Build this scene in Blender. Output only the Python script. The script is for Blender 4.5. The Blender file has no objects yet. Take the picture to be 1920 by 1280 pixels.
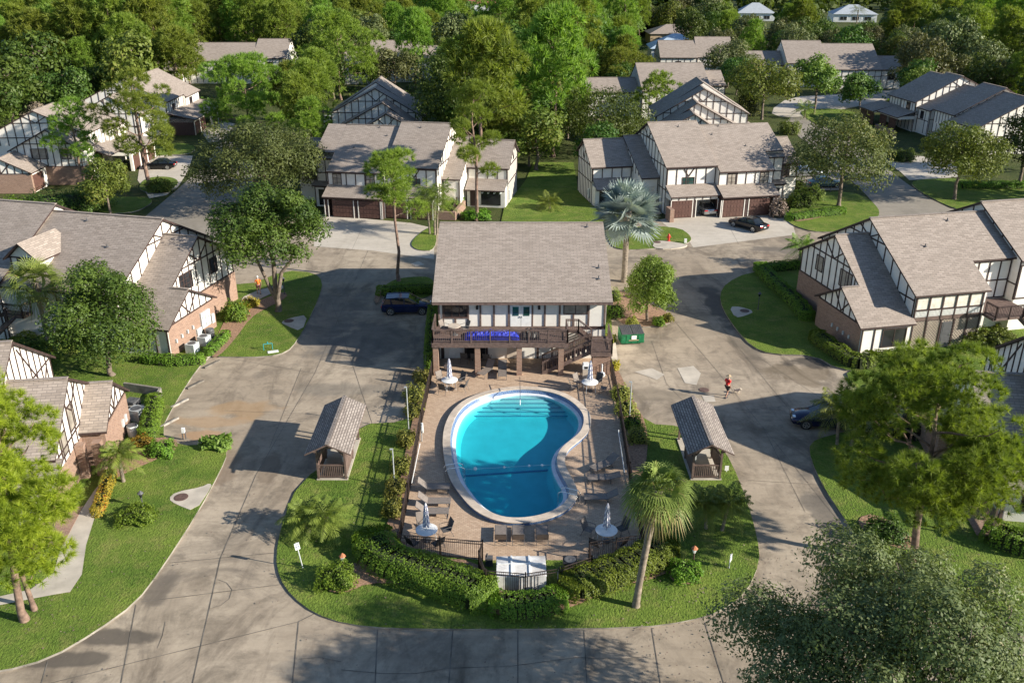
import bpy, math, random
import numpy as np
from mathutils import Vector, Matrix
R = math.radians
random.seed(7)
# ------------------------------------------------------------------ camera, sky, sun
sc = bpy.context.scene
COL = sc.collection
F, PITCH, CH = 1690.0, R(23.65), 30.0
cam = bpy.data.cameras.new('camera')
cam.sensor_width = 36.0
cam.lens = 36.0 * F / 1920.0
cam.clip_start, cam.clip_end = 0.5, 6000
camo = bpy.data.objects.new('camera', cam)
camo.location = (0, 0, CH)
camo.rotation_euler = (R(90) - PITCH, 0, 0)
COL.objects.link(camo)
sc.camera = camo
SUN_EL, SUN_AZ = R(23.0), R(-18.0)          # azimuth from +X, counter-clockwise
w = bpy.data.worlds.new('World')
sc.world = w
w.use_nodes = True
wn = w.node_tree
sky = wn.nodes.new('ShaderNodeTexSky')
sky.sky_type = 'NISHITA'
sky.sun_disc = False
sky.sun_elevation = SUN_EL
sky.sun_rotation = R(90) - SUN_AZ
sky.air_density, sky.dust_density, sky.ozone_density = 1.0, 0.3, 3.0
wn.nodes['Background'].inputs['Strength'].default_value = 0.084
wn.links.new(sky.outputs[0], wn.nodes['Background'].inputs[0])
sl = bpy.data.lights.new('sun', 'SUN')
sl.energy, sl.angle, sl.color = 5.0, R(0.55), (1.0, 0.93, 0.81)
so = bpy.data.objects.new('sun', sl)
sd = Vector((math.cos(SUN_EL) * math.cos(SUN_AZ), math.cos(SUN_EL) * math.sin(SUN_AZ), math.sin(SUN_EL)))
so.rotation_euler = sd.to_track_quat('Z', 'Y').to_euler()
so.location = (60, -20, 60)
COL.objects.link(so)
sc.view_settings.view_transform = 'Standard'
sc.view_settings.look = 'None'
sc.view_settings.exposure = 0.90
sc.view_settings.gamma = 1.0
sc.cycles.max_bounces = 6
sc.cycles.transparent_max_bounces = 12

CP, SP = math.cos(PITCH), math.sin(PITCH)
def G(px, py, z=0.0):
    'point of the photograph -> point of the place at height z'
    u, v = (px - 960) / F, (py - 640) / F
    d = (u, CP - v * SP, -SP - v * CP)
    t = (z - CH) / d[2]
    return Vector((d[0] * t, d[1] * t, z))
def PX(p):
    dz = p[2] - CH
    f = p[1] * CP - dz * SP
    return 960 + F * p[0] / f, 640 + F * (-p[1] * SP - dz * CP) / f
def HT(base, top_py):
    v = (top_py - 640) / F
    return CH + (-base[1] * SP - v * base[1] * CP) / (CP - v * SP)

# ------------------------------------------------------------------ objects
def tag(o, label=None, cat=None, group=None, kind=None):
    if label: o['label'] = label
    if cat: o['category'] = cat
    if group: o['group'] = group
    if kind: o['kind'] = kind
    return o
def thing(name, label, cat, loc=(0, 0, 0), rz=0.0, group=None):
    o = bpy.data.objects.new(name, None)
    o.empty_display_size = 0.3
    COL.objects.link(o)
    o.location = loc
    o.rotation_euler = (0, 0, rz)
    return tag(o, label, cat, group)
def copy_tree(o, parent=None):
    c = o.copy()
    COL.objects.link(c)
    c.parent = parent
    for ch in list(o.children): copy_tree(ch, c)
    return c

class MB:
    'collects faces and links them as one mesh object'
    def __init__(s, sx=1):
        s.v, s.f, s.m, s.sx = [], [], [], sx
    def face(s, pts, m=0):
        n = len(s.v)
        for p in pts: s.v.append((p[0] * s.sx, p[1], p[2]))
        idx = list(range(n, n + len(pts)))
        s.f.append(idx if s.sx > 0 else idx[::-1])
        s.m.append(m)
    def box(s, x0, x1, y0, y1, z0, z1, m=0, mt=None):
        if x0 > x1: x0, x1 = x1, x0
        if y0 > y1: y0, y1 = y1, y0
        a, b, c, d = (x0, y0), (x1, y0), (x1, y1), (x0, y1)
        s.face([(*a, z0), (*b, z0), (*b, z1), (*a, z1)], m)
        s.face([(*b, z0), (*c, z0), (*c, z1), (*b, z1)], m)
        s.face([(*c, z0), (*d, z0), (*d, z1), (*c, z1)], m)
        s.face([(*d, z0), (*a, z0), (*a, z1), (*d, z1)], m)
        s.face([(*a, z1), (*b, z1), (*c, z1), (*d, z1)], m if mt is None else mt)
        s.face([(*d, z0), (*c, z0), (*b, z0), (*a, z0)], m)
    def beam(s, p, q, wd, ht, m=0, up=(0, 0, 1)):
        p, q = Vector(p), Vector(q)
        d = (q - p).normalized()
        u = Vector(up)
        if abs(d.dot(u)) > 0.98: u = Vector((0, 1, 0))
        r = d.cross(u).normalized() * wd / 2
        t = r.cross(d).normalized() * ht / 2
        A = [p - r - t, p + r - t, p + r + t, p - r + t]
        B = [x + (q - p) for x in A]
        for i in range(4):
            j = (i + 1) % 4
            s.face([A[i], A[j], B[j], B[i]], m)
        s.face(A[::-1], m); s.face(B, m)
    def cyl(s, p, q, r0, r1=None, n=8, m=0, caps=True):
        if r1 is None: r1 = r0
        p, q = Vector(p), Vector(q)
        d = (q - p).normalized()
        u = Vector((0, 0, 1)) if abs(d.z) < 0.9 else Vector((1, 0, 0))
        a = d.cross(u).normalized(); b = d.cross(a)
        P = [(a * math.cos(2 * math.pi * i / n) + b * math.sin(2 * math.pi * i / n)) for i in range(n)]
        for i in range(n):
            j = (i + 1) % n
            s.face([p + P[i] * r0, p + P[j] * r0, q + P[j] * r1, q + P[i] * r1], m)
        if caps:
            s.face([p + x * r0 for x in P[::-1]], m); s.face([q + x * r1 for x in P], m)
    def tube(s, pts, r, n=6, m=0):
        for i in range(len(pts) - 1):
            a = r[i] if isinstance(r, (list, tuple)) else r
            b = r[i + 1] if isinstance(r, (list, tuple)) else r
            s.cyl(pts[i], pts[i + 1], a, b, n, m)
    def lathe(s, prof, c=(0, 0, 0), n=16, m=0):
        for (r0, z0), (r1, z1) in zip(prof[:-1], prof[1:]):
            for i in range(n):
                a, b = 2 * math.pi * i / n, 2 * math.pi * (i + 1) / n
                q = [(c[0] + r0 * math.cos(a), c[1] + r0 * math.sin(a), c[2] + z0), (c[0] + r0 * math.cos(b), c[1] + r0 * math.sin(b), c[2] + z0),
                     (c[0] + r1 * math.cos(b), c[1] + r1 * math.sin(b), c[2] + z1), (c[0] + r1 * math.cos(a), c[1] + r1 * math.sin(a), c[2] + z1)]
                if r0 < 1e-5: q = q[1:]
                elif r1 < 1e-5: q = q[:3]
                s.face(q, m)
    def prism(s, poly, z0, z1, m=0, mt=None):
        n = len(poly)
        for i in range(n):
            j = (i + 1) % n
            s.face([(*poly[i][:2], z0), (*poly[j][:2], z0), (*poly[j][:2], z1), (*poly[i][:2], z1)], m)
        s.face([(*p[:2], z1) for p in poly], m if mt is None else mt)
        s.face([(*p[:2], z0) for p in poly[::-1]], m)
    def build(s, name, mats, parent=None, loc=None, rz=0, smooth=False, bevel=0, weld=False):
        me = bpy.data.meshes.new(name)
        me.from_pydata(s.v, [], s.f)
        if not isinstance(mats, (list, tuple)): mats = [mats]
        for x in mats: me.materials.append(x)
        me.polygons.foreach_set('material_index', s.m)
        uv = me.uv_layers.new(name='UVMap')
        co = []
        for f in s.f:
            P = [s.v[i] for i in f]
            nx = ny = nz = 0.0
            for i in range(len(P)):
                a, b = P[i], P[(i + 1) % len(P)]
                nx += (a[1] - b[1]) * (a[2] + b[2]); ny += (a[2] - b[2]) * (a[0] + b[0]); nz += (a[0] - b[0]) * (a[1] + b[1])
            l = math.sqrt(nx * nx + ny * ny + nz * nz) or 1
            nx, ny, nz = nx / l, ny / l, nz / l
            h = math.hypot(nx, ny)
            if h < 0.02: U, V = (1, 0, 0), (0, 1, 0)
            else:
                U = (-ny / h, nx / h, 0)
                V = (-nz * U[1], nz * U[0], nx * U[1] - ny * U[0])
            for p in P:
                co += (p[0] * U[0] + p[1] * U[1], p[0] * V[0] + p[1] * V[1] + p[2] * V[2])
        uv.data.foreach_set('uv', co)
        me.update()
        o = bpy.data.objects.new(name, me)
        COL.objects.link(o)
        o.parent = parent
        if loc is not None: o.location = loc
        o.rotation_euler = (0, 0, rz)
        if weld or smooth:
            import bmesh
            bm = bmesh.new(); bm.from_mesh(me)
            bmesh.ops.remove_doubles(bm, verts=bm.verts, dist=1e-4)
            bm.to_mesh(me); bm.free()
        if smooth:
            me.polygons.foreach_set('use_smooth', [True] * len(me.polygons))
            me.set_sharp_from_angle(angle=R(40))
        if bevel:
            b = o.modifiers.new('bevel', 'BEVEL'); b.width = bevel; b.segments = 2
        return o

# ------------------------------------------------------------------ materials
def newmat(name):
    m = bpy.data.materials.new(name)
    m.use_nodes = True
    nt = m.node_tree
    return m, nt, nt.nodes['Principled BSDF']
def nd(nt, typ, **kw):
    n = nt.nodes.new(typ)
    for k, v in kw.items(): setattr(n, k, v)
    return n
def coordn(nt, kind='Object', scale=1.0):
    t = nd(nt, 'ShaderNodeTexCoord')
    if scale == 1.0: return t.outputs[kind]
    mp = nd(nt, 'ShaderNodeMapping')
    mp.inputs['Scale'].default_value = (scale,) * 3 if not isinstance(scale, (tuple, list)) else scale
    nt.links.new(t.outputs[kind], mp.inputs[0])
    return mp.outputs[0]
def geopos(nt):
    return nd(nt, 'ShaderNodeNewGeometry').outputs['Position']
def noise(nt, co, scale, detail=4, rough=0.55, lo=0.35, hi=0.65, dist=0.0):
    n = nd(nt, 'ShaderNodeTexNoise')
    n.inputs['Scale'].default_value = scale; n.inputs['Detail'].default_value = detail
    n.inputs['Roughness'].default_value = rough; n.inputs['Distortion'].default_value = dist
    nt.links.new(co, n.inputs['Vector'])
    r = nd(nt, 'ShaderNodeMapRange')
    r.inputs[1].default_value, r.inputs[2].default_value = lo, hi
    nt.links.new(n.outputs['Fac'], r.inputs[0])
    return r.outputs[0]
def mixc(nt, fac, a, b, mode='MIX'):
    m = nd(nt, 'ShaderNodeMix', data_type='RGBA', blend_type=mode)
    for s, v in ((m.inputs[0], fac), (m.inputs[6], a), (m.inputs[7], b)):
        if isinstance(v, (int, float)): s.default_value = v
        elif isinstance(v, (tuple, list)): s.default_value = (*v[:3], 1)
        else: nt.links.new(v, s)
    return m.outputs[2]
def mathn(nt, op, a, b=0.0, c=None):
    m = nd(nt, 'ShaderNodeMath', operation=op)
    for i, v in enumerate((a, b, c)):
        if v is None: continue
        if isinstance(v, (int, float)): m.inputs[i].default_value = v
        else: nt.links.new(v, m.inputs[i])
    return m.outputs[0]
def bump(nt, bs, h, strength=0.3, dist=0.02):
    b = nd(nt, 'ShaderNodeBump')
    b.inputs['Strength'].default_value = strength; b.inputs['Distance'].default_value = dist
    nt.links.new(h, b.inputs['Height']); nt.links.new(b.outputs[0], bs.inputs['Normal'])
def flat(name, c, rough=0.6, var=0.12, scale=3.0, metal=0.0, spec=0.4, c2=None):
    'a paint or plastic with slight mottling'
    m, nt, bs = newmat(name)
    f = noise(nt, coordn(nt), scale, 5, 0.6, 0.3, 0.7)
    c2 = c2 or tuple(x * (1 - 2.2 * var) for x in c)
    nt.links.new(mixc(nt, f, c2, tuple(min(1, x * (1 + var)) for x in c)), bs.inputs['Base Color'])
    bs.inputs['Roughness'].default_value = rough
    bs.inputs['Metallic'].default_value = metal
    bs.inputs['Specular IOR Level'].default_value = spec
    return m
def brickmat(name, c1, c2, mortar, bw, rh, msize, uv=True, rough=0.9, patch=0.35, patch_c=None, offset=0.5, ps=0.5, bumpy=0.3):
    m, nt, bs = newmat(name)
    co = coordn(nt, 'UV') if uv else coordn(nt, 'Object')
    b = nd(nt, 'ShaderNodeTexBrick')
    b.offset = offset
    b.inputs['Color1'].default_value = (*c1, 1); b.inputs['Color2'].default_value = (*c2, 1); b.inputs['Mortar'].default_value = (*mortar, 1)
    b.inputs['Scale'].default_value = 1.0; b.inputs['Mortar Size'].default_value = msize; b.inputs['Mortar Smooth'].default_value = 0.3
    b.inputs['Brick Width'].default_value = bw; b.inputs['Row Height'].default_value = rh
    nt.links.new(co, b.inputs['Vector'])
    n1 = noise(nt, coordn(nt), ps, 5, 0.6, 0.3, 0.7)
    pc = patch_c or tuple(x * 0.7 for x in c1)
    c = mixc(nt, mathn(nt, 'MULTIPLY', n1, patch), b.outputs['Color'], pc)
    n2 = noise(nt, coordn(nt), 6.0, 3, 0.6, 0.2, 0.8)
    c = mixc(nt, 0.35, c, mixc(nt, n2, (0.55, 0.55, 0.55), (1.25, 1.25, 1.25)), 'MULTIPLY')
    nt.links.new(c, bs.inputs['Base Color'])
    bs.inputs['Roughness'].default_value = rough
    bs.inputs['Specular IOR Level'].default_value = 0.25
    bump(nt, bs, b.outputs['Fac'], -bumpy, 0.015)
    return m
M = {}
M['shingle'] = brickmat('roof shingle', (0.40, 0.332, 0.28), (0.28, 0.23, 0.19), (0.19, 0.16, 0.14), 0.55, 0.19, 0.02, patch=0.25, patch_c=(0.36, 0.31, 0.27), ps=0.25)
M['brick'] = brickmat('red brick', (0.35, 0.215, 0.155), (0.245, 0.145, 0.105), (0.36, 0.29, 0.235), 0.30, 0.11, 0.014)
M['paver'] = brickmat('pool paver', (0.58, 0.43, 0.30), (0.45, 0.315, 0.215), (0.33, 0.24, 0.175), 0.24, 0.13, 0.012, patch=0.3, patch_c=(0.40, 0.28, 0.20), ps=0.3)
M['wall'] = flat('cream stucco', (0.80, 0.76, 0.69), 0.85, 0.05, 1.2)
M['timber'] = flat('dark brown timber', (0.058, 0.034, 0.030), 0.7, 0.2, 4)
M['timber2'] = flat('weathered brown timber', (0.155, 0.105, 0.088), 0.75, 0.2, 4)
M['garage'] = flat('brown garage door', (0.115, 0.058, 0.045), 0.6, 0.12, 2)
M['white'] = flat('white paint', (0.80, 0.80, 0.78), 0.5, 0.06, 3)
M['dirty'] = flat('stained white plastic', (0.78, 0.77, 0.75), 0.6, 0.1, 1.6, c2=(0.42, 0.39, 0.36))
M['grey'] = flat('grey metal', (0.42, 0.44, 0.44), 0.5, 0.12, 4)
M['lgrey'] = flat('pale grey metal', (0.58, 0.61, 0.60), 0.5, 0.1, 4)
M['dkgrey'] = flat('dark grey metal', (0.10, 0.10, 0.105), 0.5, 0.15, 5)
M['black'] = flat('black metal', (0.022, 0.02, 0.02), 0.45, 0.2, 5)
M['bronze'] = flat('bronze picket metal', (0.05, 0.036, 0.03), 0.5, 0.2, 5)
M['sling'] = flat('taupe sling fabric', (0.22, 0.185, 0.16), 0.8, 0.1, 8)
M['sling2'] = flat('dark sling fabric', (0.085, 0.08, 0.078), 0.8, 0.12, 8)
M['chrome'] = flat('steel tube', (0.75, 0.76, 0.77), 0.25, 0.05, 3, metal=1.0)
M['coping'] = flat('pool coping stone', (0.60, 0.50, 0.40), 0.8, 0.14, 1.5)
M['plaster'] = flat('pool plaster', (0.42, 0.57, 0.58), 0.7, 0.05, 1.0)
M['gutter'] = flat('white pool gutter', (0.72, 0.74, 0.78), 0.5, 0.06, 2)
M['tile'] = brickmat('blue pool tile', (0.10, 0.19, 0.36), (0.06, 0.12, 0.26), (0.35, 0.38, 0.42), 0.15, 0.15, 0.01, rough=0.3)
M['red'] = flat('red hydrant paint', (0.55, 0.05, 0.03), 0.45, 0.1, 4)
M['green'] = flat('green dumpster paint', (0.015, 0.16, 0.065), 0.45, 0.18, 3)
M['blue'] = flat('blue tarpaulin', (0.025, 0.05, 0.50), 0.5, 0.25, 5)
M['terra'] = flat('terracotta', (0.45, 0.17, 0.08), 0.8, 0.15, 4)
M['conc2'] = flat('pale concrete', (0.52, 0.46, 0.38), 0.9, 0.12, 0.8)
M['kerb'] = flat('weathered kerb concrete', (0.30, 0.27, 0.23), 0.9, 0.3, 0.7)
M['joint'] = flat('joint filler', (0.18, 0.157, 0.13), 0.9, 0.3, 1)
M['bark'] = flat('grey brown bark', (0.20, 0.155, 0.12), 0.9, 0.25, 3)
M['pinebark'] = flat('pine bark', (0.25, 0.165, 0.125), 0.9, 0.3, 3)
M['palmbark'] = flat('palm bark', (0.27, 0.22, 0.17), 0.9, 0.25, 5)
M['rust'] = flat('rusty iron', (0.14, 0.085, 0.07), 0.8, 0.2, 4)
M['mulch'] = flat('pine mulch', (0.36, 0.22, 0.14), 0.95, 0.25, 7, c2=(0.14, 0.085, 0.055))
M['blueroof'] = flat('pale blue metal roof', (0.42, 0.52, 0.62), 0.5, 0.06, 1)
M['redroof'] = flat('red tile roof', (0.30, 0.11, 0.08), 0.8, 0.1, 1)
M['whiteroof'] = flat('pale shingle roof', (0.40, 0.43, 0.46), 0.8, 0.06, 1)
M['skin'] = flat('skin', (0.48, 0.27, 0.19), 0.6, 0.05, 5)
M['orange'] = flat('orange cotton', (0.80, 0.20, 0.03), 0.8, 0.08, 9)
M['redcloth'] = flat('red cotton', (0.68, 0.03, 0.03), 0.8, 0.08, 9)
M['maroon'] = flat('maroon cotton', (0.10, 0.025, 0.035), 0.8, 0.08, 9)
M['darkcloth'] = flat('dark cotton', (0.03, 0.028, 0.03), 0.8, 0.08, 9)
M['straw'] = flat('straw', (0.50, 0.38, 0.24), 0.9, 0.15, 9)
M['hair'] = flat('grey hair', (0.55, 0.53, 0.50), 0.8, 0.1, 9)
M['fur'] = flat('pale fur', (0.70, 0.60, 0.47), 0.9, 0.12, 9)
def glassmat(name, c, rough=0.06):
    m, nt, bs = newmat(name)
    f = noise(nt, coordn(nt), 0.9, 3, 0.5, 0.35, 0.65)
    nt.links.new(mixc(nt, f, tuple(x * 0.5 for x in c), c), bs.inputs['Base Color'])
    bs.inputs['Roughness'].default_value = rough
    bs.inputs['Specular IOR Level'].default_value = 0.6
    return m
M['glass'] = glassmat('dark window glass', (0.035, 0.036, 0.04))
M['glass2'] = glassmat('green window glass', (0.03, 0.09, 0.08))
M['blind'] = flat('window blinds', (0.34, 0.30, 0.25), 0.5, 0.2, 2)
M['curtain'] = flat('white curtain', (0.74, 0.68, 0.58), 0.8, 0.14, 2)
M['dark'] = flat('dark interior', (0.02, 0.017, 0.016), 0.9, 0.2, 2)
def paint(name, c, rough=0.18, metal=0.3):
    m, nt, bs = newmat(name)
    f = noise(nt, coordn(nt), 2.0, 3, 0.5, 0.3, 0.7)
    nt.links.new(mixc(nt, f, tuple(x * 0.85 for x in c), c), bs.inputs['Base Color'])
    bs.inputs['Roughness'].default_value = rough; bs.inputs['Metallic'].default_value = metal
    bs.inputs['Coat Weight'].default_value = 0.35; bs.inputs['Coat Roughness'].default_value = 0.05
    return m
def concretemat(name, base, light, dark, stains=(), amt=0.55):
    m, nt, bs = newmat(name)
    p = geopos(nt)
    c = mixc(nt, noise(nt, p, 0.09, 5, 0.6, 0.36, 0.64), base, light)
    mp = nd(nt, 'ShaderNodeMapping'); mp.inputs['Scale'].default_value = (1.0, 0.35, 1.0); nt.links.new(p, mp.inputs[0])
    d1 = noise(nt, mp.outputs[0], 0.30, 6, 0.66, 0.50, 0.74, 1.4)
    c = mixc(nt, mathn(nt, 'MULTIPLY', d1, amt), c, dark)
    mp2 = nd(nt, 'ShaderNodeMapping'); mp2.inputs['Scale'].default_value = (0.25, 1.4, 1.0); nt.links.new(p, mp2.inputs[0])
    d2 = noise(nt, mp2.outputs[0], 0.9, 5, 0.7, 0.45, 0.85)
    c = mixc(nt, mathn(nt, 'MULTIPLY', d2, 0.45), c, dark)
    if amt > .7:
        d3 = noise(nt, p, 0.42, 7, 0.72, 0.50, 0.68, 0.6)
        c = mixc(nt, mathn(nt, 'MULTIPLY', d3, 0.75), c, (0.19, 0.155, 0.115))
        d4 = noise(nt, p, 0.16, 6, 0.7, 0.52, 0.66, 1.0)
        c = mixc(nt, mathn(nt, 'MULTIPLY', d4, 0.65), c, (0.13, 0.11, 0.09))
        d5 = noise(nt, p, 1.1, 7, 0.75, 0.54, 0.72, 0.8)
        c = mixc(nt, mathn(nt, 'MULTIPLY', d5, 0.5), c, (0.15, 0.125, 0.095))
    g = noise(nt, p, 5.0, 4, 0.7, 0.2, 0.8)
    c = mixc(nt, 0.35, c, mixc(nt, g, (0.68, 0.68, 0.68), (1.2, 1.2, 1.2)), 'MULTIPLY')
    g = noise(nt, p, 1.3, 5, 0.7, 0.25, 0.75)
    c = mixc(nt, 0.4, c, mixc(nt, g, (0.7, 0.7, 0.7), (1.18, 1.18, 1.18)), 'MULTIPLY')
    wob = nd(nt, 'ShaderNodeTexNoise'); wob.inputs['Scale'].default_value = 0.55; wob.inputs['Detail'].default_value = 5
    nt.links.new(p, wob.inputs['Vector'])
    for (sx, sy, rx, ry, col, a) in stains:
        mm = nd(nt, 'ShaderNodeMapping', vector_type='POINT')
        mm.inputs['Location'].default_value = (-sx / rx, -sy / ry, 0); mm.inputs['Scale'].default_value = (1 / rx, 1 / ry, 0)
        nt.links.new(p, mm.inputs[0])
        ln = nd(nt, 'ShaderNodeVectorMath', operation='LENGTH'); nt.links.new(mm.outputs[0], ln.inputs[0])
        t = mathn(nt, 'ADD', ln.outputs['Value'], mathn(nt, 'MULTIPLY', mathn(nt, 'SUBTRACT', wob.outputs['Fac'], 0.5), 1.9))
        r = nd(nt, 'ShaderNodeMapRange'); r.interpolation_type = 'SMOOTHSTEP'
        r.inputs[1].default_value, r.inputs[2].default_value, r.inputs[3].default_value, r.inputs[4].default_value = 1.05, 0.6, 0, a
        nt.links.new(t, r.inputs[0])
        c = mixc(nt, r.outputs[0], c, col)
    nt.links.new(c, bs.inputs['Base Color'])
    bs.inputs['Roughness'].default_value = 0.88
    bs.inputs['Specular IOR Level'].default_value = 0.25
    bump(nt, bs, g, 0.15, 0.02)
    return m
def gpx(px, py): p = G(px, py); return p.x, p.y
ST = []
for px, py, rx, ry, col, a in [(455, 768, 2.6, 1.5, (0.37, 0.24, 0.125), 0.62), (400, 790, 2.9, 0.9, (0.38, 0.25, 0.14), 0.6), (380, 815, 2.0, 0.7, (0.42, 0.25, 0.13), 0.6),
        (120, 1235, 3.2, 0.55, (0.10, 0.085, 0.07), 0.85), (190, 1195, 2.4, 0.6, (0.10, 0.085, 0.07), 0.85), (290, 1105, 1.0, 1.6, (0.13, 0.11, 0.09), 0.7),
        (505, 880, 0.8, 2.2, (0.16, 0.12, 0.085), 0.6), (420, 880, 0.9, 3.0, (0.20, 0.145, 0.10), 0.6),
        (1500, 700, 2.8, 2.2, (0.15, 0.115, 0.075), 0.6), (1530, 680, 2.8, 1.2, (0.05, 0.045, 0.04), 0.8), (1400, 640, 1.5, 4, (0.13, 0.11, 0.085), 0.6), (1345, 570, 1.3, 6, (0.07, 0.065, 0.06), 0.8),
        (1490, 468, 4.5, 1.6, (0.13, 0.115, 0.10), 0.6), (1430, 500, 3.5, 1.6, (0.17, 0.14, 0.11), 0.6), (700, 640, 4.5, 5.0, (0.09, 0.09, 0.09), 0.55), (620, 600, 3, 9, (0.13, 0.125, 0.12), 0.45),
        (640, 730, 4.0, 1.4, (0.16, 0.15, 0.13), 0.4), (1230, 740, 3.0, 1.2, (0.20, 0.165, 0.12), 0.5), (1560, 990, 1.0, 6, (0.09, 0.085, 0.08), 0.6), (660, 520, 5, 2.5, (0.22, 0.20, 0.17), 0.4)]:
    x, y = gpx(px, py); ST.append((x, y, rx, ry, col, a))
sr = random.Random(4)
for px, py in [(650, 455), (700, 440), (760, 450), (1340, 430), (1430, 425), (720, 600), (760, 620), (1250, 640), (1290, 720), (470, 700), (520, 735)]:
    x, y = gpx(px + sr.uniform(-20, 20), py + sr.uniform(-8, 8)); ST.append((x, y, sr.uniform(.3, .8), sr.uniform(.3, .9), (.09, .08, .07), .32))
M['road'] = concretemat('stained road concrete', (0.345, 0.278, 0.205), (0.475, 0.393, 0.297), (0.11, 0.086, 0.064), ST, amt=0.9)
M['drive'] = concretemat('driveway concrete', (0.50, 0.445, 0.37), (0.58, 0.52, 0.44), (0.33, 0.28, 0.22), amt=0.35)
M['asphalt'] = concretemat('grey lane concrete', (0.27, 0.24, 0.20), (0.34, 0.30, 0.25), (0.14, 0.122, 0.10), amt=0.5)
def grassmat(name, a, b, dry):
    m, nt, bs = newmat(name)
    p = geopos(nt)
    c = mixc(nt, noise(nt, p, 0.35, 5, 0.65, 0.36, 0.64), a, b)
    c = mixc(nt, mathn(nt, 'MULTIPLY', noise(nt, p, 0.8, 6, 0.7, 0.50, 0.72), 0.65), c, dry)
    mp = nd(nt, 'ShaderNodeMapping'); mp.inputs['Scale'].default_value = (1.0, 0.55, 1.0); nt.links.new(p, mp.inputs[0])
    g = noise(nt, mp.outputs[0], 9.0, 3, 0.75, 0.25, 0.75)
    c = mixc(nt, 0.75, c, mixc(nt, g, (0.42, 0.45, 0.40), (1.5, 1.5, 1.4)), 'MULTIPLY')
    nt.links.new(c, bs.inputs['Base Color'])
    bs.inputs['Roughness'].default_value = 0.9
    bs.inputs['Specular IOR Level'].default_value = 0.15
    bump(nt, bs, g, 0.9, 0.09)
    return m
M['grass'] = grassmat('lawn grass', (0.09, 0.152, 0.024), (0.165, 0.225, 0.04), (0.26, 0.235, 0.085))
M['ground'] = grassmat('rough ground', (0.05, 0.07, 0.02), (0.085, 0.10, 0.03), (0.12, 0.095, 0.055))
def leafmat(name, c1, c2, trans=0.28, c3=None, rough=0.55, spec=0.3):
    m, nt, bs = newmat(name)
    at = nd(nt, 'ShaderNodeAttribute', attribute_name='tint')
    oi = nd(nt, 'ShaderNodeObjectInfo')
    c = mixc(nt, at.outputs['Fac'], c1, c2)
    if c3: 
        r = nd(nt, 'ShaderNodeMapRange'); r.inputs[1].default_value, r.inputs[2].default_value = 0.88, 0.98
        nt.links.new(at.outputs['Fac'], r.inputs[0]); c = mixc(nt, r.outputs[0], c, c3)
    hs = nd(nt, 'ShaderNodeHueSaturation')
    nt.links.new(mathn(nt, 'ADD', mathn(nt, 'MULTIPLY', oi.outputs['Random'], 0.06), 0.468), hs.inputs['Hue'])
    nt.links.new(mathn(nt, 'ADD', mathn(nt, 'MULTIPLY', oi.outputs['Random'], 0.5), 0.74), hs.inputs['Value'])
    nt.links.new(c, hs.inputs['Color'])
    nt.links.new(hs.outputs[0], bs.inputs['Base Color'])
    bs.inputs['Roughness'].default_value = rough
    bs.inputs['Specular IOR Level'].default_value = spec
    tr = nd(nt, 'ShaderNodeBsdfTranslucent'); nt.links.new(mixc(nt, 1.0, hs.outputs[0], (1.3, 1.35, 0.7), 'MULTIPLY'), tr.inputs[0])
    mx = nd(nt, 'ShaderNodeMixShader'); mx.inputs[0].default_value = trans
    nt.links.new(bs.outputs[0], mx.inputs[1]); nt.links.new(tr.outputs[0], mx.inputs[2])
    nt.links.new(mx.outputs[0], nt.nodes['Material Output'].inputs[0])
    return m
M['pine'] = leafmat('pine needles', (0.10, 0.165, 0.022), (0.30, 0.385, 0.06), 0.4)
M['pinenear'] = leafmat('bright pine needles', (0.13, 0.17, 0.015), (0.44, 0.45, 0.04), 0.4)
M['pinebig'] = leafmat('green pine needles', (0.06, 0.115, 0.014), (0.33, 0.43, 0.055), 0.4)
M['leafdark'] = leafmat('dark green leaves', (0.032, 0.07, 0.011), (0.115, 0.17, 0.025), 0.28)
M['leafmid'] = leafmat('mid green leaves', (0.085, 0.135, 0.02), (0.205, 0.25, 0.045), 0.32, (0.20, 0.17, 0.04))
M['oak'] = leafmat('grey green oak leaves', (0.07, 0.088, 0.024), (0.18, 0.19, 0.072), 0.22, (0.24, 0.19, 0.12))
M['leafyel'] = leafmat('yellow green leaves', (0.11, 0.15, 0.018), (0.20, 0.24, 0.04), 0.3)
M['hedge'] = leafmat('hedge leaves', (0.08, 0.15, 0.014), (0.205, 0.295, 0.032), 0.33)
M['croton'] = leafmat('croton leaves', (0.22, 0.24, 0.03), (0.45, 0.32, 0.03), 0.25, (0.60, 0.15, 0.02))
M['variegated'] = leafmat('variegated leaves', (0.16, 0.20, 0.03), (0.36, 0.36, 0.08), 0.3)
M['palm'] = leafmat('palm leaves', (0.085, 0.14, 0.02), (0.22, 0.28, 0.05), 0.28)
M['sabal'] = leafmat('fan palm leaves', (0.075, 0.11, 0.02), (0.22, 0.26, 0.06), 0.25, (0.30, 0.22, 0.10))
M['silver'] = leafmat('silver palm leaves', (0.30, 0.37, 0.36), (0.52, 0.60, 0.58), 0.15)
M['hibiscus'] = leafmat('hibiscus leaves', (0.08, 0.14, 0.015), (0.20, 0.26, 0.03), 0.28, (0.75, 0.10, 0.04))
M['oak2'] = leafmat('pale oak leaves', (0.075, 0.11, 0.026), (0.18, 0.215, 0.06), 0.25, (0.28, 0.24, 0.08))
M['oak3'] = leafmat('mid oak leaves', (0.05, 0.085, 0.02), (0.14, 0.175, 0.05), 0.25)
M['twig'] = leafmat('bare twigs', (0.17, 0.12, 0.09), (0.28, 0.22, 0.17), 0.0)
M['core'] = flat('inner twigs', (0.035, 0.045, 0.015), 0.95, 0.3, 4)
M['mulchbed'] = M['mulch']
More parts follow.
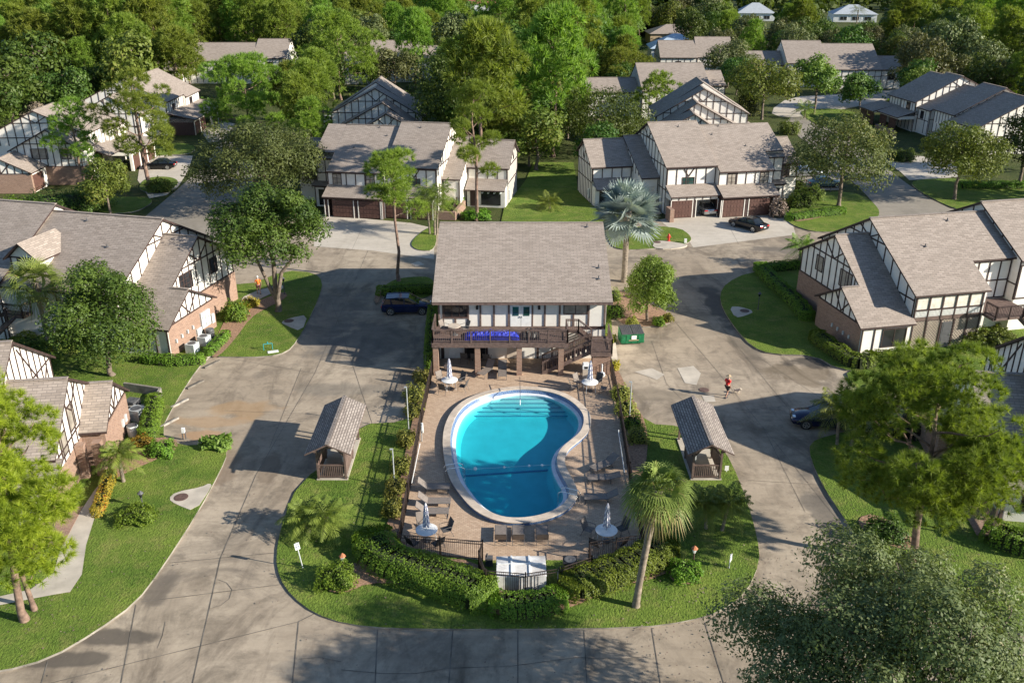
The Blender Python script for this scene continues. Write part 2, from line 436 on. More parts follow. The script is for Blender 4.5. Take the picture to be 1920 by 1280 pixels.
# ------------------------------------------------------------------ plants
def mesh_np(name, V, faces_n, mats, tint=None, midx=None, uv=False):
    'V: (nfaces*k, 3) vertices, k per face'
    k = faces_n
    n = len(V) // k
    me = bpy.data.meshes.new(name)
    me.vertices.add(len(V)); me.vertices.foreach_set('co', V.astype(np.float32).ravel())
    me.loops.add(len(V)); me.loops.foreach_set('vertex_index', np.arange(len(V), dtype=np.int32))
    me.polygons.add(n)
    me.polygons.foreach_set('loop_start', np.arange(0, n * k, k, dtype=np.int32))
    me.polygons.foreach_set('loop_total', np.full(n, k, dtype=np.int32))
    for m in (mats if isinstance(mats, (list, tuple)) else [mats]): me.materials.append(m)
    if midx is not None: me.polygons.foreach_set('material_index', midx.astype(np.int32))
    if tint is not None:
        a = me.attributes.new('tint', 'FLOAT', 'FACE'); a.data.foreach_set('value', tint.astype(np.float32))
    me.update(calc_edges=True)
    me.validate()
    return me
def norm(a): return a / np.maximum(np.linalg.norm(a, axis=-1, keepdims=True), 1e-9)
def leaf_quads(rng, P, N, size, aspect=0.55, jit=0.5):
    'rhombic leaf faces at P lying across N'
    n = len(P)
    N = norm(N + rng.normal(0, jit, (n, 3)))
    T = norm(np.cross(N, rng.normal(0, 1, (n, 3))))
    B = np.cross(N, T)
    s = (size * rng.uniform(0.65, 1.35, n))[:, None]
    V = np.stack([P - T * s * 0.5, P + B * s * aspect * 0.5, P + T * s * 0.5, P - B * s * aspect * 0.5], 1)
    return V.reshape(-1, 3)
def blades(rng, P, D, L, wd, droop=0.0):
    'thin triangles from P along D'
    n = len(P)
    S = norm(np.cross(D, rng.normal(0, 1, (n, 3)))) * wd / 2
    tip = P + D * L
    tip[:, 2] -= droop
    return np.stack([P - S, P + S, tip], 1).reshape(-1, 3)
def sphere_dirs(rng, n, up=0.0):
    d = norm(rng.normal(0, 1, (n, 3)))
    if up: d = norm(d + np.array([0, 0, up]))
    return d
def puffs_ball(rng, n, rx, rz, cz, r, flat=0.75, low=-0.55):
    'puff centres near the skin of an ellipsoid'
    out = []
    for i in range(n):
        d = sphere_dirs(rng, 1)[0]
        while d[2] < low: d = sphere_dirs(rng, 1)[0]
        t = rng.uniform(0.5, 0.9)
        rr = r * rng.uniform(0.65, 1.25)
        out.append((d[0] * (rx - rr * .6) * t / .8, d[1] * (rx - rr * .6) * t / .8, cz + d[2] * (rz - rr * .5) * t / .8, rr, rr * flat))
    return out
def crown_leaves(name, rng, puffs, n, size, mat, up=0.35, inner=0.25, jit=0.45, aspect=0.55):
    pf = np.array(puffs)
    wgt = pf[:, 3] ** 2; wgt = wgt / wgt.sum()
    k = rng.choice(len(pf), n, p=wgt)
    d = sphere_dirs(rng, n, up)
    rad = np.where(rng.random(n) < inner, rng.uniform(0.3, 0.8, n), rng.uniform(0.80, 1.04, n))
    c = pf[k]
    # leaves buried inside a neighbouring clump are dropped
    wob = 1 + 0.22 * np.sin(d[:, 0] * 7 + k) * np.sin(d[:, 1] * 6 + k * 2.1) + 0.12 * np.sin(d[:, 2] * 11 + k)
    P = c[:, :3] + d * (rad * wob)[:, None] * np.stack([c[:, 3], c[:, 3], c[:, 4]], 1)
    keep = np.ones(n, bool)
    for q in range(len(pf)):
        e = (P - pf[q, :3]) / np.array([pf[q, 3], pf[q, 3], pf[q, 4]])
        keep &= ~((np.einsum('ij,ij->i', e, e) < .5) & (k != q) & (rng.random(n) < .85))
    P, d, k = P[keep], d[keep], k[keep]; n = len(P)
    V = leaf_quads(rng, P, d + np.array([0, 0, 0.25]), size, aspect, jit)
    pt = rng.random(len(pf))
    tint = np.clip(0.45 * rng.random(n) + 0.55 * pt[k], 0, 1)
    return mesh_np(name, V, 4, mat, tint)
def crown_needles(name, rng, puffs, ntuft, L, wd, per, mat, spread=1.15, tuft_r=0.0):
    'pine crown: bursts of needles'
    pf = np.array(puffs)
    wgt = pf[:, 3] ** 2; wgt = wgt / wgt.sum()
    k = rng.choice(len(pf), ntuft, p=wgt)
    d = sphere_dirs(rng, ntuft, 0.35)
    rad = rng.uniform(0.62, 1.05, ntuft) ** .6
    c = pf[k]
    C = c[:, :3] + d * rad[:, None] * np.stack([c[:, 3], c[:, 3], c[:, 4]], 1)
    C = np.repeat(C, per, 0); dd = np.repeat(norm(d + np.array([0, 0, 0.6])), per, 0)
    D = norm(dd + rng.normal(0, spread * .8, (len(C), 3)))
    ln = L * rng.uniform(0.7, 1.2, len(C))[:, None]
    V = blades(rng, C, D, ln, wd)
    pt = rng.random(len(pf)); tt = rng.random(ntuft)
    tint = np.clip(np.repeat(0.55 * tt ** 1.3 + 0.25 * pt[k], per) + 0.2 * rng.random(len(C)), 0, 1)
    return mesh_np(name, V, 3, mat, tint)
def limb(mb, rng, p, q, r0, r1, n=4, wig=0.06, m=0, sides=6):
    p, q = np.array(p, float), np.array(q, float)
    L = np.linalg.norm(q - p)
    pts = [p + (q - p) * i / n + (rng.normal(0, wig * L * (0 if i in (0, n) else 1), 3)) for i in range(n + 1)]
    mb.tube([tuple(x) for x in pts], [r0 + (r1 - r0) * i / n for i in range(n + 1)], sides, m)
    return pts
def trunk_mesh(name, rng, h, r, puffs, mat, lean=(0, 0), fork=0.5, nlimb=9, up=True, flare=1.4):
    mb = MB()
    top = (lean[0], lean[1], h)
    pts = [(lean[0] * (t ** 1.4), lean[1] * (t ** 1.4), h * t) for t in (0, 0.06, 0.25, 0.5, 0.75, 1.0)]
    pts = [(x + rng.normal(0, 0.012 * h) * (0 < i < 5), y + rng.normal(0, 0.012 * h) * (0 < i < 5), z) for i, (x, y, z) in enumerate(pts)]
    mb.tube(pts, [r * flare, r, r * 0.88, r * 0.72, r * 0.5, r * 0.18], 9)
    pf = sorted(puffs, key=lambda c: -c[3])[:nlimb]
    for c in pf:
        t = fork + (1 - fork) * rng.uniform(0, 0.75) if not up else min(0.95, max(fork, (c[2] - 0.25 * math.hypot(c[0], c[1])) / h - 0.06))
        i = 0
        b = np.array([np.interp(t, (0, .06, .25, .5, .75, 1), [p[a] for p in pts]) for a in range(3)])
        limb(mb, rng, b, c[:3], r * 0.36, r * 0.1, 4, 0.05, 0, 5)
    return mb, mat
def tree_set(name, label, cat, loc, trunk, crown, group=None, rz=0.0, sc_=1.0):
    e = thing(name, label, cat, loc, rz, group)
    t = bpy.data.objects.new('trunk', trunk); COL.objects.link(t); t.parent = e
    c = bpy.data.objects.new('crown', crown); COL.objects.link(c); c.parent = e
    e.scale = (sc_, sc_, sc_) if not isinstance(sc_, tuple) else sc_
    return e
def mb_mesh(mb, name, mat):
    o = mb.build(name, mat, smooth=True)
    me = o.data
    bpy.data.objects.remove(o)
    return me
def pine_puffs(rng, h, rad, low, n, r):
    'irregular tiers of needle clouds'
    out = []
    for i in range(n):
        t = (i + 0.5) / n
        z = h * (low + (1 - low) * t ** 0.8) - r * 0.4
        prof = math.sin(math.pi * min(1, 0.28 + 0.67 * t)) ** 0.7
        a = i * 2.4 + rng.uniform(-0.6, 0.6)
        q = rad * prof * rng.uniform(0.35, 1.0)
        rr = r * rng.uniform(0.7, 1.3)
        out.append((q * math.cos(a), q * math.sin(a), min(z + rng.uniform(-.5, .5), h - rr * 0.5), rr, rr * 0.62))
    out.append((0.1, 0, h - r * 0.55, r * 1.0, r * 0.65))
    return out
def make_pine(seed, h, rad, low, nt, L, wd, per, mat, npf=16, r=1.2, tr=0.2, lean=(0, 0), nlimb=16, ball=False):
    rng = np.random.default_rng(seed)
    pf = pine_puffs(rng, h, rad, low, npf, r) if not ball else puffs_ball(rng, npf, rad, h * (1 - low) / 2, h * (1 + low) / 2, r, .6, -.75)
    pf = [(c[0] + lean[0] * (c[2] / h) ** 1.4, c[1] + lean[1] * (c[2] / h) ** 1.4, c[2], c[3], c[4]) for c in pf]
    mb, bm_ = trunk_mesh('trunk', rng, h * (.80 if ball else .97), tr, pf, M['pinebark'], lean, low * 0.9, nlimb)
    return mb_mesh(mb, 'pine trunk', M['pinebark']), crown_needles('pine crown', rng, pf, nt, L, wd, per, mat)
def make_broad(seed, h, rad, low, n, size, mat, npf=22, r=1.6, tr=0.25, lean=(0, 0), bark=None, flat_=0.8, inner=0.25, up=0.35, nlimb=12, fork=0.22, twigs=0, aspect=0.55, fork2=False):
    rng = np.random.default_rng(seed)
    cz = h * (low + 1) / 2; rz = h * (1 - low) / 2
    pf = puffs_ball(rng, npf, rad, rz, cz, r, flat_)
    pf.append((0, 0, cz, rad * 0.55, rz * 0.62))
    mb, bm_ = trunk_mesh('trunk', rng, h * 0.8, tr, pf, bark or M['bark'], lean, fork, nlimb)
    if fork2:
        limb(mb, rng, (0, 0, h * .10), (rad * .45, -rad * .1, h * .5), tr * .8, tr * .4, 4, .03, 0, 8)
        limb(mb, rng, (0, 0, h * .10), (-rad * .4, rad * .1, h * .5), tr * .8, tr * .4, 4, .03, 0, 8)
    for i in range(twigs):
        c = sorted(pf, key=lambda q: -q[3])[rng.integers(min(nlimb, len(pf)))]
        d = sphere_dirs(rng, 1, 0.3)[0]
        limb(mb, rng, c[:3], (c[0] + d[0] * c[3] * 1.05, c[1] + d[1] * c[3] * 1.05, c[2] + d[2] * c[4] * 1.05), tr * 0.13, tr * 0.04, 3, 0.08, 0, 4)
    return mb_mesh(mb, 'tree trunk', bark or M['bark']), crown_leaves('tree crown', rng, pf, n, size, mat, up, inner, aspect=aspect)
def place_tree(name, label, cat, base, top_py=None, meshes=None, h0=None, group=None, rz=None, xy=1.0, ht=None):
    'stand a tree built h0 tall so that its top reaches image row top_py'
    b = G(*base)
    hh = ht if ht else HT(b, top_py)
    s = hh / h0
    return tree_set(name, label, cat, b, meshes[0], meshes[1], group, rz if rz is not None else random.uniform(0, 6.28), (s * xy, s * xy, s))
def frond_fan(rng, c, az, el, L, petiole, seg, wd, droop, arc=2.6, stiff=0.3, web=0.35):
    'one fan leaf: faces (quads) for its segments'
    d = np.array([math.cos(az) * math.cos(el), math.sin(az) * math.cos(el), math.sin(el)])
    hub = c + d * petiole + np.array([0, 0, -0.12 * petiole * petiole])
    side = np.cross(d, [0, 0, 1.0]); side /= np.linalg.norm(side) + 1e-9
    upv = np.cross(side, d)
    ro = rng.normal(0, .45)
    side, upv = side * math.cos(ro) + upv * math.sin(ro), upv * math.cos(ro) - side * math.sin(ro)
    V = []; pm = None
    for i in range(seg):
        a = -arc / 2 + arc * i / (seg - 1)
        v = d * math.cos(a) + side * math.sin(a) + upv * stiff * abs(math.sin(a)) * 0.5
        v /= np.linalg.norm(v)
        l = L * (0.72 + 0.28 * math.cos(a * 0.7)) * rng.uniform(0.9, 1.08)
        t = np.cross(v, upv); t /= np.linalg.norm(t) + 1e-9
        mid = hub + v * l * 0.6 + np.array([0, 0, -droop * 0.22])
        tip = hub + v * l + np.array([0, 0, -droop])
        V += [hub, mid - t * wd / 2, tip, mid + t * wd / 2]
        wq = hub + v * l * web + np.array([0, 0, -droop * .05])
        if pm is not None and web > 0: V += [hub, pm, (pm + wq) / 2, wq]
        pm = wq
    # petiole
    t = side * 0.02
    V += [c - t, c + t, hub + t, hub - t]
    return V
def frond_feather(rng, c, az, el, L, leaflet, n, wd, sag):
    d = np.array([math.cos(az), math.sin(az), 0.0]); side = np.array([-d[1], d[0], 0])
    pts = []
    for i in range(9):
        t = i / 8
        pts.append(c + d * L * math.cos(el) * t + np.array([0, 0, 1]) * (L * math.sin(el) * t - sag * t * t))
    V = []
    for i in range(8):
        V += [pts[i] - side * .018, pts[i] + side * .018, pts[i + 1] + side * .012, pts[i + 1] - side * .012]
    for i in range(n):
        t = 0.12 + 0.88 * (i + 0.5) / n
        k = min(7, int(t * 8)); f = t * 8 - k
        p = pts[k] * (1 - f) + pts[k + 1] * f
        tg = pts[k + 1] - pts[k]; tg /= np.linalg.norm(tg)
        l = leaflet * math.sin(math.pi * min(0.97, 0.2 + 0.75 * t)) * rng.uniform(0.85, 1.1)
        for s in (-1, 1):
            v = side * s * 0.85 + tg * 0.55 + np.array([0, 0, -0.25 + rng.normal(0, 0.12)])
            v /= np.linalg.norm(v)
            b = np.cross(v, side * s + tg); b /= np.linalg.norm(b) + 1e-9
            w2 = tg * wd / 2
            V += [p - w2 * .5, p + v * l * 0.5 - w2, p + v * l + np.array([0, 0, -0.25 * l]), p + v * l * 0.5 + w2]
    return V
def palm_thing(name, label, base, h, kind, tr=0.16, seed=1, group=None, crown_r=1.6, trunks=1, n=34, loc=None, lean=(0, 0)):
    rng = np.random.default_rng(seed)
    e = thing(name, label, 'palm tree', loc or G(*base), 0, group)
    V = []; tint = []
    for k in range(trunks):
        ox, oy = ((0, 0) if trunks == 1 else (0.45 * math.cos(k * 2.6), 0.35 * math.sin(k * 2.6)))
        hh = h * (1 - 0.12 * k)
        mb = MB()
        pts = [(ox * (1 + .5 * t) + lean[0] * t ** 1.3, oy * (1 + .5 * t) + lean[1] * t ** 1.3, hh * t) for t in (0, .05, .2, .4, .6, .8, 1)]
        mb.tube(pts, [tr * 1.35, tr * 1.1, tr, tr, tr * .97, tr * 1.0, tr * 1.15], 10)
        mb.build('trunk', M['palmbark'], e, smooth=True)
        mb = MB()
        if kind in ('sabal', 'bismarck'):
            for i in range(int(hh * 5) if kind == 'bismarck' else 26):
                a = i * 2.4; zz = hh - 0.05 * i - 0.05
                if zz < 0.3: break
                px_, py_ = pts[-1][0], pts[-1][1]
                mb.beam((px_ + tr * math.cos(a), py_ + tr * math.sin(a), zz), (px_ + (tr + .14) * math.cos(a), py_ + (tr + .14) * math.sin(a), zz + .22), .07, .03)
        if mb.f: tag(mb.build('leaf_bases', M['palmbark'], e), kind='stuff')
        c = np.array(pts[-1]) + np.array([0, 0, 0.05])
        for i in range(n):
            az = i * 2.39996 + rng.normal(0, .12); t = i / n
            if kind == 'sabal':
                el = 1.25 - 2.05 * t + rng.normal(0, .08)
                v = frond_fan(rng, c, az, el, crown_r * .62, crown_r * .46, 18, .06, 0.42 + 0.45 * t + .15 * rng.random(), 2.8, .4)
            elif kind == 'bismarck':
                el = 1.3 - 2.0 * t + rng.normal(0, .2)
                v = frond_fan(rng, c, az, el, crown_r * .50, crown_r * .48, 26, .17, 0.12 + .2 * t, 4.4, .8, .5)
            else:
                el = 1.15 - 1.2 * t + rng.normal(0, .08)
                v = frond_feather(rng, c, az, el, crown_r * (1.0 + .2 * rng.random()), crown_r * .34, 22, .06, crown_r * (.35 + .45 * t))
            V += v
            q = 0.35 + 0.5 * rng.random() if t < .85 else .9 + .1 * rng.random() * (kind == 'sabal')
            tint += list(np.clip(q + rng.normal(0, .08, len(v) // 4), 0, 1))
    me = mesh_np('palm crown', np.array(V), 4, M[{'sabal': 'sabal', 'bismarck': 'silver'}.get(kind, 'palm')], np.array(tint))
    o = bpy.data.objects.new('crown', me); COL.objects.link(o); o.parent = e
    return e
def shrub(name, label, cat, c, rx, ry, h, mat='hedge', n=2600, size=0.16, seed=1, group=None, box=False, z=0.1, core=True):
    'a clipped or loose bush: leaves over an inner tangle of twigs'
    rng = np.random.default_rng(seed)
    ph = rng.uniform(0, 6.28, 6)
    def dome(d):
        a = np.arctan2(d[:, 1], d[:, 0]); e = np.abs(d[:, 2])
        k = 1 + .13 * np.sin(3 * a + ph[0] + 2 * e) + .10 * np.sin(5 * a + ph[1] - 4 * e) + .08 * np.sin(8 * a + 7 * e + ph[2])
        p = np.abs(d) ** .75 * np.sign(d)
        return p * np.array([rx, ry, h]) * k[:, None]
    d = sphere_dirs(rng, n); d[:, 2] = np.abs(d[:, 2])
    P = dome(d) * (1 - .28 * rng.random(n) ** 2 + .06 * rng.random(n))[:, None]
    V = leaf_quads(rng, P, norm(d / np.array([rx, ry, h]) + np.array([0, 0, .3])), size, .6, .55)
    tint = np.clip(.65 * rng.random(n) + .35 * (.5 + .5 * np.sin(P[:, 0] * 5 + ph[3]) * np.sin(P[:, 1] * 5 + ph[4])), 0, 1)
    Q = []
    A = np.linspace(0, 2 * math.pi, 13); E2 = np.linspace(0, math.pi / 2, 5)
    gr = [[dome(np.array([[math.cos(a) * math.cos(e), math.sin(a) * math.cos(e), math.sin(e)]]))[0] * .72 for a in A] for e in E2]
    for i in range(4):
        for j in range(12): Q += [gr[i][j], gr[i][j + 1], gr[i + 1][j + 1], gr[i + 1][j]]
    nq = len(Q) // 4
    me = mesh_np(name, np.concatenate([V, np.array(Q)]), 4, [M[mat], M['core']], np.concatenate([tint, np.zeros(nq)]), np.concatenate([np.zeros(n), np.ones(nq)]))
    o = bpy.data.objects.new(name, me); COL.objects.link(o)
    o.location = (c[0], c[1], z)
    return tag(o, label, cat, group)
def hedge(name, label, path, wd, h, mat='hedge', dens=190, size=0.12, seed=1, group=None, z=0.1, round_=0.35):
    'a clipped hedge along a path of ground points'
    rng = np.random.default_rng(seed)
    if len(path) > 2: path = chaikin(path, 2, False)
    pts = [np.array((p[0], p[1])) for p in path]
    segs = list(zip(pts[:-1], pts[1:]))
    L = np.array([np.linalg.norm(b - a) for a, b in segs])
    tot = L.sum()
    per = 2 * h + wd
    n = int(tot * per * dens)
    k = rng.choice(len(segs), n, p=L / tot); t = rng.random(n)
    A = np.array([s[0] for s in segs])[k]; B = np.array([s[1] for s in segs])[k]
    C = A + (B - A) * t[:, None]
    d = (B - A) / np.linalg.norm(B - A, axis=1)[:, None]
    S = np.stack([-d[:, 1], d[:, 0]], 1)
    u = rng.uniform(0, math.pi, n)
    # superellipse section with bumps
    e = 0.55
    cs, sn = np.cos(u), np.sin(u)
    w = wd / 2 * np.sign(cs) * np.abs(cs) ** e
    zz = h * np.abs(sn) ** e
    arc = C[:, 0] * 1.7 + C[:, 1] * 2.3
    bmp = 1 + 0.045 * np.sin(arc * 1.9 + u * 3) + 0.035 * np.sin(arc * 4.3 - u * 5) - 0.13 * rng.random(n) ** 2 + .04 * rng.random(n)
    P = np.stack([C[:, 0] + S[:, 0] * w * bmp, C[:, 1] + S[:, 1] * w * bmp, zz * bmp], 1)
    N = np.stack([S[:, 0] * cs, S[:, 1] * cs, sn + .3], 1)
    # ends
    ne = int(per * wd * dens * .9)
    PE, NE = [], []
    for (p, q) in ((pts[0], pts[1]), (pts[-1], pts[-2])):
        dd = (p - q) / np.linalg.norm(p - q); ss = np.array((-dd[1], dd[0]))
        a = rng.uniform(-.95, .95, ne); zc = rng.random(ne)
        bl = wd * .45 * np.sqrt(1 - a * a) * (1 - .3 * zc)
        top_ = rng.random(ne) < .45; bl = np.where(top_, bl * rng.random(ne), bl); zc = np.where(top_, 1.0 - .06 * rng.random(ne), zc)
        PE.append(np.stack([p[0] + ss[0] * a * wd / 2 + dd[0] * bl, p[1] + ss[1] * a * wd / 2 + dd[1] * bl, zc * h * .92], 1))
        NE.append(np.stack([dd[0] + ss[0] * a, dd[1] + ss[1] * a, .2 + zc * .8], 1))
    P = np.concatenate([P] + PE); N = np.concatenate([N] + NE)
    V = leaf_quads(rng, P, norm(N), size, .6, .42)
    o0 = pts[0]
    V = V - np.array([o0[0], o0[1], 0])
    tint = np.clip(rng.random(len(P)) * .7 + .3 * (0.5 + .5 * np.sin(P[:, 0] * 2.1 + P[:, 1] * 1.3)), 0, 1)
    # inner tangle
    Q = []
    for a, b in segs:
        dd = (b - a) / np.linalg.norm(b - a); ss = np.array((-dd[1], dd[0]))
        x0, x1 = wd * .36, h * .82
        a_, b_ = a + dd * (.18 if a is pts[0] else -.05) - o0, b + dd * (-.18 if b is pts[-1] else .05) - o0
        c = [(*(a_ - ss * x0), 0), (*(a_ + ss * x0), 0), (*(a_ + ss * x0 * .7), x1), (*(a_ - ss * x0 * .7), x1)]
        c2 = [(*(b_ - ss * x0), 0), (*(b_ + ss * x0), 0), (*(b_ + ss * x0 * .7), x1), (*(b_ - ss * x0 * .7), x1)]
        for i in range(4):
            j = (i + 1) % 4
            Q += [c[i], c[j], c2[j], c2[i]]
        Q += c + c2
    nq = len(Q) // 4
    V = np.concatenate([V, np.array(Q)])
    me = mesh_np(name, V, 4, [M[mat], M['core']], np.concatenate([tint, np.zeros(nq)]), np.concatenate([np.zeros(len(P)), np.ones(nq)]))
    o = bpy.data.objects.new(name, me); COL.objects.link(o)
    o.location = (o0[0], o0[1], z)
    return tag(o, label, 'hedge', group)
# ------------------------------------------------------------------ ground, roads, lawns
def chaikin(P, it=2, closed=True):
    P = [Vector((p[0], p[1])) for p in P]
    for _ in range(it):
        Q = []
        n = len(P)
        for i in range(n if closed else n - 1):
            a, b = P[i], P[(i + 1) % n]
            Q += [a * .75 + b * .25, a * .25 + b * .75]
        if not closed: Q = [P[0]] + Q + [P[-1]]
        P = Q
    return [(p.x, p.y) for p in P]
def gpoly(px, it=2):
    P = [G(*p) for p in px]
    return chaikin(P, it) if it else [(p.x, p.y) for p in P]
def sheet(name, poly, z, mat, kind='structure', parent=None, label=None):
    mb = MB(); mb.face([(p[0], p[1], z) for p in poly])
    o = mb.build(name, mat, parent)
    if parent is None: tag(o, label, kind=kind)
    return o
OUT = [(820, 178), (1000, 190), (1150, 225), (1270, 290), (1350, 370), (1375, 440), (1355, 530), (1300, 590), (1200, 665), (1165, 725), (1162, 790), (1200, 870), (1250, 950), (1268, 1010), (1250, 1080), (1180, 1150), (1080, 1200), (950, 1236), (800, 1252), (650, 1240), (520, 1190), (420, 1120), (330, 1010), (270, 920), (235, 820), (215, 720), (207, 600), (220, 500), (260, 400), (330, 320), (430, 260), (560, 215), (700, 188)]
INN = [(790, 216), (900, 219), (1050, 240), (1170, 290), (1262, 362), (1306, 440), (1300, 490), (1250, 560), (1160, 632), (1108, 692), (1095, 750), (1110, 820), (1150, 890), (1185, 960), (1192, 1010), (1160, 1080), (1080, 1148), (980, 1188), (850, 1208), (700, 1204), (580, 1173), (480, 1110), (410, 1030), (350, 920), (305, 800), (285, 680), (285, 560), (300, 470), (345, 380), (420, 310), (520, 255), (650, 223)]
CZ, WZ = 0.36, 0.02
PC = G(780 + 700 / 4.17, 680 + 700 / 4.17, CZ)
n = 120
def ring(src, z):
    W = []
    for p in src:
        g = G(780 + p[0] / 4.17, 680 + p[1] / 4.17, z); W.append((g.x, g.y))
    W = chaikin(W, 2)
    A = np.unwrap([math.atan2(p[1] - PC.y, p[0] - PC.x) for p in W]); r = [math.hypot(p[0] - PC.x, p[1] - PC.y) for p in W]
    if A[-1] < A[0]: A, r = A[::-1], r[::-1]
    A2 = np.concatenate([A - 2 * math.pi, A, A + 2 * math.pi]); r2 = np.concatenate([r, r, r])
    o = np.argsort(A2)
    th = np.linspace(-math.pi, math.pi, 120, endpoint=False)
    rr = np.interp(th, A2[o], r2[o])
    return [(PC.x + a * math.cos(t), PC.y + a * math.sin(t)) for a, t in zip(rr, th)]
RO, RI = ring(OUT, CZ), ring(INN, WZ)
def lerp_ring(a, b, t): return [(p[0] * (1 - t) + q[0] * t, p[1] * (1 - t) + q[1] * t) for p, q in zip(a, b)]
def inset(Rg, d):
    n = len(Rg); out = []
    for i in range(n):
        a, b = Rg[i - 1], Rg[(i + 1) % n]
        t = Vector((b[0] - a[0], b[1] - a[1])).normalized()
        out.append((Rg[i][0] - t.y * d, Rg[i][1] + t.x * d))
    return out
R1 = inset(RO, 0.50)       # inner lip of the coping
R2 = inset(RO, 0.62)       # bottom of the blue tile band: start of the gutter ledge
R3 = inset(RO, 0.84)       # water line
n = len(RO)

def area2(P): return sum(a[0] * b[1] - b[0] * a[1] for a, b in zip(P, P[1:] + P[:1]))
def holed(mb, outer, hole, z, m=0):
    'one face with a hole, joined by a slit'
    outer = list(outer)
    if area2(outer) < 0: outer = outer[::-1]
    hole = list(hole)
    if area2(hole) > 0: hole = hole[::-1]
    hi = min(range(len(hole)), key=lambda i: hole[i][1])
    h = hole[hi]
    oi = min((i for i in range(len(outer)) if outer[i][1] < h[1]), key=lambda i: math.hypot(outer[i][0] - h[0], outer[i][1] - h[1]))
    L = outer[oi:] + outer[:oi + 1] + hole[hi:] + hole[:hi + 1]
    mb.face([(p[0], p[1], z) for p in L], m)
HOLE = inset(RO, 0.25)
gm = MB()
holed(gm, [(-2500, -300), (0.2, -300), (2500, -300), (2500, 4500), (-2500, 4500)], HOLE, -0.03)
tag(gm.build('ground', M['ground']), kind='structure')
rm = MB(); holed(rm, gpoly([(-500, 1340), (2400, 1340), (2300, 690), (1960, 640), (1500, 470), (1640, 470), (1760, 445), (2000, 415), (1640, 405), (1478, 404), (1455, 425), (1310, 444), (1240, 412), (812, 428), (640, 432), (560, 408), (480, 430), (300, 470), (250, 560), (220, 700), (-300, 760)], 0), HOLE, 0.0)
road = tag(rm.build('road', M['road']), kind='structure')
sheet('lane', gpoly([(255, 420), (318, 368), (352, 338), (395, 300), (425, 235), (470, 235), (480, 300), (472, 360), (470, 400), (478, 432), (440, 470), (300, 470)], 1), 0.004, M['asphalt'])
sheet('lane', gpoly([(1468, 222), (1530, 215), (1590, 255), (1680, 330), (1760, 385), (1840, 405), (1990, 412), (1990, 470), (1640, 470), (1655, 400), (1610, 350), (1540, 290), (1490, 250)], 1), 0.006, M['asphalt'])
sheet('lane', gpoly([(1440, 210), (1470, 222), (1530, 216), (1700, 180), (1760, 172), (1750, 160), (1640, 172), (1560, 178), (1480, 182)], 1), 0.003, M['drive'])
sheet('driveway', gpoly([(596, 402), (770, 418), (814, 428), (814, 486), (700, 470), (588, 462)], 0), 0.008, M['drive'])
sheet('driveway', gpoly([(1236, 412), (1258, 408), (1445, 398), (1480, 398), (1492, 440), (1300, 464), (1288, 446), (1250, 424)], 0), 0.008, M['drive'])
sheet('driveway', gpoly([(258, 338), (262, 310), (300, 292), (362, 292), (352, 322), (334, 350), (312, 366), (280, 372), (268, 352)], 0), 0.010, M['drive'])
sheet('driveway', gpoly([(372, 240), (405, 225), (440, 232), (428, 262), (392, 268)], 0), 0.010, M['drive'])
sheet('driveway', gpoly([(1655, 300), (1700, 290), (1790, 300), (1800, 332), (1705, 338), (1688, 322)], 0), 0.010, M['drive'])
sheet('driveway', gpoly([(1470, 345), (1530, 318), (1580, 320), (1580, 356), (1500, 358)], 0), 0.010, M['asphalt'])
LZ = [0.085]
def lawn(px, it=2, h=None, mat='grass', name='lawn', hole=None):
    LZ[0] += 0.002
    h = h or LZ[0]
    mb = MB(); P = gpoly(px, it)
    if hole is None: mb.prism(P, -0.02, h, 1, 0)
    else:
        holed(mb, P, hole, h, 0)
        for a, b in zip(P, P[1:] + P[:1]): mb.face([(*a, -.02), (*b, -.02), (*b, h), (*a, h)], 1)
    return tag(mb.build(name, [M[mat], M['kerb']]), kind='structure')
# the middle island round the pool
lawn([(815, 688), (770, 770), (762, 792), (672, 797), (645, 850), (560, 905), (528, 985), (517, 1045), (524, 1085), (548, 1120), (590, 1152), (650, 1172), (740, 1180), (960, 1181), (1200, 1178), (1290, 1166), (1350, 1148), (1400, 1112), (1425, 1055), (1420, 1010), (1402, 945), (1372, 868), (1345, 830), (1278, 800), (1212, 796), (1185, 750), (1152, 690), (1146, 600), (1140, 500), (815, 500)], 1, hole=HOLE)
lawn([(1138, 545), (1180, 548), (1255, 588), (1264, 604), (1225, 616), (1148, 606)], 1, mat='mulchbed', h=.08)
lawn([(712, 560), (713, 545), (735, 526), (770, 520), (815, 520), (815, 563)], 2)
lawn([(770, 462), (774, 450), (798, 430), (818, 424), (818, 471), (785, 471)], 2)
lawn([(1135, 428), (1268, 424), (1300, 446), (1288, 460), (1225, 468), (1155, 470), (1140, 452)], 2)
lawn([(940, 416), (945, 390), (985, 340), (1000, 305), (1075, 305), (1085, 360), (1120, 395), (1140, 420)], 0, 0.07)
lawn([(1480, 398), (1490, 375), (1505, 362), (1600, 360), (1632, 376), (1652, 398), (1640, 416), (1600, 432), (1535, 438), (1490, 426), (1472, 412)], 2)
lawn([(1702, 338), (1722, 360), (1790, 394), (1850, 404), (1960, 396), (1990, 380), (1990, 338), (1850, 345), (1800, 335)], 2)
lawn([(1492, 206), (1590, 204), (1620, 225), (1600, 240), (1545, 240), (1520, 228)], 2)
lawn([(262, 360), (300, 361), (330, 352), (336, 340), (318, 332), (280, 333), (262, 345)], 2)
lawn([(160, 400), (245, 402), (284, 384), (286, 372), (240, 370), (170, 372)], 2)
lawn([(270, 300), (300, 292), (362, 290), (368, 272), (310, 268), (280, 280)], 2)
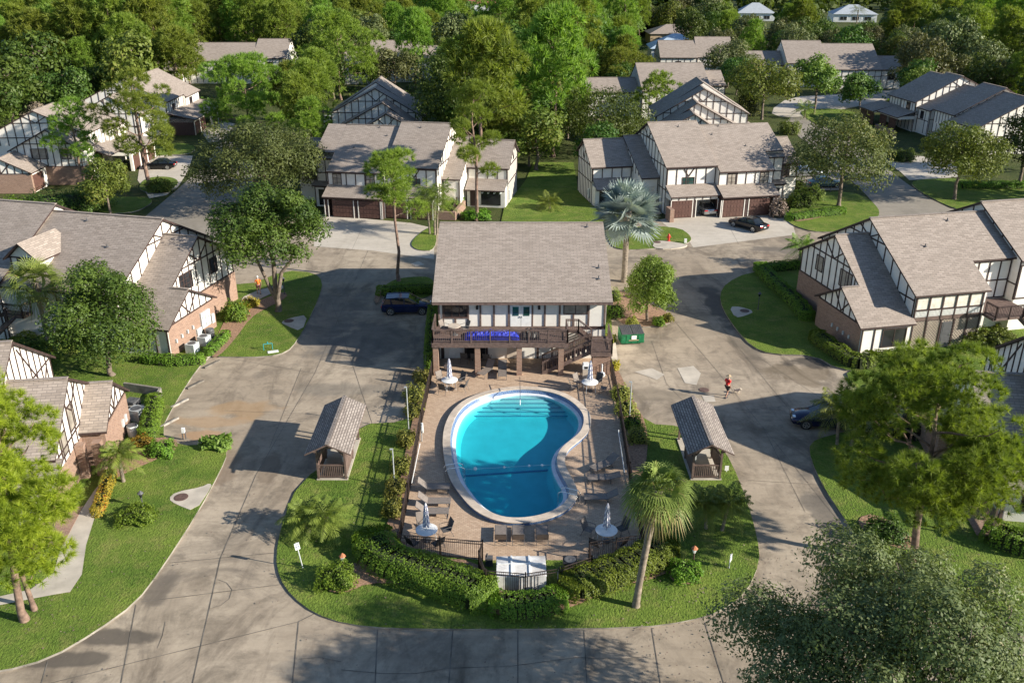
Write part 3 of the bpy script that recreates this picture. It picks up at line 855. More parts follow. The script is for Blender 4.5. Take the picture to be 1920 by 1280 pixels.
# left house lawn, its parking edge, front left lawn
lawn([(535, 508), (590, 513), (606, 530), (598, 560), (575, 610), (556, 642), (538, 662), (500, 671), (415, 671), (395, 668), (60, 760), (-160, 700), (-100, 560), (460, 540)], 1)
lawn([(396, 668), (372, 690), (330, 755), (300, 812), (330, 838), (412, 834), (428, 850), (414, 884), (370, 965), (300, 1073), (255, 1132), (180, 1186), (95, 1236), (0, 1262), (-300, 1300), (-300, 690), (60, 660), (270, 640)], 1)
# right house lawn and the lawn under the big pine
lawn([(1505, 498), (1400, 513), (1362, 532), (1349, 553), (1354, 580), (1382, 622), (1410, 652), (1445, 666), (1528, 668), (1570, 694), (1640, 700), (1700, 690), (2100, 640), (2000, 540)], 1)
lawn([(1583, 694), (1600, 728), (1640, 742), (1960, 742), (2100, 700), (2100, 660), (1700, 668)], 1)
lawn([(1640, 800), (1555, 818), (1517, 832), (1519, 862), (1545, 918), (1580, 970), (1612, 1020), (1660, 1090), (1740, 1150), (2300, 1280), (2300, 760), (1900, 770)], 1)
# far left and behind: rough ground already; a strip of lawn along the far lane
jm = MB()
def joint(a, b, wd=0.03):
    p, q = G(*a), G(*b)
    d = (q - p).normalized(); s = Vector((-d.y, d.x, 0)) * wd / 2
    n = max(1, int((q - p).length / 2.0))
    rr = random.Random(int(a[0] * 7 + a[1]))
    pts = [p + (q - p) * i / n + s * (rr.uniform(-.35, .35) if 0 < i < n else 0) for i in range(n + 1)]
    for i in range(n):
        k0, k1 = 1 + .4 * rr.random(), 1 + .4 * rr.random()
        jm.face([(*(pts[i] - s * k0)[:2], .014), (*(pts[i] + s * k0)[:2], .014), (*(pts[i + 1] + s * k1)[:2], .014), (*(pts[i + 1] - s * k1)[:2], .014)])
for a, b in [((413, 1047), (360, 1285)), ((255, 1133), (225, 1290)), ((90, 1238), (75, 1290)), ((560, 1165), (548, 1285)), ((708, 1180), (703, 1290)), ((849, 1181), (841, 1290)), ((971, 1181), (971, 1290)), ((1095, 1181), (1101, 1290)), ((1222, 1177), (1240, 1290)),
             ((75, 1285), (560, 1165)), ((265, 1128), (530, 1095)), ((318, 1055), (517, 1036)), ((413, 1047), (480, 890)), ((480, 890), (590, 700)), ((590, 700), (690, 470)), ((505, 840), (565, 690)), ((430, 672), (590, 700)), ((420, 770), (570, 775)),
             ((590, 700), (790, 668)), ((560, 1165), (590, 1150)), ((1350, 1150), (1322, 1168)), ((1322, 1168), (1360, 1290)), ((1255, 600), (1222, 560)), ((1222, 640), (1250, 720)), ((1255, 590), (1340, 690)), ((1340, 690), (1600, 1010)), ((1310, 560), (1490, 780)),
             ((1180, 700), (1345, 690)), ((1250, 720), (1300, 770)), ((1345, 690), (1430, 660)), ((1420, 668), (1560, 760)), ((1230, 480), (1480, 452)), ((1310, 465), (1420, 500)), ((1480, 452), (1640, 430)), ((600, 462), (812, 487)), ((690, 470), (812, 500)), ((1300, 466), (1490, 442)),
             ((1370, 430), (1385, 458)), ((680, 425), (660, 468)), ((1430, 800), (1510, 960)), ((1380, 770), (1490, 760)), ((1400, 900), (1560, 910)), ((620, 560), (700, 800)), ((610, 600), (800, 590))]:
    joint(a, b, 0.04 if G(*a).y < 42 else 0.02)
def crack(pts, wd=0.03):
    for a, b in zip(pts[:-1], pts[1:]): joint(a, b, wd)
crack([(640, 1255), (715, 1262), (780, 1262), (840, 1252), (900, 1250), (960, 1248), (1020, 1240), (1080, 1232), (1160, 1235), (1220, 1230)], .022)
crack([(408, 1086), (425, 1092), (435, 1105), (430, 1122), (415, 1134), (392, 1141)], .02); crack([(560, 1235), (600, 1232), (640, 1240)], .02); crack([(310, 1165), (305, 1190), (295, 1215)], .018)
jo = jm.build('joint', M['joint'], road); tag(jo, kind='stuff')
# pale concrete repair slabs and drain aprons
for i, px in enumerate([[(1190, 697), (1222, 690), (1246, 702), (1232, 712)], [(1270, 690), (1300, 686), (1314, 700), (1306, 722), (1284, 718)], [(1316, 742), (1338, 741), (1342, 753), (1322, 754)], [(770, 494), (785, 490), (796, 496), (780, 500)]]):
    sheet('patch', gpoly(px, 0), 0.018, M['conc2'], parent=road)
def drain(px, cover, label):
    mb = MB(); mb.prism(gpoly(px, 1), -0.01, 0.128, 0)
    e = thing('drain_cover', label, 'manhole', (0, 0, 0))
    mb.build('apron', M['conc2'], e)
    p = G(*cover)
    m2 = MB(); m2.lathe([(0.0, .145), (.38, .145), (.42, .135), (.42, .12)], (p.x, p.y, 0), 20)
    m2.build('lid', M['rust'], e)
drain([(316, 938), (330, 925), (378, 916), (394, 908), (398, 914), (366, 962), (330, 948)], (340, 935), 'round iron manhole lid in a concrete apron on the front left lawn')
drain([(526, 606), (545, 598), (578, 592), (566, 624), (536, 612)], (542, 604), 'round iron manhole lid in a concrete apron beside the left house lawn')
drain([(1367, 577), (1388, 577), (1415, 586), (1398, 594), (1378, 598)], (1396, 585), 'round manhole lid in a pale apron on the shaded right lawn')
drain([(1222, 466), (1228, 454), (1245, 453), (1290, 460), (1284, 465), (1250, 469)], (1232, 456), 'small round lid in a pale apron near the red hydrant')
def flat_lid(p, r, label):
    c = G(*p); mb = MB(); mb.lathe([(0, .03), (r * .9, .03), (r, .02), (r, 0)], (0, 0, 0), 20)
    tag(mb.build('manhole_cover', M['rust'], loc=(c.x, c.y, 0.003)), label, 'manhole')
flat_lid((1320, 731), .38, 'round iron manhole cover in the road behind the red shirted walker')
# ------------------------------------------------------------------ pool
deck = gpoly([(806, 650), (1150, 650), (1150, 690), (1160, 760), (1180, 900), (1209, 1034), (1100, 1052), (905, 1052), (745, 1036), (765, 940), (790, 800), (812, 700)], 0)
mb = MB()
# deck with a hole under the pool
mb = MB()
holed(mb, deck, HOLE, 0.11)
for a, b in zip(deck, deck[1:] + deck[:1]): mb.face([(*a, -.02), (*b, -.02), (*b, .11), (*a, .11)], 1)
tag(mb.build('pool_deck', [M['paver'], M['coping']]), kind='structure')
pool = thing('swimming_pool', 'kidney shaped swimming pool with raised stone coping and turquoise water', 'swimming pool')
def band(mbx, A, za, B, zb, m=0):
    for i in range(n):
        j = (i + 1) % n
        zA0, zA1 = (za[i], za[j]) if isinstance(za, list) else (za, za)
        zB0, zB1 = (zb[i], zb[j]) if isinstance(zb, list) else (zb, zb)
        mbx.face([(*A[i], zA0), (*A[j], zA1), (*B[j], zB1), (*B[i], zB0)], m)
mb = MB(); band(mb, inset(RO, .03), 0.10, inset(RO, .03), CZ - .06, 0); mb.build('outer_wall', M['tile'], pool, smooth=True)
mb = MB(); band(mb, RO, CZ - .06, RO, CZ); band(mb, RO, CZ, R1, CZ + .01); band(mb, R1, CZ + .01, R1, CZ - .05); mb.build('coping', M['coping'], pool, smooth=True)
mb = MB(); band(mb, inset(R1, -.02), CZ - .05, R2, 0.10); mb.build('tile_band', M['tile'], pool, smooth=True)
mb = MB(); band(mb, R2, 0.10, R3, 0.06); band(mb, R3, 0.06, R3, -.08); mb.build('gutter', M['gutter'], pool, smooth=True)
ys = [p[1] for p in R3]; y0, y1 = min(ys), max(ys)
def dep(y):
    t = (y1 - y) / (y1 - y0)
    return -(0.66 + 0.14 * min(1, t / .55) + 0.62 * max(0, min(1, (t - .5) / .4)) ** 1.2)
mb = MB()
zs = [dep(p[1]) for p in R3]
band(mb, R3, -.08, R3, [z + .3 for z in zs])
RA = inset(R3, .3); band(mb, R3, [z + .3 for z in zs], RA, zs)
prev, pz = RA, zs
for t in (.3, .6, .85):
    nx = lerp_ring(RA, [(PC.x, PC.y)] * n, t); nz = [dep(p[1]) for p in nx]
    band(mb, prev, pz, nx, nz); prev, pz = nx, nz
for i in range(n):
    j = (i + 1) % n
    mb.face([(*prev[i], pz[i]), (*prev[j], pz[j]), (PC.x, PC.y, dep(PC.y))])
mb.build('basin', M['plaster'], pool, smooth=True)
# entry steps at the far end
def chord(Rg, y):
    xs = []
    for i in range(n):
        a, b = Rg[i], Rg[(i + 1) % n]
        if (a[1] - y) * (b[1] - y) < 0: xs.append(a[0] + (b[0] - a[0]) * (y - a[1]) / (b[1] - a[1]))
    return min(xs), max(xs)
stp, nos = MB(), MB()
for k, (py, zt) in enumerate([(234, -.10), (259, -.21), (284, -.32), (309, -.43), (335, -.54)]):
    yf = y1 - .40 - .44 * k
    back = yf + 0.9 if k else y1 - .1
    if k == 0: yb = y1 - .35
    x0, x1_ = chord(R3, yf)
    pts = [p for p in R3 if p[1] > yf]
    poly = [(x0 + .06, yf)] + sorted([(p[0] * .985, p[1] - .05) for p in pts], key=lambda p: p[0]) + [(x1_ - .06, yf)]
    stp.prism(poly[::-1], -1.3, zt, 0)
    nos.box(x0 + .08, x1_ - .08, yf - .012, yf + .035, zt - .03, zt + .012)
stp.build('step', M['plaster'], pool); nos.build('step_edge', M['tile'], pool)
mb = MB(); a, b = G(780 + 372 / 4.17, 680 + 893 / 4.17, -1.0), G(780 + 1085 / 4.17, 680 + 850 / 4.17, -1.0)
mb.beam((a.x, a.y, dep(a.y) + .02), (b.x, b.y, dep(b.y) + .02), .16, .03); mb.build('floor_stripe', M['tile'], pool)
# water: clear body with a faint turquoise absorption
wm = bpy.data.materials.new('pool water'); wm.use_nodes = True
nt = wm.node_tree; nt.nodes.remove(nt.nodes['Principled BSDF']); out = nt.nodes['Material Output']
tr = nd(nt, 'ShaderNodeBsdfTransparent'); tr.inputs[0].default_value = (0.93, 0.985, 0.985, 1)
gl = nd(nt, 'ShaderNodeBsdfGlossy'); gl.inputs['Roughness'].default_value = 0.03
fr = nd(nt, 'ShaderNodeFresnel'); fr.inputs['IOR'].default_value = 1.33
nz_ = nd(nt, 'ShaderNodeTexNoise'); nz_.inputs['Scale'].default_value = 1.6; nz_.inputs['Detail'].default_value = 4; nt.links.new(geopos(nt), nz_.inputs['Vector'])
bp = nd(nt, 'ShaderNodeBump'); bp.inputs['Strength'].default_value = 0.3; bp.inputs['Distance'].default_value = 0.05
nt.links.new(nz_.outputs['Fac'], bp.inputs['Height']); nt.links.new(bp.outputs[0], gl.inputs['Normal'])
mx = nd(nt, 'ShaderNodeMixShader'); ge = nd(nt, 'ShaderNodeNewGeometry'); sx_ = nd(nt, 'ShaderNodeSeparateXYZ'); nt.links.new(ge.outputs['True Normal'], sx_.inputs[0])
fac_ = mathn(nt, 'MULTIPLY', mathn(nt, 'MULTIPLY', fr.outputs[0], mathn(nt, 'SUBTRACT', 1.0, ge.outputs['Backfacing'])), mathn(nt, 'GREATER_THAN', sx_.outputs[2], 0.9))
nt.links.new(fac_, mx.inputs[0]); nt.links.new(tr.outputs[0], mx.inputs[1]); nt.links.new(gl.outputs[0], mx.inputs[2])
nt.links.new(mx.outputs[0], out.inputs['Surface'])
va = nd(nt, 'ShaderNodeVolumeAbsorption'); va.inputs['Color'].default_value = (0.10, 0.90, 0.96, 1); va.inputs['Density'].default_value = 0.95
nt.links.new(va.outputs[0], out.inputs['Volume'])
mb = MB()
RW = inset(R3, .012); zw = [dep(p[1]) + .33 for p in RW]
band(mb, RW, zw, RW, WZ)
RB = inset(R3, .32); zb_ = [dep(p[1]) + .015 for p in RB]
band(mb, RB, zb_, RW, zw)
mb.face([(*p, WZ) for p in RW])
prev, pz = RB, zb_
for t in (.3, .6, .85):
    nx = lerp_ring(RB, [(PC.x, PC.y)] * n, t); nz = [dep(p[1]) + .015 for p in nx]
    band(mb, nx, nz, prev, pz); prev, pz = nx, nz
for i in range(n):
    j = (i + 1) % n
    mb.face([(*prev[j], pz[j]), (*prev[i], pz[i]), (PC.x, PC.y, dep(PC.y) + .015)])
wo = mb.build('pool_water', wm, weld=True)
import bmesh
bm = bmesh.new(); bm.from_mesh(wo.data); bmesh.ops.recalc_face_normals(bm, faces=bm.faces); bm.to_mesh(wo.data); bm.free(); tag(wo, kind='structure')
# float line, handrail, ladders
fl = thing('float_line', 'rope of white floats across the pool near the deep end', 'float rope')
fp = [G(780 + x / 4.17, 680 + y / 4.17, WZ + .03) for x, y in [(372, 832), (440, 832), (462, 828), (690, 816), (885, 804), (985, 799), (1090, 795)]]
mb = MB(); mb.tube(fp, .007, 5); mb.build('rope', M['white'], fl)
for i, p in enumerate(fp[2:6]):
    mb = MB(); r = .13 if i == 0 else .09
    mb.lathe([(0, -r), (r * .7, -r * .7), (r, 0), (r * .7, r * .7), (0, r)], (p.x, p.y, p.z), 10); mb.build('float', M['white'], fl, smooth=True)
hr = thing('pool_handrail', 'slim steel handrail rising from the pool steps', 'handrail')
a = G(975, 736 + 4, .36); b = G(975, 752, -.5)
mb = MB(); mb.tube([(a.x, y1 + .9, .11), (a.x, y1 + .9, 1.0), (a.x, y1 + .78, 1.12), (a.x, y1 - 1.2, .95), (a.x, y1 - 1.9, .6), (a.x, y1 - 2.1, .3), (a.x, y1 - 2.1, -.85)], .024, 8); mb.build('rail', M['chrome'], hr, smooth=True)
def ladder(i0, label):
    e = thing('pool_ladder', label, 'pool ladder')
    p, q = Vector(RO[i0]), Vector(R3[i0])
    d = (q - p).normalized(); s = Vector((-d.y, d.x)) * .24
    for sg in (-1, 1):
        b = p - d * .25 + s * sg; mb = MB()
        pts = [(*b, .11), (*b, .85), (*(b + d * .12), 1.02), (*(b + d * .95), 1.02), (*(b + d * 1.2), .85), (*(b + d * 1.22), -.9)]
        mb.tube(pts, .024, 8); mb.build('rail', M['chrome'], e, smooth=True)
    for k in range(3):
        b = p + d * .97; mb = MB(); z = -.15 - .28 * k
        mb.beam((*(b - s), z), (*(b + s), z), .09, .03); mb.build('rung', M['white'], e)
def near_i(px, py):
    g = G(px, py, CZ); return min(range(n), key=lambda i: (RO[i][0] - g.x) ** 2 + (RO[i][1] - g.y) ** 2)
ladder(near_i(845, 892), 'steel grab rail ladder on the left pool edge beside the float rope')
ladder(near_i(1078, 940), 'steel grab rail ladder on the right pool edge at the deep end')
# ------------------------------------------------------------------ buildings
class House:
    def __init__(s, name, label, cat, loc, ang, mirror=False, group=None):
        s.e = thing(name, label, cat, (loc[0], loc[1], 0), R(ang), group)
        s.sx = -1 if mirror else 1
        s.k = random.Random(len(label))
    def mb(s): return MB(s.sx)
    def world(s, u, v, z=0):
        return s.e.matrix_basis @ Vector((u * s.sx, v, z))
    # a gabled volume; zf/zb are the roof edge heights at v0-oh / v1+oh, ridge along u at v=vr
    def block(s, u0, u1, v0, v1, vr, zf, zb, zr, oh=.35, rake=.28, z0=0.0, wall=None, brick_to=None, roof=True, rake0=None, rake1=None, t=.16):
        sf = (zr - zf) / (vr - v0 + oh); sb = (zr - zb) / (v1 + oh - vr)
        f = lambda v: zf + sf * (v - v0 + oh) if v <= vr else zb + sb * (v1 + oh - v)
        g = lambda v: f(v) - t * .6
        wm_ = wall or M['wall']
        mb = s.mb()
        A = lambda u: [(u, v0, z0), (u, v1, z0), (u, v1, g(v1)), (u, vr, g(vr)), (u, v0, g(v0))]
        mb.face(A(u0)[::-1]); mb.face(A(u1))
        mb.face([(u0, v0, z0), (u1, v0, z0), (u1, v0, g(v0)), (u0, v0, g(v0))])
        mb.face([(u1, v1, z0), (u0, v1, z0), (u0, v1, g(v1)), (u1, v1, g(v1))])
        mb.build('wall', wm_, s.e)
        if roof:
            mb = s.mb()
            a, b = u0 - (rake if rake0 is None else rake0), u1 + (rake if rake1 is None else rake1)
            C = [(v0 - oh, zf), (vr, zr), (v1 + oh, zb)]; D = [(v, z - t) for v, z in C]
            for i in (0, 1):
                mb.face([(a, *C[i]), (b, *C[i]), (b, *C[i + 1]), (a, *C[i + 1])], 0)
                mb.face([(a, *D[i + 1]), (b, *D[i + 1]), (b, *D[i]), (a, *D[i])], 1)
                mb.face([(a, *D[i]), (a, *C[i]), (a, *C[i + 1]), (a, *D[i + 1])], 1)
                mb.face([(b, *D[i + 1]), (b, *C[i + 1]), (b, *C[i]), (b, *D[i])], 1)
            mb.face([(a, *D[0]), (b, *D[0]), (b, *C[0]), (a, *C[0])], 1)
            mb.face([(b, *D[2]), (a, *D[2]), (a, *C[2]), (b, *C[2])], 1)
            # ridge cap
            mb.beam((a + .02, vr, zr + .015), (b - .02, vr, zr + .015), .28, .05, 0)
            mb.build('roof', [M['shingle'], M['timber']], s.e)
        return f, g
    def shed(s, u0, u1, v0, zlo, v1, zhi, t=.14, rk=.2, oh=.35, name='lower_roof'):
        mb = s.mb(); a, b = u0 - rk, u1 + rk
        sl_ = (zhi - zlo) / (v1 - v0)
        p, q = (v0 - oh, zlo - sl_ * oh), (v1, zhi)
        mb.face([(a, *p), (b, *p), (b, *q), (a, *q)], 0)
        P2, Q2 = (p[0], p[1] - t), (q[0], q[1] - t)
        mb.face([(a, *Q2), (b, *Q2), (b, *P2), (a, *P2)], 1)
        mb.face([(a, *P2), (b, *P2), (b, *p), (a, *p)], 1)
        mb.face([(a, *P2), (a, *p), (a, *q), (a, *Q2)], 1); mb.face([(b, *Q2), (b, *q), (b, *p), (b, *P2)], 1)
        mb.face([(b, *Q2), (a, *Q2), (a, *q), (b, *q)], 1)
        mb.build(name, [M['shingle'], M['timber']], s.e)
    def gable_timber(s, u, sgn, v0, v1, vr, g, zlo, levels=(), sp=1.1, brace=None, w_=.11, vmin=None, diag=()):
        'boards on a gable wall at u, facing sgn'
        mb = s.mb(); x = u + sgn * .022
        def brd(v_a, z_a, v_b, z_b): mb.beam((x, v_a, z_a), (x, v_b, z_b), w_, .05, up=(1, 0, 0))
        def brd(v_a, z_a, v_b, z_b):
            d = Vector((0, v_b - v_a, z_b - z_a)).normalized(); nrm = Vector((0, -d.z, d.y)) * w_ / 2
            P = [Vector((x - .03, v_a, z_a)) - nrm, Vector((x - .03, v_b, z_b)) - nrm, Vector((x - .03, v_b, z_b)) + nrm, Vector((x - .03, v_a, z_a)) + nrm]
            Q = [p + Vector((.06, 0, 0)) for p in P]
            mb.face(P); mb.face(Q)
            for i in range(4): mb.face([P[i], P[(i + 1) % 4], Q[(i + 1) % 4], Q[i]])
        k = max(1, round((v1 - v0) / sp))
        for i in range(k + 1):
            v = v0 + (v1 - v0) * i / k
            v = min(max(v, v0 + .07), v1 - .07)
            if g(v) - .05 > zlo + .2: brd(v, zlo, v, g(v) - .05)
        x += sgn * .004
        for zl in levels:
            lo, hi = v0, v1
            while g(lo) < zl + .05 and lo < vr: lo += .05
            while g(hi) < zl + .05 and hi > vr: hi -= .05
            if hi > lo: brd(lo, zl, hi, zl)
        x += sgn * .003
        if brace:
            zb_, dv = brace
            for sg in (-1, 1):
                v = vr + sg * dv
                zt = g(v) - .05
                if zt > zb_: brd(vr, zb_, v, zt)
        for a in diag: brd(*a)
        mb.build('timber_framing', M['timber'], s.e)
    def front_timber(s, v, u0, u1, zlo, zhi, sp=1.1, sgn=-1, levels=None, skip=(), w_=.11, posts=None):
        mb = s.mb(); y = v + sgn * .02
        k = max(1, round((u1 - u0) / sp))
        for i in range(k + 1):
            u = u0 + (u1 - u0) * i / k
            u = min(max(u, u0 + w_ / 2), u1 - w_ / 2)
            if any(a < u < b for a, b in skip): continue
            mb.box(u - w_ / 2, u + w_ / 2, y - .03, y + .03, zlo, zhi)
        for zl in (levels if levels is not None else (zlo, zhi)):
            mb.box(u0, u1, y - .033, y + .033, zl - w_ / 2, zl + w_ / 2)
        mb.build('timber_framing', M['timber'], s.e)
    def window(s, pl, c, a, z, w_, h, sgn=-1, glass='glass', mull=1, rail=0, fr=.07, name='window', frame='timber'):
        'pl: f = plane v=c (a along u), g = plane u=c (a along v)'
        fm, pm = s.mb(), s.mb()
        def bx(m, a0, a1, z0, z1, d0, d1):
            q0, q1 = sorted((c + sgn * d0, c + sgn * d1))
            if pl == 'f': m.box(a0, a1, q0, q1, z0, z1)
            else: m.box(q0, q1, a0, a1, z0, z1)
        bx(fm, a - fr, a + w_ + fr, z - fr, z, -.02, .07); bx(fm, a - fr, a + w_ + fr, z + h, z + h + fr, -.02, .07)
        bx(fm, a - fr, a, z, z + h, -.02, .07); bx(fm, a + w_, a + w_ + fr, z, z + h, -.02, .07)
        for i in range(mull): bx(fm, a + w_ * (i + 1) / (mull + 1) - .025, a + w_ * (i + 1) / (mull + 1) + .025, z, z + h, -.02, .05)
        for i in range(rail): bx(fm, a, a + w_, z + h * (i + 1) / (rail + 1) - .02, z + h * (i + 1) / (rail + 1) + .02, -.02, .048)
        bx(pm, a, a + w_, z, z + h, -.03, .025)
        f = fm.build(name, M[frame], s.e)
        pm.build('pane', M[glass], f)
    def garage(s, u, w_, h=2.15, v=0.0, label=None):
        d = s.mb()
        for i in range(4):
            z0 = .05 + i * (h - .05) / 4
            d.box(u, u + w_, v - .03, v + .03, z0 + .012, z0 + (h - .05) / 4)
            for j in range(6):
                a = u + .12 + j * (w_ - .24) / 6
                d.box(a + .05, a + (w_ - .24) / 6 - .05, v - .055, v - .02, z0 + .1, z0 + (h - .05) / 4 - .08)
        d.build('garage_door', M['garage'], s.e)
    def door(s, pl, c, a, z, w_, h, sgn=-1, mat='white'):
        m = s.mb()
        def bx(mm, a0, a1, z0, z1, d0, d1):
            q0, q1 = sorted((c + sgn * d0, c + sgn * d1))
            if pl == 'f': mm.box(a0, a1, q0, q1, z0, z1)
            else: mm.box(q0, q1, a0, a1, z0, z1)
        bx(m, a, a + w_, z, z + h, -.02, .04)
        for k in (0, 1): bx(m, a + .12, a + w_ - .12, z + .15 + k * h * .48, z + h * .44 + k * h * .5, .03, .055)
        d = m.build('door', M[mat], s.e)
        k_ = s.mb(); bx(k_, a + w_ - .14, a + w_ - .08, z + h * .47, z + h * .51, .04, .1); k_.build('handle', M['chrome'], d)
    def bx(s, name, x0, x1, y0, y1, z0, z1, mat):
        mb = s.mb(); mb.box(x0, x1, y0, y1, z0, z1); return mb.build(name, M[mat], s.e)
    def railing(s, pts, h=1.0, sp=.14, name='railing', mat='timber', post=1.6, parent=None, bal=.028):
        mb = s.mb()
        for (a, b) in zip(pts[:-1], pts[1:]):
            a, b = Vector(a), Vector(b); L = (b - a).length
            up = Vector((0, 0, h))
            mb.beam(a + up, b + up, .10, .05); mb.beam(a + up * .12, b + up * .12, .05, .07); mb.beam(a + up * .9, b + up * .9, .05, .05)
            k = max(1, int(L / sp))
            for i in range(1, k):
                p = a + (b - a) * i / k
                mb.beam(p + up * .1, p + up * .95, bal, bal)
            k = max(1, round(L / post))
            for i in range(k + 1):
                p = a + (b - a) * i / k
                mb.beam(p - up * .12, p + up * 1.02, .1, .1)
        return mb.build(name, M[mat], parent or s.e)
    def stairs(s, p, q, w_, n, mat='timber2', side=None):
        'open steps from p up to q'
        p, q = Vector(p), Vector(q)
        d = Vector((q.x - p.x, q.y - p.y, 0)).normalized(); r = Vector((-d.y, d.x, 0))
        mb = s.mb()
        for sg in (-1, 1): mb.beam(p + r * sg * w_ / 2, q + r * sg * w_ / 2, .05, .28)
        for i in range(n):
            c = p + (q - p) * (i + .5) / n
            mb.beam(c - r * w_ / 2, c + r * w_ / 2, .29, .045)
        return mb.build('staircase', M[mat], s.e)
    def vent(s, u, v, z, h=.35):
        mb = s.mb(); mb.cyl((u, v, z - .25), (u, v, z + h * .8), .045, n=8); mb.lathe([(.16, 0), (.06, .08)], (u, v, z - .08), 8); mb.build('roof_vent', M['dkgrey'], s.e)

G_T = 'timber framed townhouses of the estate'
# ---- the clubhouse
H = House('clubhouse', 'two storey half timbered clubhouse with raised timber deck at the far end of the pool', 'clubhouse', (0.6, 64.95), 0)
f, g = H.block(-6.3, 6.7, 0, 17.6, 8.9, 5.12, 5.12, 8.62, oh=.72, rake=.42, z0=.05, t=.2)
for (a, b, z0, z1) in [(-6.3, 6.7, 2.62, 2.86)]: H.bx('floor_band', a, b, -.05, 0, z0, z1, 'timber')
mb = H.mb()
for u in (-6.27, -5.95, -5.0, -4.0, -3.05, -2.0, -.85, .98, 1.95, 3.1, 5.35, 6.6): mb.box(u - .07, u + .07, -.055, .01, 2.86 if u not in (-5.0,) else 2.86, 4.72 if u not in (-5.0,) else 3.6)
mb.box(4.18 - .06, 4.18 + .06, -.055, .01, 2.86, 3.9); mb.box(-6.3, 6.7, -.06, .01, 4.66, 4.8); mb.box(-5.95, -4.0, -.06, .01, 3.52, 3.64)
mb.build('timber_framing', M['timber2'], H.e)
H.window('f', 0, -5.85, 3.68, 1.75, .92, mull=2, glass='glass')
H.window('f', 0, 3.45, 3.95, 1.75, .68, mull=1, glass='blind')
for a in (-.72, .12):
    m = H.mb(); m.box(a, a + .8, -.05, .01, 2.86, 4.62); d = m.build('door', M['white'], H.e)
    m = H.mb(); m.box(a + .16, a + .64, -.07, -.04, 3.75, 4.5); m.build('door_glass', M['glass2'], d)
    m = H.mb(); m.beam((a + (.74 if a < 0 else .06), -.08, 3.6), (a + (.74 if a < 0 else .06), -.08, 3.72), .04, .04); m.build('handle', M['chrome'], d)
for u in (-3.3, 1.5):
    m = H.mb(); m.box(u - .09, u + .09, -.2, 0, 4.32, 4.56); m.lathe([(.12, 0), (0, .1)], (u, -.1, 4.56), 6); m.build('wall_lamp', M['black'], H.e)
# ground storey
for (a, b, mt) in [(-6.2, -5.95, 'timber'), (-4.35, -4.2, 'timber'), (-2.7, -2.5, 'timber'), (-.55, -.35, 'timber'), (1.35, 1.5, 'timber'), (2.5, 2.62, 'timber')]:
    H.bx('post', a, b, -.05, 0, .1, 2.62, mt)
H.door('f', 0, -5.55, .15, 1.05, 2.1, mat='white'); H.door('f', 0, 1.55, .15, 1.0, 2.1, mat='white')
H.window('f', 0, -3.0 + .6, 1.45, 1.5, .6, mull=1)
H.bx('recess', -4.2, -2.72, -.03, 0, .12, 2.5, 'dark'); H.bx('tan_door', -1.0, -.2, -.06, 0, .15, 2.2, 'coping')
mb = H.mb(); mb.box(-5.3, -4.8, -.06, -.03, 1.55, 2.1); mb.build('notice_board', M['straw'], H.e)
# deck with railing, brick pillars, stairs
FV = -3.2
dk = H.mb()
for i in range(20): dk.box(-6.55, 3.55, FV + i * .16, FV + i * .16 + .152, 2.80, 2.85)
for i in range(14): dk.box(-6.5 + i * .77, -6.4 + i * .77, FV + .05, 0, 2.55, 2.80)
dk.box(3.55, 4.55, -1.15, -.02, 2.79, 2.845)
dk.box(-6.6, 3.6, FV - .09, FV - .01, 2.48, 2.84); dk.box(-6.66, -6.58, FV - .05, 0, 2.48, 2.84); dk.box(3.56, 3.64, FV, -1.2, 2.48, 2.84)
dk.build('deck', M['timber2'], H.e)
H.railing([(-6.55, 0, 2.85), (-6.55, FV, 2.85), (3.55, FV, 2.85)], 1.05, .15, mat='timber2', post=1.45)
H.railing([(3.55, FV, 2.85), (3.55, -1.15, 2.85), (4.5, -1.15, 2.85)], 1.05, .15, mat='timber2', post=1.0)
H.railing([(4.5, -1.15, 2.85), (5.5, -1.15, 2.05)], 1.05, .15, mat='timber2', post=1.2)
H.stairs((5.5, -.6, 1.98), (4.5, -.6, 2.78), 1.0, 5)
ld = H.mb()
for i in range(19): ld.box(5.4, 6.9, -3.05 + i * .16, -3.05 + i * .16 + .152, 1.98, 2.03)
ld.box(5.35, 6.95, -3.14, -3.06, 1.70, 2.03); ld.box(6.9, 6.98, -3.1, -.05, 1.70, 2.03); ld.box(5.32, 5.4, -3.1, -.05, 1.75, 2.0)
ld.build('landing', M['timber2'], H.e)
H.railing([(5.4, -3.1, 2.03), (6.92, -3.1, 2.03), (6.92, -.1, 2.03)], 1.05, .15, mat='timber2', post=1.5)
H.stairs((1.7, -2.3, .15), (5.4, -2.3, 1.95), 1.2, 10)
H.railing([(1.75, -2.92, .2), (5.35, -2.92, 1.98)], .98, .16, mat='timber2', post=1.3)
H.railing([(1.75, -1.68, .2), (5.35, -1.68, 1.98)], .98, .16, mat='timber2', post=1.3)
for u in (-6.35, -3.2, -.05, 3.1):
    H.bx('brick_pillar', u - .2, u + .2, FV + .02, FV + .42, .1, 2.48, 'brick')
H.bx('brick_pier', 5.5, 6.85, -3.0, -1.9, .1, 1.70, 'brick')
for (u, y, z) in [(6.2, 1.6, 0), (6.3, 2.9, 0), (5.7, 8.0, 0)]: H.vent(u, y + .3, f(y + .3) + .1, .22)
mb = H.mb(); mb.beam((-6.7, -.76, 5.0), (7.1, -.76, 5.0), .12, .12); mb.build('gutter', M['timber2'], H.e)

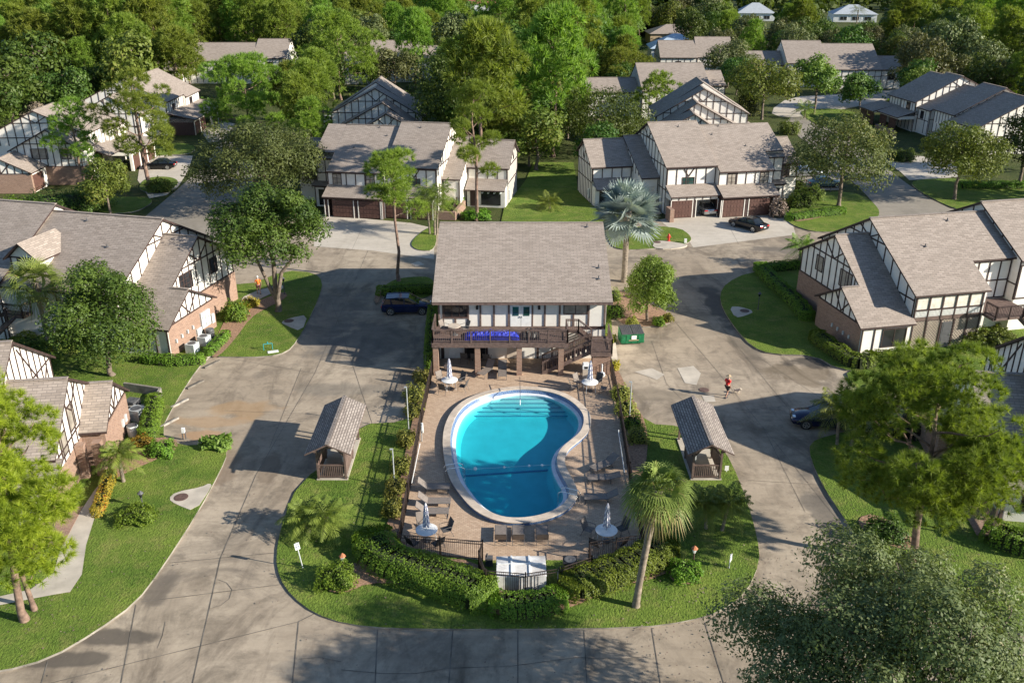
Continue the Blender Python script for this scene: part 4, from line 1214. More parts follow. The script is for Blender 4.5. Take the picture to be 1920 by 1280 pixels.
def front_townhouse(label, loc, ang, mirror, wing=True, open_bay=None, c_end=True, name='townhouse', pergola=False):
    'front view house: garages under a pent roof, tall gable block, lower hall and wing'
    H = House(name, label, 'townhouse', loc, ang, mirror, G_T)
    # tall block A and its neighbour B
    fA, gA = H.block(0, 6.3, 2.0, 17.2, 9.6, 5.82, 5.82, 9.80, rake1=.0)
    fB, gB = H.block(6.3, 13.4, 1.25, 17.0, 9.4, 5.18, 5.6, 9.28, rake0=0, rake1=0)
    H.gable_timber(0, -1, 2.0, 17.2, 9.6, gA, 0, (3.0, 5.7, 7.9), 1.15, (7.9, 1.5))
    H.block(13.4, 16.0, 4.2, 17.0, 9.4, 6.05, 5.6, 8.76, rake0=0, rake1=0); H.front_timber(4.2, 13.5, 16.0, 3.0, 6.0, 1.2, levels=(5.9, 4.2)); H.shed(13.4, 15.9, 4.5, 6.9, 9.42, 9.28, rk=.0, oh=.3, name='dormer_roof'); H.bx('dormer_wall', 13.45, 15.8, 4.6, 7.0, 6.0, 6.8, 'wall')
    H.front_timber(2.0, 0, 6.2, 3.25, 5.6, 1.25, levels=(5.55,)); H.front_timber(1.25, 6.3, 13.4, 3.1, 4.95, 1.2, levels=(4.95,), skip=((7.4, 8.6), (11.6, 12.8)))
    mb = H.mb()
    for q in ((2.1, 5.5, 2.75, 4.55), (3.4, 5.5, 2.75, 4.55)): mb.beam((q[0], 1.96, q[1]), (q[2], 1.96, q[3]), .12, .05, up=(0, 1, 0))
    mb.build('timber_brace', M['timber'], H.e)
    H.window('f', 2.0, 2.05, 3.45, 1.4, .95, mull=1, rail=1, glass='glass2'); H.window('f', 1.25, 7.5, 3.3, 1.0, 1.5, mull=1, rail=2, glass='blind'); H.window('f', 1.25, 11.7, 3.3, 1.0, 1.5, mull=1, rail=2, glass='blind')
    # garage storey with pent roof
    def pier(a, b, y0, y1):
        p_ = H.bx('garage_pier', a, b, y0 + .04, y1, 0, 2.17, 'timber')
        for c in ((a, b) if b - a > .2 else (a,)):
            m = H.mb(); c0 = c if c == a else c - .09; m.box(c0, c0 + .09, y0, y0 + .04, 0, 2.17); m.build('trim', M['wall'], p_)
    H.bx('garage_wall', 0, 6.0, .05, 2.0, 2.15, 2.72, 'wall'); H.front_timber(.05, 0, 6.0, 2.2, 2.75, 1.0, levels=())
    H.shed(0, 6.05, .1, 2.82, 2.0, 3.62, rk=.12); H.shed(6.25, 13.3, -.75, 2.70, 1.3, 3.55, rk=.12)
    H.bx('garage_wall', 6.1, 13.3, -.75, 1.25, 2.2, 2.6, 'timber')
    for a, b in ((0, .08), (2.72, 3.25), (5.9, 6.02)): pier(a, b, -.02, .5)
    for a, b in ((6.02, 6.3), (9.0, 9.65), (12.75, 13.3)): pier(a, b, -.8, .5)
    bays = [(.1, 0.0), (3.27, 0.0), (6.35, -.72), (9.7, -.72)]
    for i, (u, v) in enumerate(bays):
        if open_bay == i:
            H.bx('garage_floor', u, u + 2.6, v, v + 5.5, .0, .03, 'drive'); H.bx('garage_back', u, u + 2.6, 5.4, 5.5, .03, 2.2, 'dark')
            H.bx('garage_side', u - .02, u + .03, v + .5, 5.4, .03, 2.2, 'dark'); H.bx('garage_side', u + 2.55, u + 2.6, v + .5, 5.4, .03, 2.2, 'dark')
        else: H.garage(u, 2.62 if v == 0 else 2.62, 2.15, v)
    # hall and wing
    if wing:
        fh, gh = H.block(-2.3, 0, 4.6, 16.6, 12.6, 4.0, 6.0, 7.65, rake1=0, rake0=.1)
        H.gable_timber(-2.3, -1, 4.6, 16.0, 12.6, gh, 4.0, (), 1.1)
        H.door('f', 4.6, -1.5, .8, .95, 2.1, mat='curtain'); H.front_timber(4.6, -2.2, -.1, .2, 3.7, 2.0, levels=())
        mb = H.mb()
        for i in range(5): mb.box(-1.8, -.3, 2.2 + i * .45, 2.2 + (i + 1) * .45, 0, .16 * (i + 1))
        mb.build('entry_steps', M['conc2'], H.e); H.railing([(-1.85, 2.2, .1), (-1.85, 4.5, .85)], .9, .16)
        fw, gw = H.block(-7.5, -2.3, 8.3, 15.3, 12.4, 4.72, 5.35, 7.4, rake1=0)
        H.gable_timber(-7.5, -1, 8.3, 15.3, 12.4, gw, 0, (2.7, 4.7), .82, (5.0, 1.0))
        H.front_timber(8.3, -7.5, -2.4, 2.9, 4.5, 1.2, levels=(4.5, 3.0))
        H.shed(-7.4, -2.6, 6.4, 2.5, 8.3, 3.3, rk=.1)
        if pergola:
            for k in range(5): H.bx('pergola_slat', -7.0 + k * .75, -6.85 + k * .75, 6.2, 8.2, 1.9, 2.05, 'lgrey')
        H.bx('porch_wall', -7.45, -2.6, 6.9, 8.3, 0, 2.4, 'wall'); H.bx('porch_screen', -6.9, -4.4, 6.85, 6.9, .3, 2.1, 'glass'); H.bx('porch_door', -3.9, -3.0, 6.85, 6.9, .1, 2.1, 'timber')
        mb = H.mb(); mb.box(-7.62, -7.5, 9.2, 9.7, .5, 1.7); mb.box(-7.6, -7.5, 10.0, 10.25, .8, 1.4); mb.build('meter_box', M['lgrey'], H.e)
    if c_end:
        fc, gc = H.block(13.6, 19.2, 6.4, 14.5, 10.6, 4.62, 4.9, 7.15)
        H.gable_timber(19.2, 1, 6.4, 14.5, 10.6, gc, 0, (2.6, 4.6), 1.0)
        H.front_timber(6.4, 13.6, 19.2, 2.8, 4.5, 1.3, levels=(4.5, 2.8)); H.window('f', 6.4, 16.4, 3.0, 1.7, 1.3, mull=2)
        H.shed(13.5, 16.3, 3.6, 2.9, 6.4, 4.1, rk=.1); H.bx('porch_wall', 13.6, 16.2, 3.7, 6.4, 0, 2.9, 'wall'); H.bx('porch_screen', 14.2, 15.7, 3.66, 3.7, .2, 2.2, 'glass')
        H.front_timber(3.7, 13.6, 16.2, 0, 2.8, 1.3, levels=(2.5,))
        pass
    for u, v in ((7.6, 7.5), (11.2, 5.2), (9.0, 9.0), (3.5, 8.6)): H.vent(u, v, (fA if u < 6.3 else fB)(v) + .1, .2)
    return H
H_MR = front_townhouse('half timbered townhouse with one open garage bay and a black sedan on its drive', (19.0, 105.3), 10.6, False, open_bay=1)
mb = H_MR.mb(); mb.box(-.6, -.1, -1.6, 0, 0, 1.55); mb.build('brick_pier', M['brick'], H_MR.e)
H_ML = front_townhouse('half timbered townhouse with brown garages behind the tall thin pines, left of the open lawn', (-9.4, 104.6), -10.0, True, pergola=True)
mb = H_ML.mb(); mb.box(-2.6, -2.2, 0.4, 6.0, 0, 1.0); mb.box(-2.2, -.2, .4, .7, 0, 1.0); mb.build('planter_wall', M['brick'], H_ML.e)

def side_townhouse(label, loc, ang, mirror, brick_lit, kind):
    'seen from the garden side: brick end with two gables, then the tall block'
    H = House('townhouse', label, 'townhouse', loc, ang, mirror, G_T)
    # W: end gable block, small brick gable in front of it
    fw, gw = H.block(0.0, 3.0, -1.1, 11.8, 6.6, 2.58, 4.75, 7.72, rake0=.3, rake1=0, wall=M['wall'])
    H.bx('brick_wall', -.06, 1.2, 5.4, 11.86, 0, 2.75, 'brick')
    fs, gs = H.block(-1.6, -.1, -1.1, 5.4, 2.0, 2.58, 2.75, 4.783, rake0=.3, rake1=-.2)
    H.bx('front_panel', -1.64, 2.9, -1.22, -1.165, .05, 2.45, 'wall')
    H.bx('brick_wall', -1.66, 0, -1.16, 5.46, 0, 2.6, 'brick')
    H.gable_timber(-1.6, -1, -1.1, 5.4, 2.0, gs, 2.62, (2.66,), .9, (2.75, 1.1))
    H.gable_timber(0.0, -1, 1.2, 11.8, 6.6, lambda v: gw(v), 2.78, (2.82, 5.6), .95, (5.6, 1.5))
    H.window('g', 0, 3.6, 3.75, 1.7, 1.35, mull=1, rail=2 if kind == 'L' else 0, glass='glass' if kind == 'L' else 'blind'); H.window('g', 0, 8.2, 3.85, 1.0, 1.25, mull=0, glass='glass' if kind == 'L' else 'blind')
    H.front_timber(-1.22, -1.6, 2.9, .05, 2.4, 1.2, levels=(2.4,), skip=((.1, 2.4),))
    H.window('f', -1.22, .3, .75, 2.0, 1.45, mull=1, glass='glass')
    for k in range(4 if kind == 'R' else 0):
        m = H.mb(); v = .2 + k * .85; m.box(-1.76, -1.66, v, v + .14, 1.0, 1.3); m.build('meter_box', M['lgrey'], H.e)
    # A: tall block
    u1 = 13.6
    uc = 9.3 if kind == 'R' else u1
    fA, gA = H.block(2.9, uc, -.9, 13.6, 6.4, 4.86, 5.1, 9.08, rake1=.0 if kind == 'L' else .12, oh=.35)
    if kind == 'R':
        H.block(9.3, u1, 1.9, 13.6, 6.4, 6.405, 5.1, 9.075, rake0=-.12, rake1=0, oh=.35); H.front_timber(1.9, 9.4, 13.5, 2.8, 6.1, 1.1, levels=(6.1, 4.4, 2.85))
    H.gable_timber(2.9, -1, -.9, 13.6, 6.4, gA, 2.6, (4.3, 7.4), 1.2, (7.4, 1.5))
    if kind == 'R':
        # screened porch over lattice
        H.bx('porch_floor', 2.95, 9.2, -.96, -.9, 2.55, 2.85, 'timber2')
        for k in range(5):
            a = 3.1 + k * 1.2
            H.bx('curtain', a, a + 1.08, -.93, -.905, 3.55, 4.55, 'curtain')
        m = H.mb()
        for k in range(6): m.box(2.95 + k * 1.2, 3.08 + k * 1.2, -1.0, -.9, 2.6, 4.75)
        m.box(2.95, 9.1, -1.0, -.9, 3.42, 3.52); m.box(2.95, 9.1, -1.0, -.9, 4.55, 4.7)
        m.build('porch_frame', M['timber'], H.e)
        m = H.mb()
        for k in range(50): 
            if (k % 10) != 9: m.box(3.1 + k * .12, 3.15 + k * .12, -.97, -.93, 2.9, 3.45)
        m.build('baluster', M['white'], H.e)
        H.bx('porch_base', 2.95, 9.1, -.93, -.9, .1, 2.55, 'dark')
        m = H.mb()
        for k in range(-12, 36):
            for sg in (1, -1):
                x0 = 3.0 + k * .26; z0_, z1_ = .15, 2.5
                xa, xb = (x0, x0 + 2.35) if sg > 0 else (x0 + 2.35, x0)
                # clip to the panel
                pts = []
                for (xx, zz) in ((xa, z0_), (xb, z1_)): pts.append((xx, zz))
                (ax, az), (bx_, bz) = pts
                if ax > bx_: ax, az, bx_, bz = bx_, bz, ax, az
                if bx_ < 3.0 or ax > 9.1: continue
                sl_ = (bz - az) / (bx_ - ax)
                if ax < 3.0: az += sl_ * (3.0 - ax); ax = 3.0
                if bx_ > 9.1: bz += sl_ * (9.1 - bx_); bx_ = 9.1
                if bx_ - ax > .1: m.beam((ax, -.95 - .01 * sg, az), (bx_, -.95 - .01 * sg, bz), .05, .012, up=(0, 1, 0))
        m.build('lattice', M['coping'], H.e)
        m = H.mb()
        for a in (2.95, 4.2, 5.5, 6.7, 7.9, 9.0): m.box(a, a + .12, -1.02, -.92, .1, 2.55)
        m.build('porch_post', M['timber'], H.e)
        H.door('f', -.97, 5.7, .1, .9, 2.2, mat='dkgrey')
        # inset balcony bay
        H.bx('balcony', 9.32, 13.4, -2.2, 1.86, 2.55, 2.75, 'timber2'); H.railing([(9.5, -.95, 2.75), (9.5, -2.2, 2.75), (12.0, -2.2, 2.75)], 1.0, .14, mat='timber')
        H.railing([(12.0, -2.2, 2.75), (13.6, -3.4, .9)], 1.0, .14, mat='timber'); H.stairs((14.2, -3.4, .2), (12.0, -1.6, 2.7), 1.0, 10)
        H.bx('lower_front', 9.4, 13.5, 1.84, 1.88, .2, 2.5, 'wall'); H.window('f', 1.84, 10, .6, 1.6, 1.5, mull=1)
        fN, gN = H.block(u1, 22, .9, 14.5, 6.7, 6.42, 5.8, 9.8, oh=.35, rake1=0)
        H.gable_timber(u1, -1, .9, 14.5, 6.7, gN, 2.9, (4.2,), 1.3); H.front_timber(.9, u1, 22, 2.9, 5.9, 1.3, levels=(5.9, 3.0)); H.window('f', .9, 15, 3.4, 1.4, 1.6)
    else:
        H.front_timber(-.9, 2.9, 9.4, 2.8, 4.6, 1.1, levels=(4.6, 2.8)); H.window('f', -.9, 4.2, 3.2, 1.4, 1.2)
        # tall bay with its own little gable
        b0, b1 = 10.2, 13.0
        m = H.mb(); m.box(b0, b1, .2, 4.0, 0, 6.9); m.face([(b0, .2, 6.9), (b1, .2, 6.9), ((b0 + b1) / 2, .2, 8.1)]); m.build('bay_wall', M['wall'], H.e)
        m = H.mb(); c_ = (b0 + b1) / 2
        for sg in (-1, 1):
            e_ = c_ + sg * (b1 - b0 + .6) / 2
            a = [(c_, -.25, 8.25), (c_, 4.2, 8.25), (e_, 4.2, 6.85), (e_, -.25, 6.85)]
            m.face(a, 0); m.face([(p[0], p[1], p[2] - .14) for p in a[::-1]], 1)
            m.face([a[0], a[3], (a[3][0], a[3][1], a[3][2] - .14), (a[0][0], a[0][1], a[0][2] - .14)], 1); m.face([a[3], a[2], (*a[2][:2], a[2][2] - .14), (*a[3][:2], a[3][2] - .14)], 1)
        m.build('bay_roof', [M['shingle'], M['timber']], H.e)
        H.front_timber(.2, b0, b1, 3.0, 6.9, .93, levels=(5.3, 6.9, 3.0)); H.window('f', .2, b0 + .75, 5.5, 1.3, 1.3, mull=1, glass='blind'); H.window('f', .2, b0 + .3, 3.4, .9, 1.4, mull=0)
        fN, gN = H.block(u1 - .2, 24, -1.4, 14.2, 6.6, 4.95, 5.2, 9.62, oh=.35, rake1=0)
        H.gable_timber(u1 - .2, -1, -1.4, 14.2, 6.6, gN, 0.2, (2.8, 5.0), 1.25); H.front_timber(-1.4, u1, 24, .2, 4.7, 1.2, levels=(4.7, 2.8))
        H.bx('balcony', 11.0, 13.3, -1.9, -.9, 2.45, 2.65, 'timber2'); H.railing([(13.2, -1.95, 2.65), (11.0, -1.95, 2.65), (11.0, -.9, 2.65)], 1.0, .14)
        H.stairs((14.2, -3.1, .2), (11.6, -2.4, 2.6), 1.0, 11); H.railing([(14.3, -3.6, .2), (11.6, -2.9, 2.6)], .95, .15)
        m = H.mb(); v = 3.0; m.lathe([(.55, 0), (.5, .22), (.3, .35), (0, .4)], (20.2, 5.2, fN(5.2) - .05), 14); m.build('skylight_dome', M['lgrey'], H.e)
        H.window('g', u1 - .2, .0, 3.3, 1.0, 1.5, mull=0)
    for u, v in ((6.0, 3.2), (9.5, 5.6)): H.vent(u, v, fA(v) + .1, .2)
    return H
H_R = side_townhouse('half timbered townhouse with a shaded brick end and a white curtained porch over lattice', (28.9, 66.9), 12, False, False, 'R')
H_L = side_townhouse('half timbered townhouse with a sunlit brick end carrying white electric meters', (-28.3, 66.6), -14, True, True, 'L')

# ---- far left pair
H = House('townhouse', 'half timbered townhouse with a dark car on its drive behind the tall left pine', 'townhouse', (-54.6, 122.4), 92, False, G_T)
fw, gw = H.block(0, 4.4, 3.9, 13.2, 8.0, 4.7, 4.7, 7.55, rake1=0)
H.bx('brick_wall', -.06, 3, 3.84, 13.26, 0, 2.5, 'brick'); H.gable_timber(0, -1, 3.9, 13.2, 8.0, gw, 2.5, (2.55, 5.6), .95, (5.6, 1.4))
H.window('g', 0, 5.3, 3.6, 1.2, 1.3, mull=0, glass='blind'); H.window('g', 0, 8.4, 3.6, 2.1, 1.3, mull=1, glass='blind')
fs, gs = H.block(-4.6, .2, 9.0, 16.5, 12.6, 2.75, 2.75, 4.7, rake1=0)
H.bx('brick_wall', -4.66, .1, 9.3, 16.56, 0, 2.5, 'brick'); H.gable_timber(-4.6, -1, 9.0, 16.5, 12.6, gs, 2.55, (2.6,), .95, (2.7, 1.2))
m = H.mb(); m.box(-4.2, -1.2, 8.96, 9.02, .1, 2.3); m.build('garage_door', M['garage'], H.e); H.bx('brick_pier', -4.66, -4.25, 8.9, 9.3, 0, 2.5, 'brick'); H.bx('garage_pier', -1.15, -.8, 8.9, 9.2, 0, 2.5, 'wall')
fA, gA = H.block(4.4, 11, 4.8, 19.0, 11.2, 6.1, 5.4, 9.35, rake1=0); fB, gB = H.block(11, 18, 4.2, 18.5, 11.0, 5.5, 5.4, 9.0, rake0=0)
H.gable_timber(4.4, -1, 4.8, 19, 11.2, gA, 4.5, (5.6, 7.6), 1.2, (7.6, 1.5)); H.front_timber(4.8, 4.4, 11, 3.2, 5.9, 1.2, levels=(5.9,)); H.front_timber(4.2, 11, 18, 3.2, 5.3, 1.2, levels=(5.3,)); H.gable_timber(18, 1, 4.2, 18.5, 11.0, gB, 0, (5.0,), 1.2)
H.window('f', 4.2, 13, 3.5, 1.2, 1.4, glass='blind'); H.window('f', 4.8, 7, 3.6, 1.2, 1.4, glass='blind')
H.shed(8.2, 18, .2, 2.8, 4.6, 3.9); H.bx('garage_wall', 8.2, 18, .3, 4.4, 2.2, 2.75, 'wall')
for u in (8.3, 11.4, 14.8): H.garage(u, 2.7, 2.2, .3)
for u in (8.0, 11.05, 14.1, 17.5): H.bx('garage_pier', u, u + .3, .2, .6, 0, 2.5, 'wall')
H.bx('lower_front', 4.4, 8.1, 4.4, 4.75, 0, 2.9, 'timber'); H.shed(4.4, 8.2, 2.2, 3.2, 4.8, 4.3)
m = H.mb(); m.box(3.0, 4.0, 17.6, 18.4, 5, 9.2); m.box(2.9, 4.1, 17.5, 18.5, 9.2, 9.4); m.build('chimney', M['wall'], H.e)
H = House('townhouse', 'half timbered townhouse with brown garages at the top of the far left lane', 'townhouse', (-54.6, 157.5), 91, False, G_T)
fA, gA = H.block(0, 9, 4.6, 19.5, 11.4, 5.7, 5.4, 9.5, rake1=0); fB, gB = H.block(9, 17, 4.2, 19, 11.2, 5.2, 5.4, 9.2, rake0=0); fW, gW = H.block(-6, 0, 7, 17, 11.6, 4.7, 4.7, 7.6, rake1=0)
H.gable_timber(0, -1, 4.6, 19.5, 11.4, gA, 0, (3.0, 5.4, 7.6), 1.2, (7.6, 1.4)); H.front_timber(4.6, 0, 9, 3.2, 5.5, 1.1, levels=(5.5,)); H.front_timber(4.2, 9, 17, 3.0, 5.0, 1.1, levels=(5.0,)); H.window('f', 4.6, 3, 3.5, 1.1, 1.3); H.window('f', 4.2, 11.5, 3.3, 1.2, 1.4)
H.gable_timber(-6, -1, 7, 17, 11.6, gW, 0, (2.7, 4.7), 1.1, (4.8, 1.3)); H.shed(0, 8, .2, 2.8, 4.6, 3.8); H.shed(8.3, 17, -.5, 2.7, 4.2, 3.6); H.bx('garage_wall', 0, 8, .3, 4.5, 2.2, 2.8, 'wall'); H.bx('garage_wall', 8.3, 17, -.4, 4.2, 2.2, 2.6, 'wall')
for u, v in ((.4, .3), (3.6, .3), (8.7, -.4), (12, -.4)): H.garage(u, 2.8, 2.2, v); H.bx('garage_pier', u - .3, u, v - .05, v + .4, 0, 2.4, 'wall')
H.bx('side_wall', 0, .3, .3, 4.5, 0, 2.8, 'timber')

# ---- the pair behind the middle houses, end on to the camera
def end_house(label, x, y, ang, mirror):
    H = House('townhouse', label, 'townhouse', (x, y), ang, mirror, G_T)
    fA, gA = H.block(0, 3.5, -7.3, 7.3, 0, 5.5, 4.9, 9.45, rake1=0); H.gable_timber(0, -1, -7.3, 7.3, 0, gA, 0, (3.0, 5.6, 7.4), 1.15, (7.4, 1.3))
    fC, gC = H.block(3.5, 10.5, -8.0, 7.0, -.4, 5.0, 4.9, 9.9, rake0=0); H.front_timber(-7.3, 0, 3.5, 3, 5.2, 1.2, levels=(5.2,))
    fW, gW = H.block(-4.2, 0, -5.4, 6.2, 1.6, 4.0, 4.4, 7.9, rake1=0); H.gable_timber(-4.2, -1, -5.4, 6.2, 1.6, gW, 0, (3.0, 5.4), 1.1)
    fX, gX = H.block(-8.4, -4.2, -1.2, 7.0, 2.6, 4.3, 4.4, 6.9, rake1=0); H.gable_timber(-8.4, -1, -1.2, 7.0, 2.6, gX, 0, (2.8, 4.6), .95, (4.8, 1.2))
    H.shed(0, 10, -9.6, 2.6, -7.9, 3.5); H.bx('garage_wall', 0, 10, -9.5, -8.05, 0, 2.5, 'timber')
    return H
end_house('half timbered townhouse end behind the left garages, tall gable facing the camera', -21.7, 147.0, -90, True)
end_house('half timbered townhouse end behind the open garage, dark roof slope on its left', 30.4, 146.6, 88, False)

# ---- far right
H = House('townhouse', 'long half timbered townhouse with shaded dark roofs at the far right', 'townhouse', (66.4, 172.0), -84, False, G_T)
fA, gA = H.block(1.5, 6.5, 3.4, 19, 10.5, 4.95, 5.4, 9.0, rake1=0); fB, gB = H.block(6.5, 11.5, 3.0, 19, 10.6, 5.1, 5.4, 9.45, rake0=0)
H.block(-1.0, 1.5, 5.5, 17, 10.5, 4.5, 4.9, 7.2, rake1=0)
H.gable_timber(11.5, 1, 3.0, 19, 10.6, gB, 0, (3.0, 5.4, 7.6), 1.15, (7.6, 1.5)); H.front_timber(3.0, 6.5, 11.5, 3, 5, 1.0, levels=(5.0,)); H.front_timber(3.4, 1.5, 6.5, 3, 4.8, 1.0, levels=(4.8,)); H.window('f', 3.0, 8.6, 3.4, 1.1, 1.3)
H.shed(4.5, 11.8, .0, 2.7, 3.2, 3.6); H.shed(-1, 4.4, -.8, 2.6, 3.2, 3.6); H.bx('garage_wall', -1, 4.4, -.7, 3.2, 2.2, 2.6, 'wall'); H.bx('garage_wall', 4.5, 11.8, .1, 3.0, 2.2, 2.7, 'wall'); 
for u, v in ((-.8, -.7), (2.0, -.7), (5.2, .1), (8.6, .1)): H.garage(u, 2.5, 2.2, v)
fh, gh = H.block(11.5, 15.5, 3.6, 18, 11.5, 4.3, 5, 8.0, rake0=0); H.gable_timber(15.5, 1, 3.6, 18, 11.5, gh, 0, (2.8, 4.8), 1.2); H.window('f', 3.6, 12.6, 2.6, .9, 1.2); H.front_timber(3.6, 11.6, 15.4, .2, 4.1, 1.2, levels=(2.4,), skip=((12.5, 13.6),)); H.front_timber(3.2, 17.5, 23.5, .2, 2.7, 1.1, levels=(.2,)); H.front_timber(2.6, 23.5, 31, .2, 2.2, 1.1, levels=(.2,)); H.front_timber(3.0, 6.5, 11.4, .2, 2.9, 1.1, levels=())
fU, gU = H.block(17.5, 23.5, 3.2, 18, 11.0, 4.9, 5.2, 9.1); H.gable_timber(17.5, -1, 3.2, 18, 11.0, gU, 0, (3.0, 5.0), 1.2); H.gable_timber(23.5, 1, 3.2, 18, 11.0, gU, 0, (5.0,), 1.2); H.front_timber(3.2, 17.5, 23.5, 2.8, 4.7, .9, levels=(4.7,))
H.block(15.5, 17.5, 6, 17, 11.2, 4.5, 5, 7.6, rake0=0, rake1=0)
fV, gV = H.block(23.5, 31, 2.6, 18, 10.8, 4.1, 4.8, 8.55); H.front_timber(2.6, 23.5, 31, 2.2, 3.9, 1.0, levels=(3.9,)); H.gable_timber(31, 1, 2.6, 18, 10.8, gV, 0, (2.8, 4.8), 1.2); H.shed(23.5, 31, .2, 2.4, 2.6, 3.2)
H.bx('brick_planter', 9.0, 16, -2.6, -2.2, 0, 1.0, 'brick')

# ---- front right, half hidden by the big pine, and front left under the pines
def front_end(label, loc, ang, mirror, porch, fx=0.0):
    H = House('townhouse', label, 'townhouse', loc, ang, mirror, G_T)
    fA, gA = H.block(4.6, 15, -7.0 - fx, 3.6, -1.8, 5.0 - fx * .5, 4.9, 8.5); H.gable_timber(4.6, -1, -7.0, 3.6, -1.8, gA, 0, (5.0,), .8, None, .09, diag=((-1.0, 7.6, 1.2, 4.6), (-5.0, 4.6, -3.0, 7.4), (2.9, 4.9, 1.4, 3.0)))
    fW, gW = H.block(1.4, 4.6, -7.2, .2, -3.2, 3.5, 4.4, 6.55, rake1=0); H.gable_timber(1.4, -1, -7.2, .2, -3.2, gW, .1, (3.0,), .8, None, .09, diag=((-3.2, 4.4, -1.8, 5.6), (-3.2, 4.4, -4.6, 5.5)))
    H.window('g', 1.4, -3.9, 3.3, 1.0, 1.5, mull=0, glass='blind'); H.window('g', 1.4, -5.8, 2.6, 1.0, 1.3, mull=0, glass='blind')
    fS, gS = H.block(0.0, 1.4, -2.5, 2.6, 0, 2.6, 2.6, 4.65, rake1=0); H.gable_timber(0, -1, -2.5, 2.6, 0, gS, 2.6, (2.62,), .8, None, .09, diag=((0, 2.7, 1.0, 3.9), (0, 2.7, -1.0, 3.9)))
    H.bx('brick_wall', -.06, 1.4, -2.56, 2.66, 0, 2.5, 'brick'); H.bx('brick_wall', 1.34, 2, -7.26, -2.6, 0, 2.2, 'brick')
    H.bx('brick_pier', -.1, .4, -3.9, -3.3, 0, 2.4, 'brick'); H.bx('brick_pier', .8, 1.3, -4.1, -3.6, 0, 2.4, 'brick')
    for k in range(2): m = H.mb(); v = .8 + k * .7; m.box(-.16, -.06, v, v + .3, .9, 1.4); m.build('meter_box', M['lgrey'], H.e)
    H.shed(1.0, 6.0, -9.6, 2.6, -7.2, 3.4); H.bx('porch_wall', 2.2, 6, -9.3, -7.2, 0, 2.5, 'wall'); H.window('f', -9.3, 3.0, .9, 1.3, 1.2, mull=0); H.bx('porch_post', 1.15, 1.3, -9.5, -9.35, 0, 2.5, 'timber2'); H.bx('porch_post', 1.9, 2.05, -9.5, -9.35, 0, 2.5, 'timber2')
    H.bx('brick_paving', .3, 2.2, -11.0, -7.3, .1, .16, 'brick')
    if porch:
        for k in range(6): H.bx('pergola_slat', .8 + k * .9, .92 + k * .9, -11.4, -9.7, 2.2, 2.35, 'timber2')
        for k in range(3): H.bx('pergola_post', .8 + k * 1.9, .92 + k * 1.9, -11.4, -11.28, 0, 2.2, 'timber2')
    return H
front_end('half timbered townhouse behind the big round pine, cut by the right picture edge', (27.0, 52.4), -8, False, True, 1.6)
front_end('half timbered townhouse half hidden by the bright pines at the lower left edge', (-25.7, 51.5), 8, True, False)

# ---- roofs among the far trees
def far_house(label, blocks, x, y, ang=0, name='townhouse', cat='townhouse', group=G_T):
    H = House(name, label, cat, (x, y), ang, False, group)
    for (u0, u1, v0, v1, vr, zf, zb, zr) in blocks:
        fA, gA = H.block(u0, u1, v0, v1, vr, zf, zb, zr, rake0=.1, rake1=.1); H.front_timber(v0, u0, u1, .2, zf - .2, 1.5, levels=(zf - .2, 2.8))
        H.window('f', v0, (u0 + u1) / 2 - .6, max(.8, zf - 2.2), 1.2, 1.3); H.gable_timber(u0, -1, v0, v1, vr, gA, .2, (4.6,), 1.4); H.gable_timber(u1, 1, v0, v1, vr, gA, .2, (4.6,), 1.4)
    return H
far_house('half timbered townhouse roof showing between the pines at the upper left', [(0, 16, 0, 14, 8, 5.2, 5.2, 8.6), (16.2, 24, 2, 15, 9, 5.6, 5.2, 9.4), (-7, -.2, -4, 6, 1, 3.4, 3.4, 5.6)], -78, 222)
far_house('half timbered townhouse roof behind the grey oak at the upper centre left', [(0, 12, 0, 13, 7, 5.2, 5.2, 9.0), (12.2, 18, 3, 13, 8, 5, 5, 7.6), (-6, -.2, -3, 8, 2, 4.4, 4.4, 7)], -34, 224, 4)
far_house('half timbered townhouse with a broad pale roof beyond the dark roofed one', [(0, 13, 0, 16, 9, 5.2, 5.2, 9.2), (13.2, 17, 5, 16, 10, 5.4, 5.2, 7.6), (-10, -.2, 3, 14, 8, 4.5, 4.5, 6.6)], 24.5, 174, 2)
far_house('half timbered townhouse roof seen over the trees at the upper right centre', [(0, 9, 0, 13, 7, 5, 5, 8.4), (9.2, 18, 1, 14, 8, 5, 5, 9.2)], 36.5, 231, -2)
far_house('half timbered townhouse with stepped pale roofs in front of the upper right wood', [(0, 9, 0, 15, 8.5, 5.4, 5.2, 9.6), (9.2, 21, -2.0, 15, 8, 4.3, 5.2, 9.0), (21.2, 26, -1, 9, 5, 4.2, 4.2, 6.6), (-11, -.2, 3, 14, 8.5, 4.6, 4.6, 7.2)], 63.5, 216, -3)
def plain_house(label, loc, w_, d_, h, rh, roof, ang=0, wall='white', group=None):
    'hip roofed bungalow'
    H = House('bungalow', label, 'house', loc, ang, False, group)
    H.bx('wall', 0, w_, 0, d_, 0, h, wall)
    m = H.mb(); o = .5; k = d_ / 2
    A, B, C, D = (-o, -o, h), (w_ + o, -o, h), (w_ + o, d_ + o, h), (-o, d_ + o, h); E_, F_ = (k, k, h + rh), (w_ - k, k, h + rh)
    m.face([A, B, F_, E_]); m.face([B, C, F_]); m.face([C, D, E_, F_]); m.face([D, A, E_]); m.face([D, C, B, A]); m.build('roof', M[roof], H.e)
    for i in range(3): H.window('f', 0, w_ * (.15 + .28 * i), .8, w_ * .16, 1.4, frame='white')
    H.door('f', 0, w_ * .62, 0, 1, 2.1)
    return H
plain_house('white bungalow with a pale hipped roof beyond the trees at the upper right', (139, 413), 18, 14, 3.2, 3.6, 'whiteroof', -8)
plain_house('pale house roof left of the white bungalow at the top of the picture', (99, 420), 16, 13, 3.2, 4.0, 'whiteroof', -8)
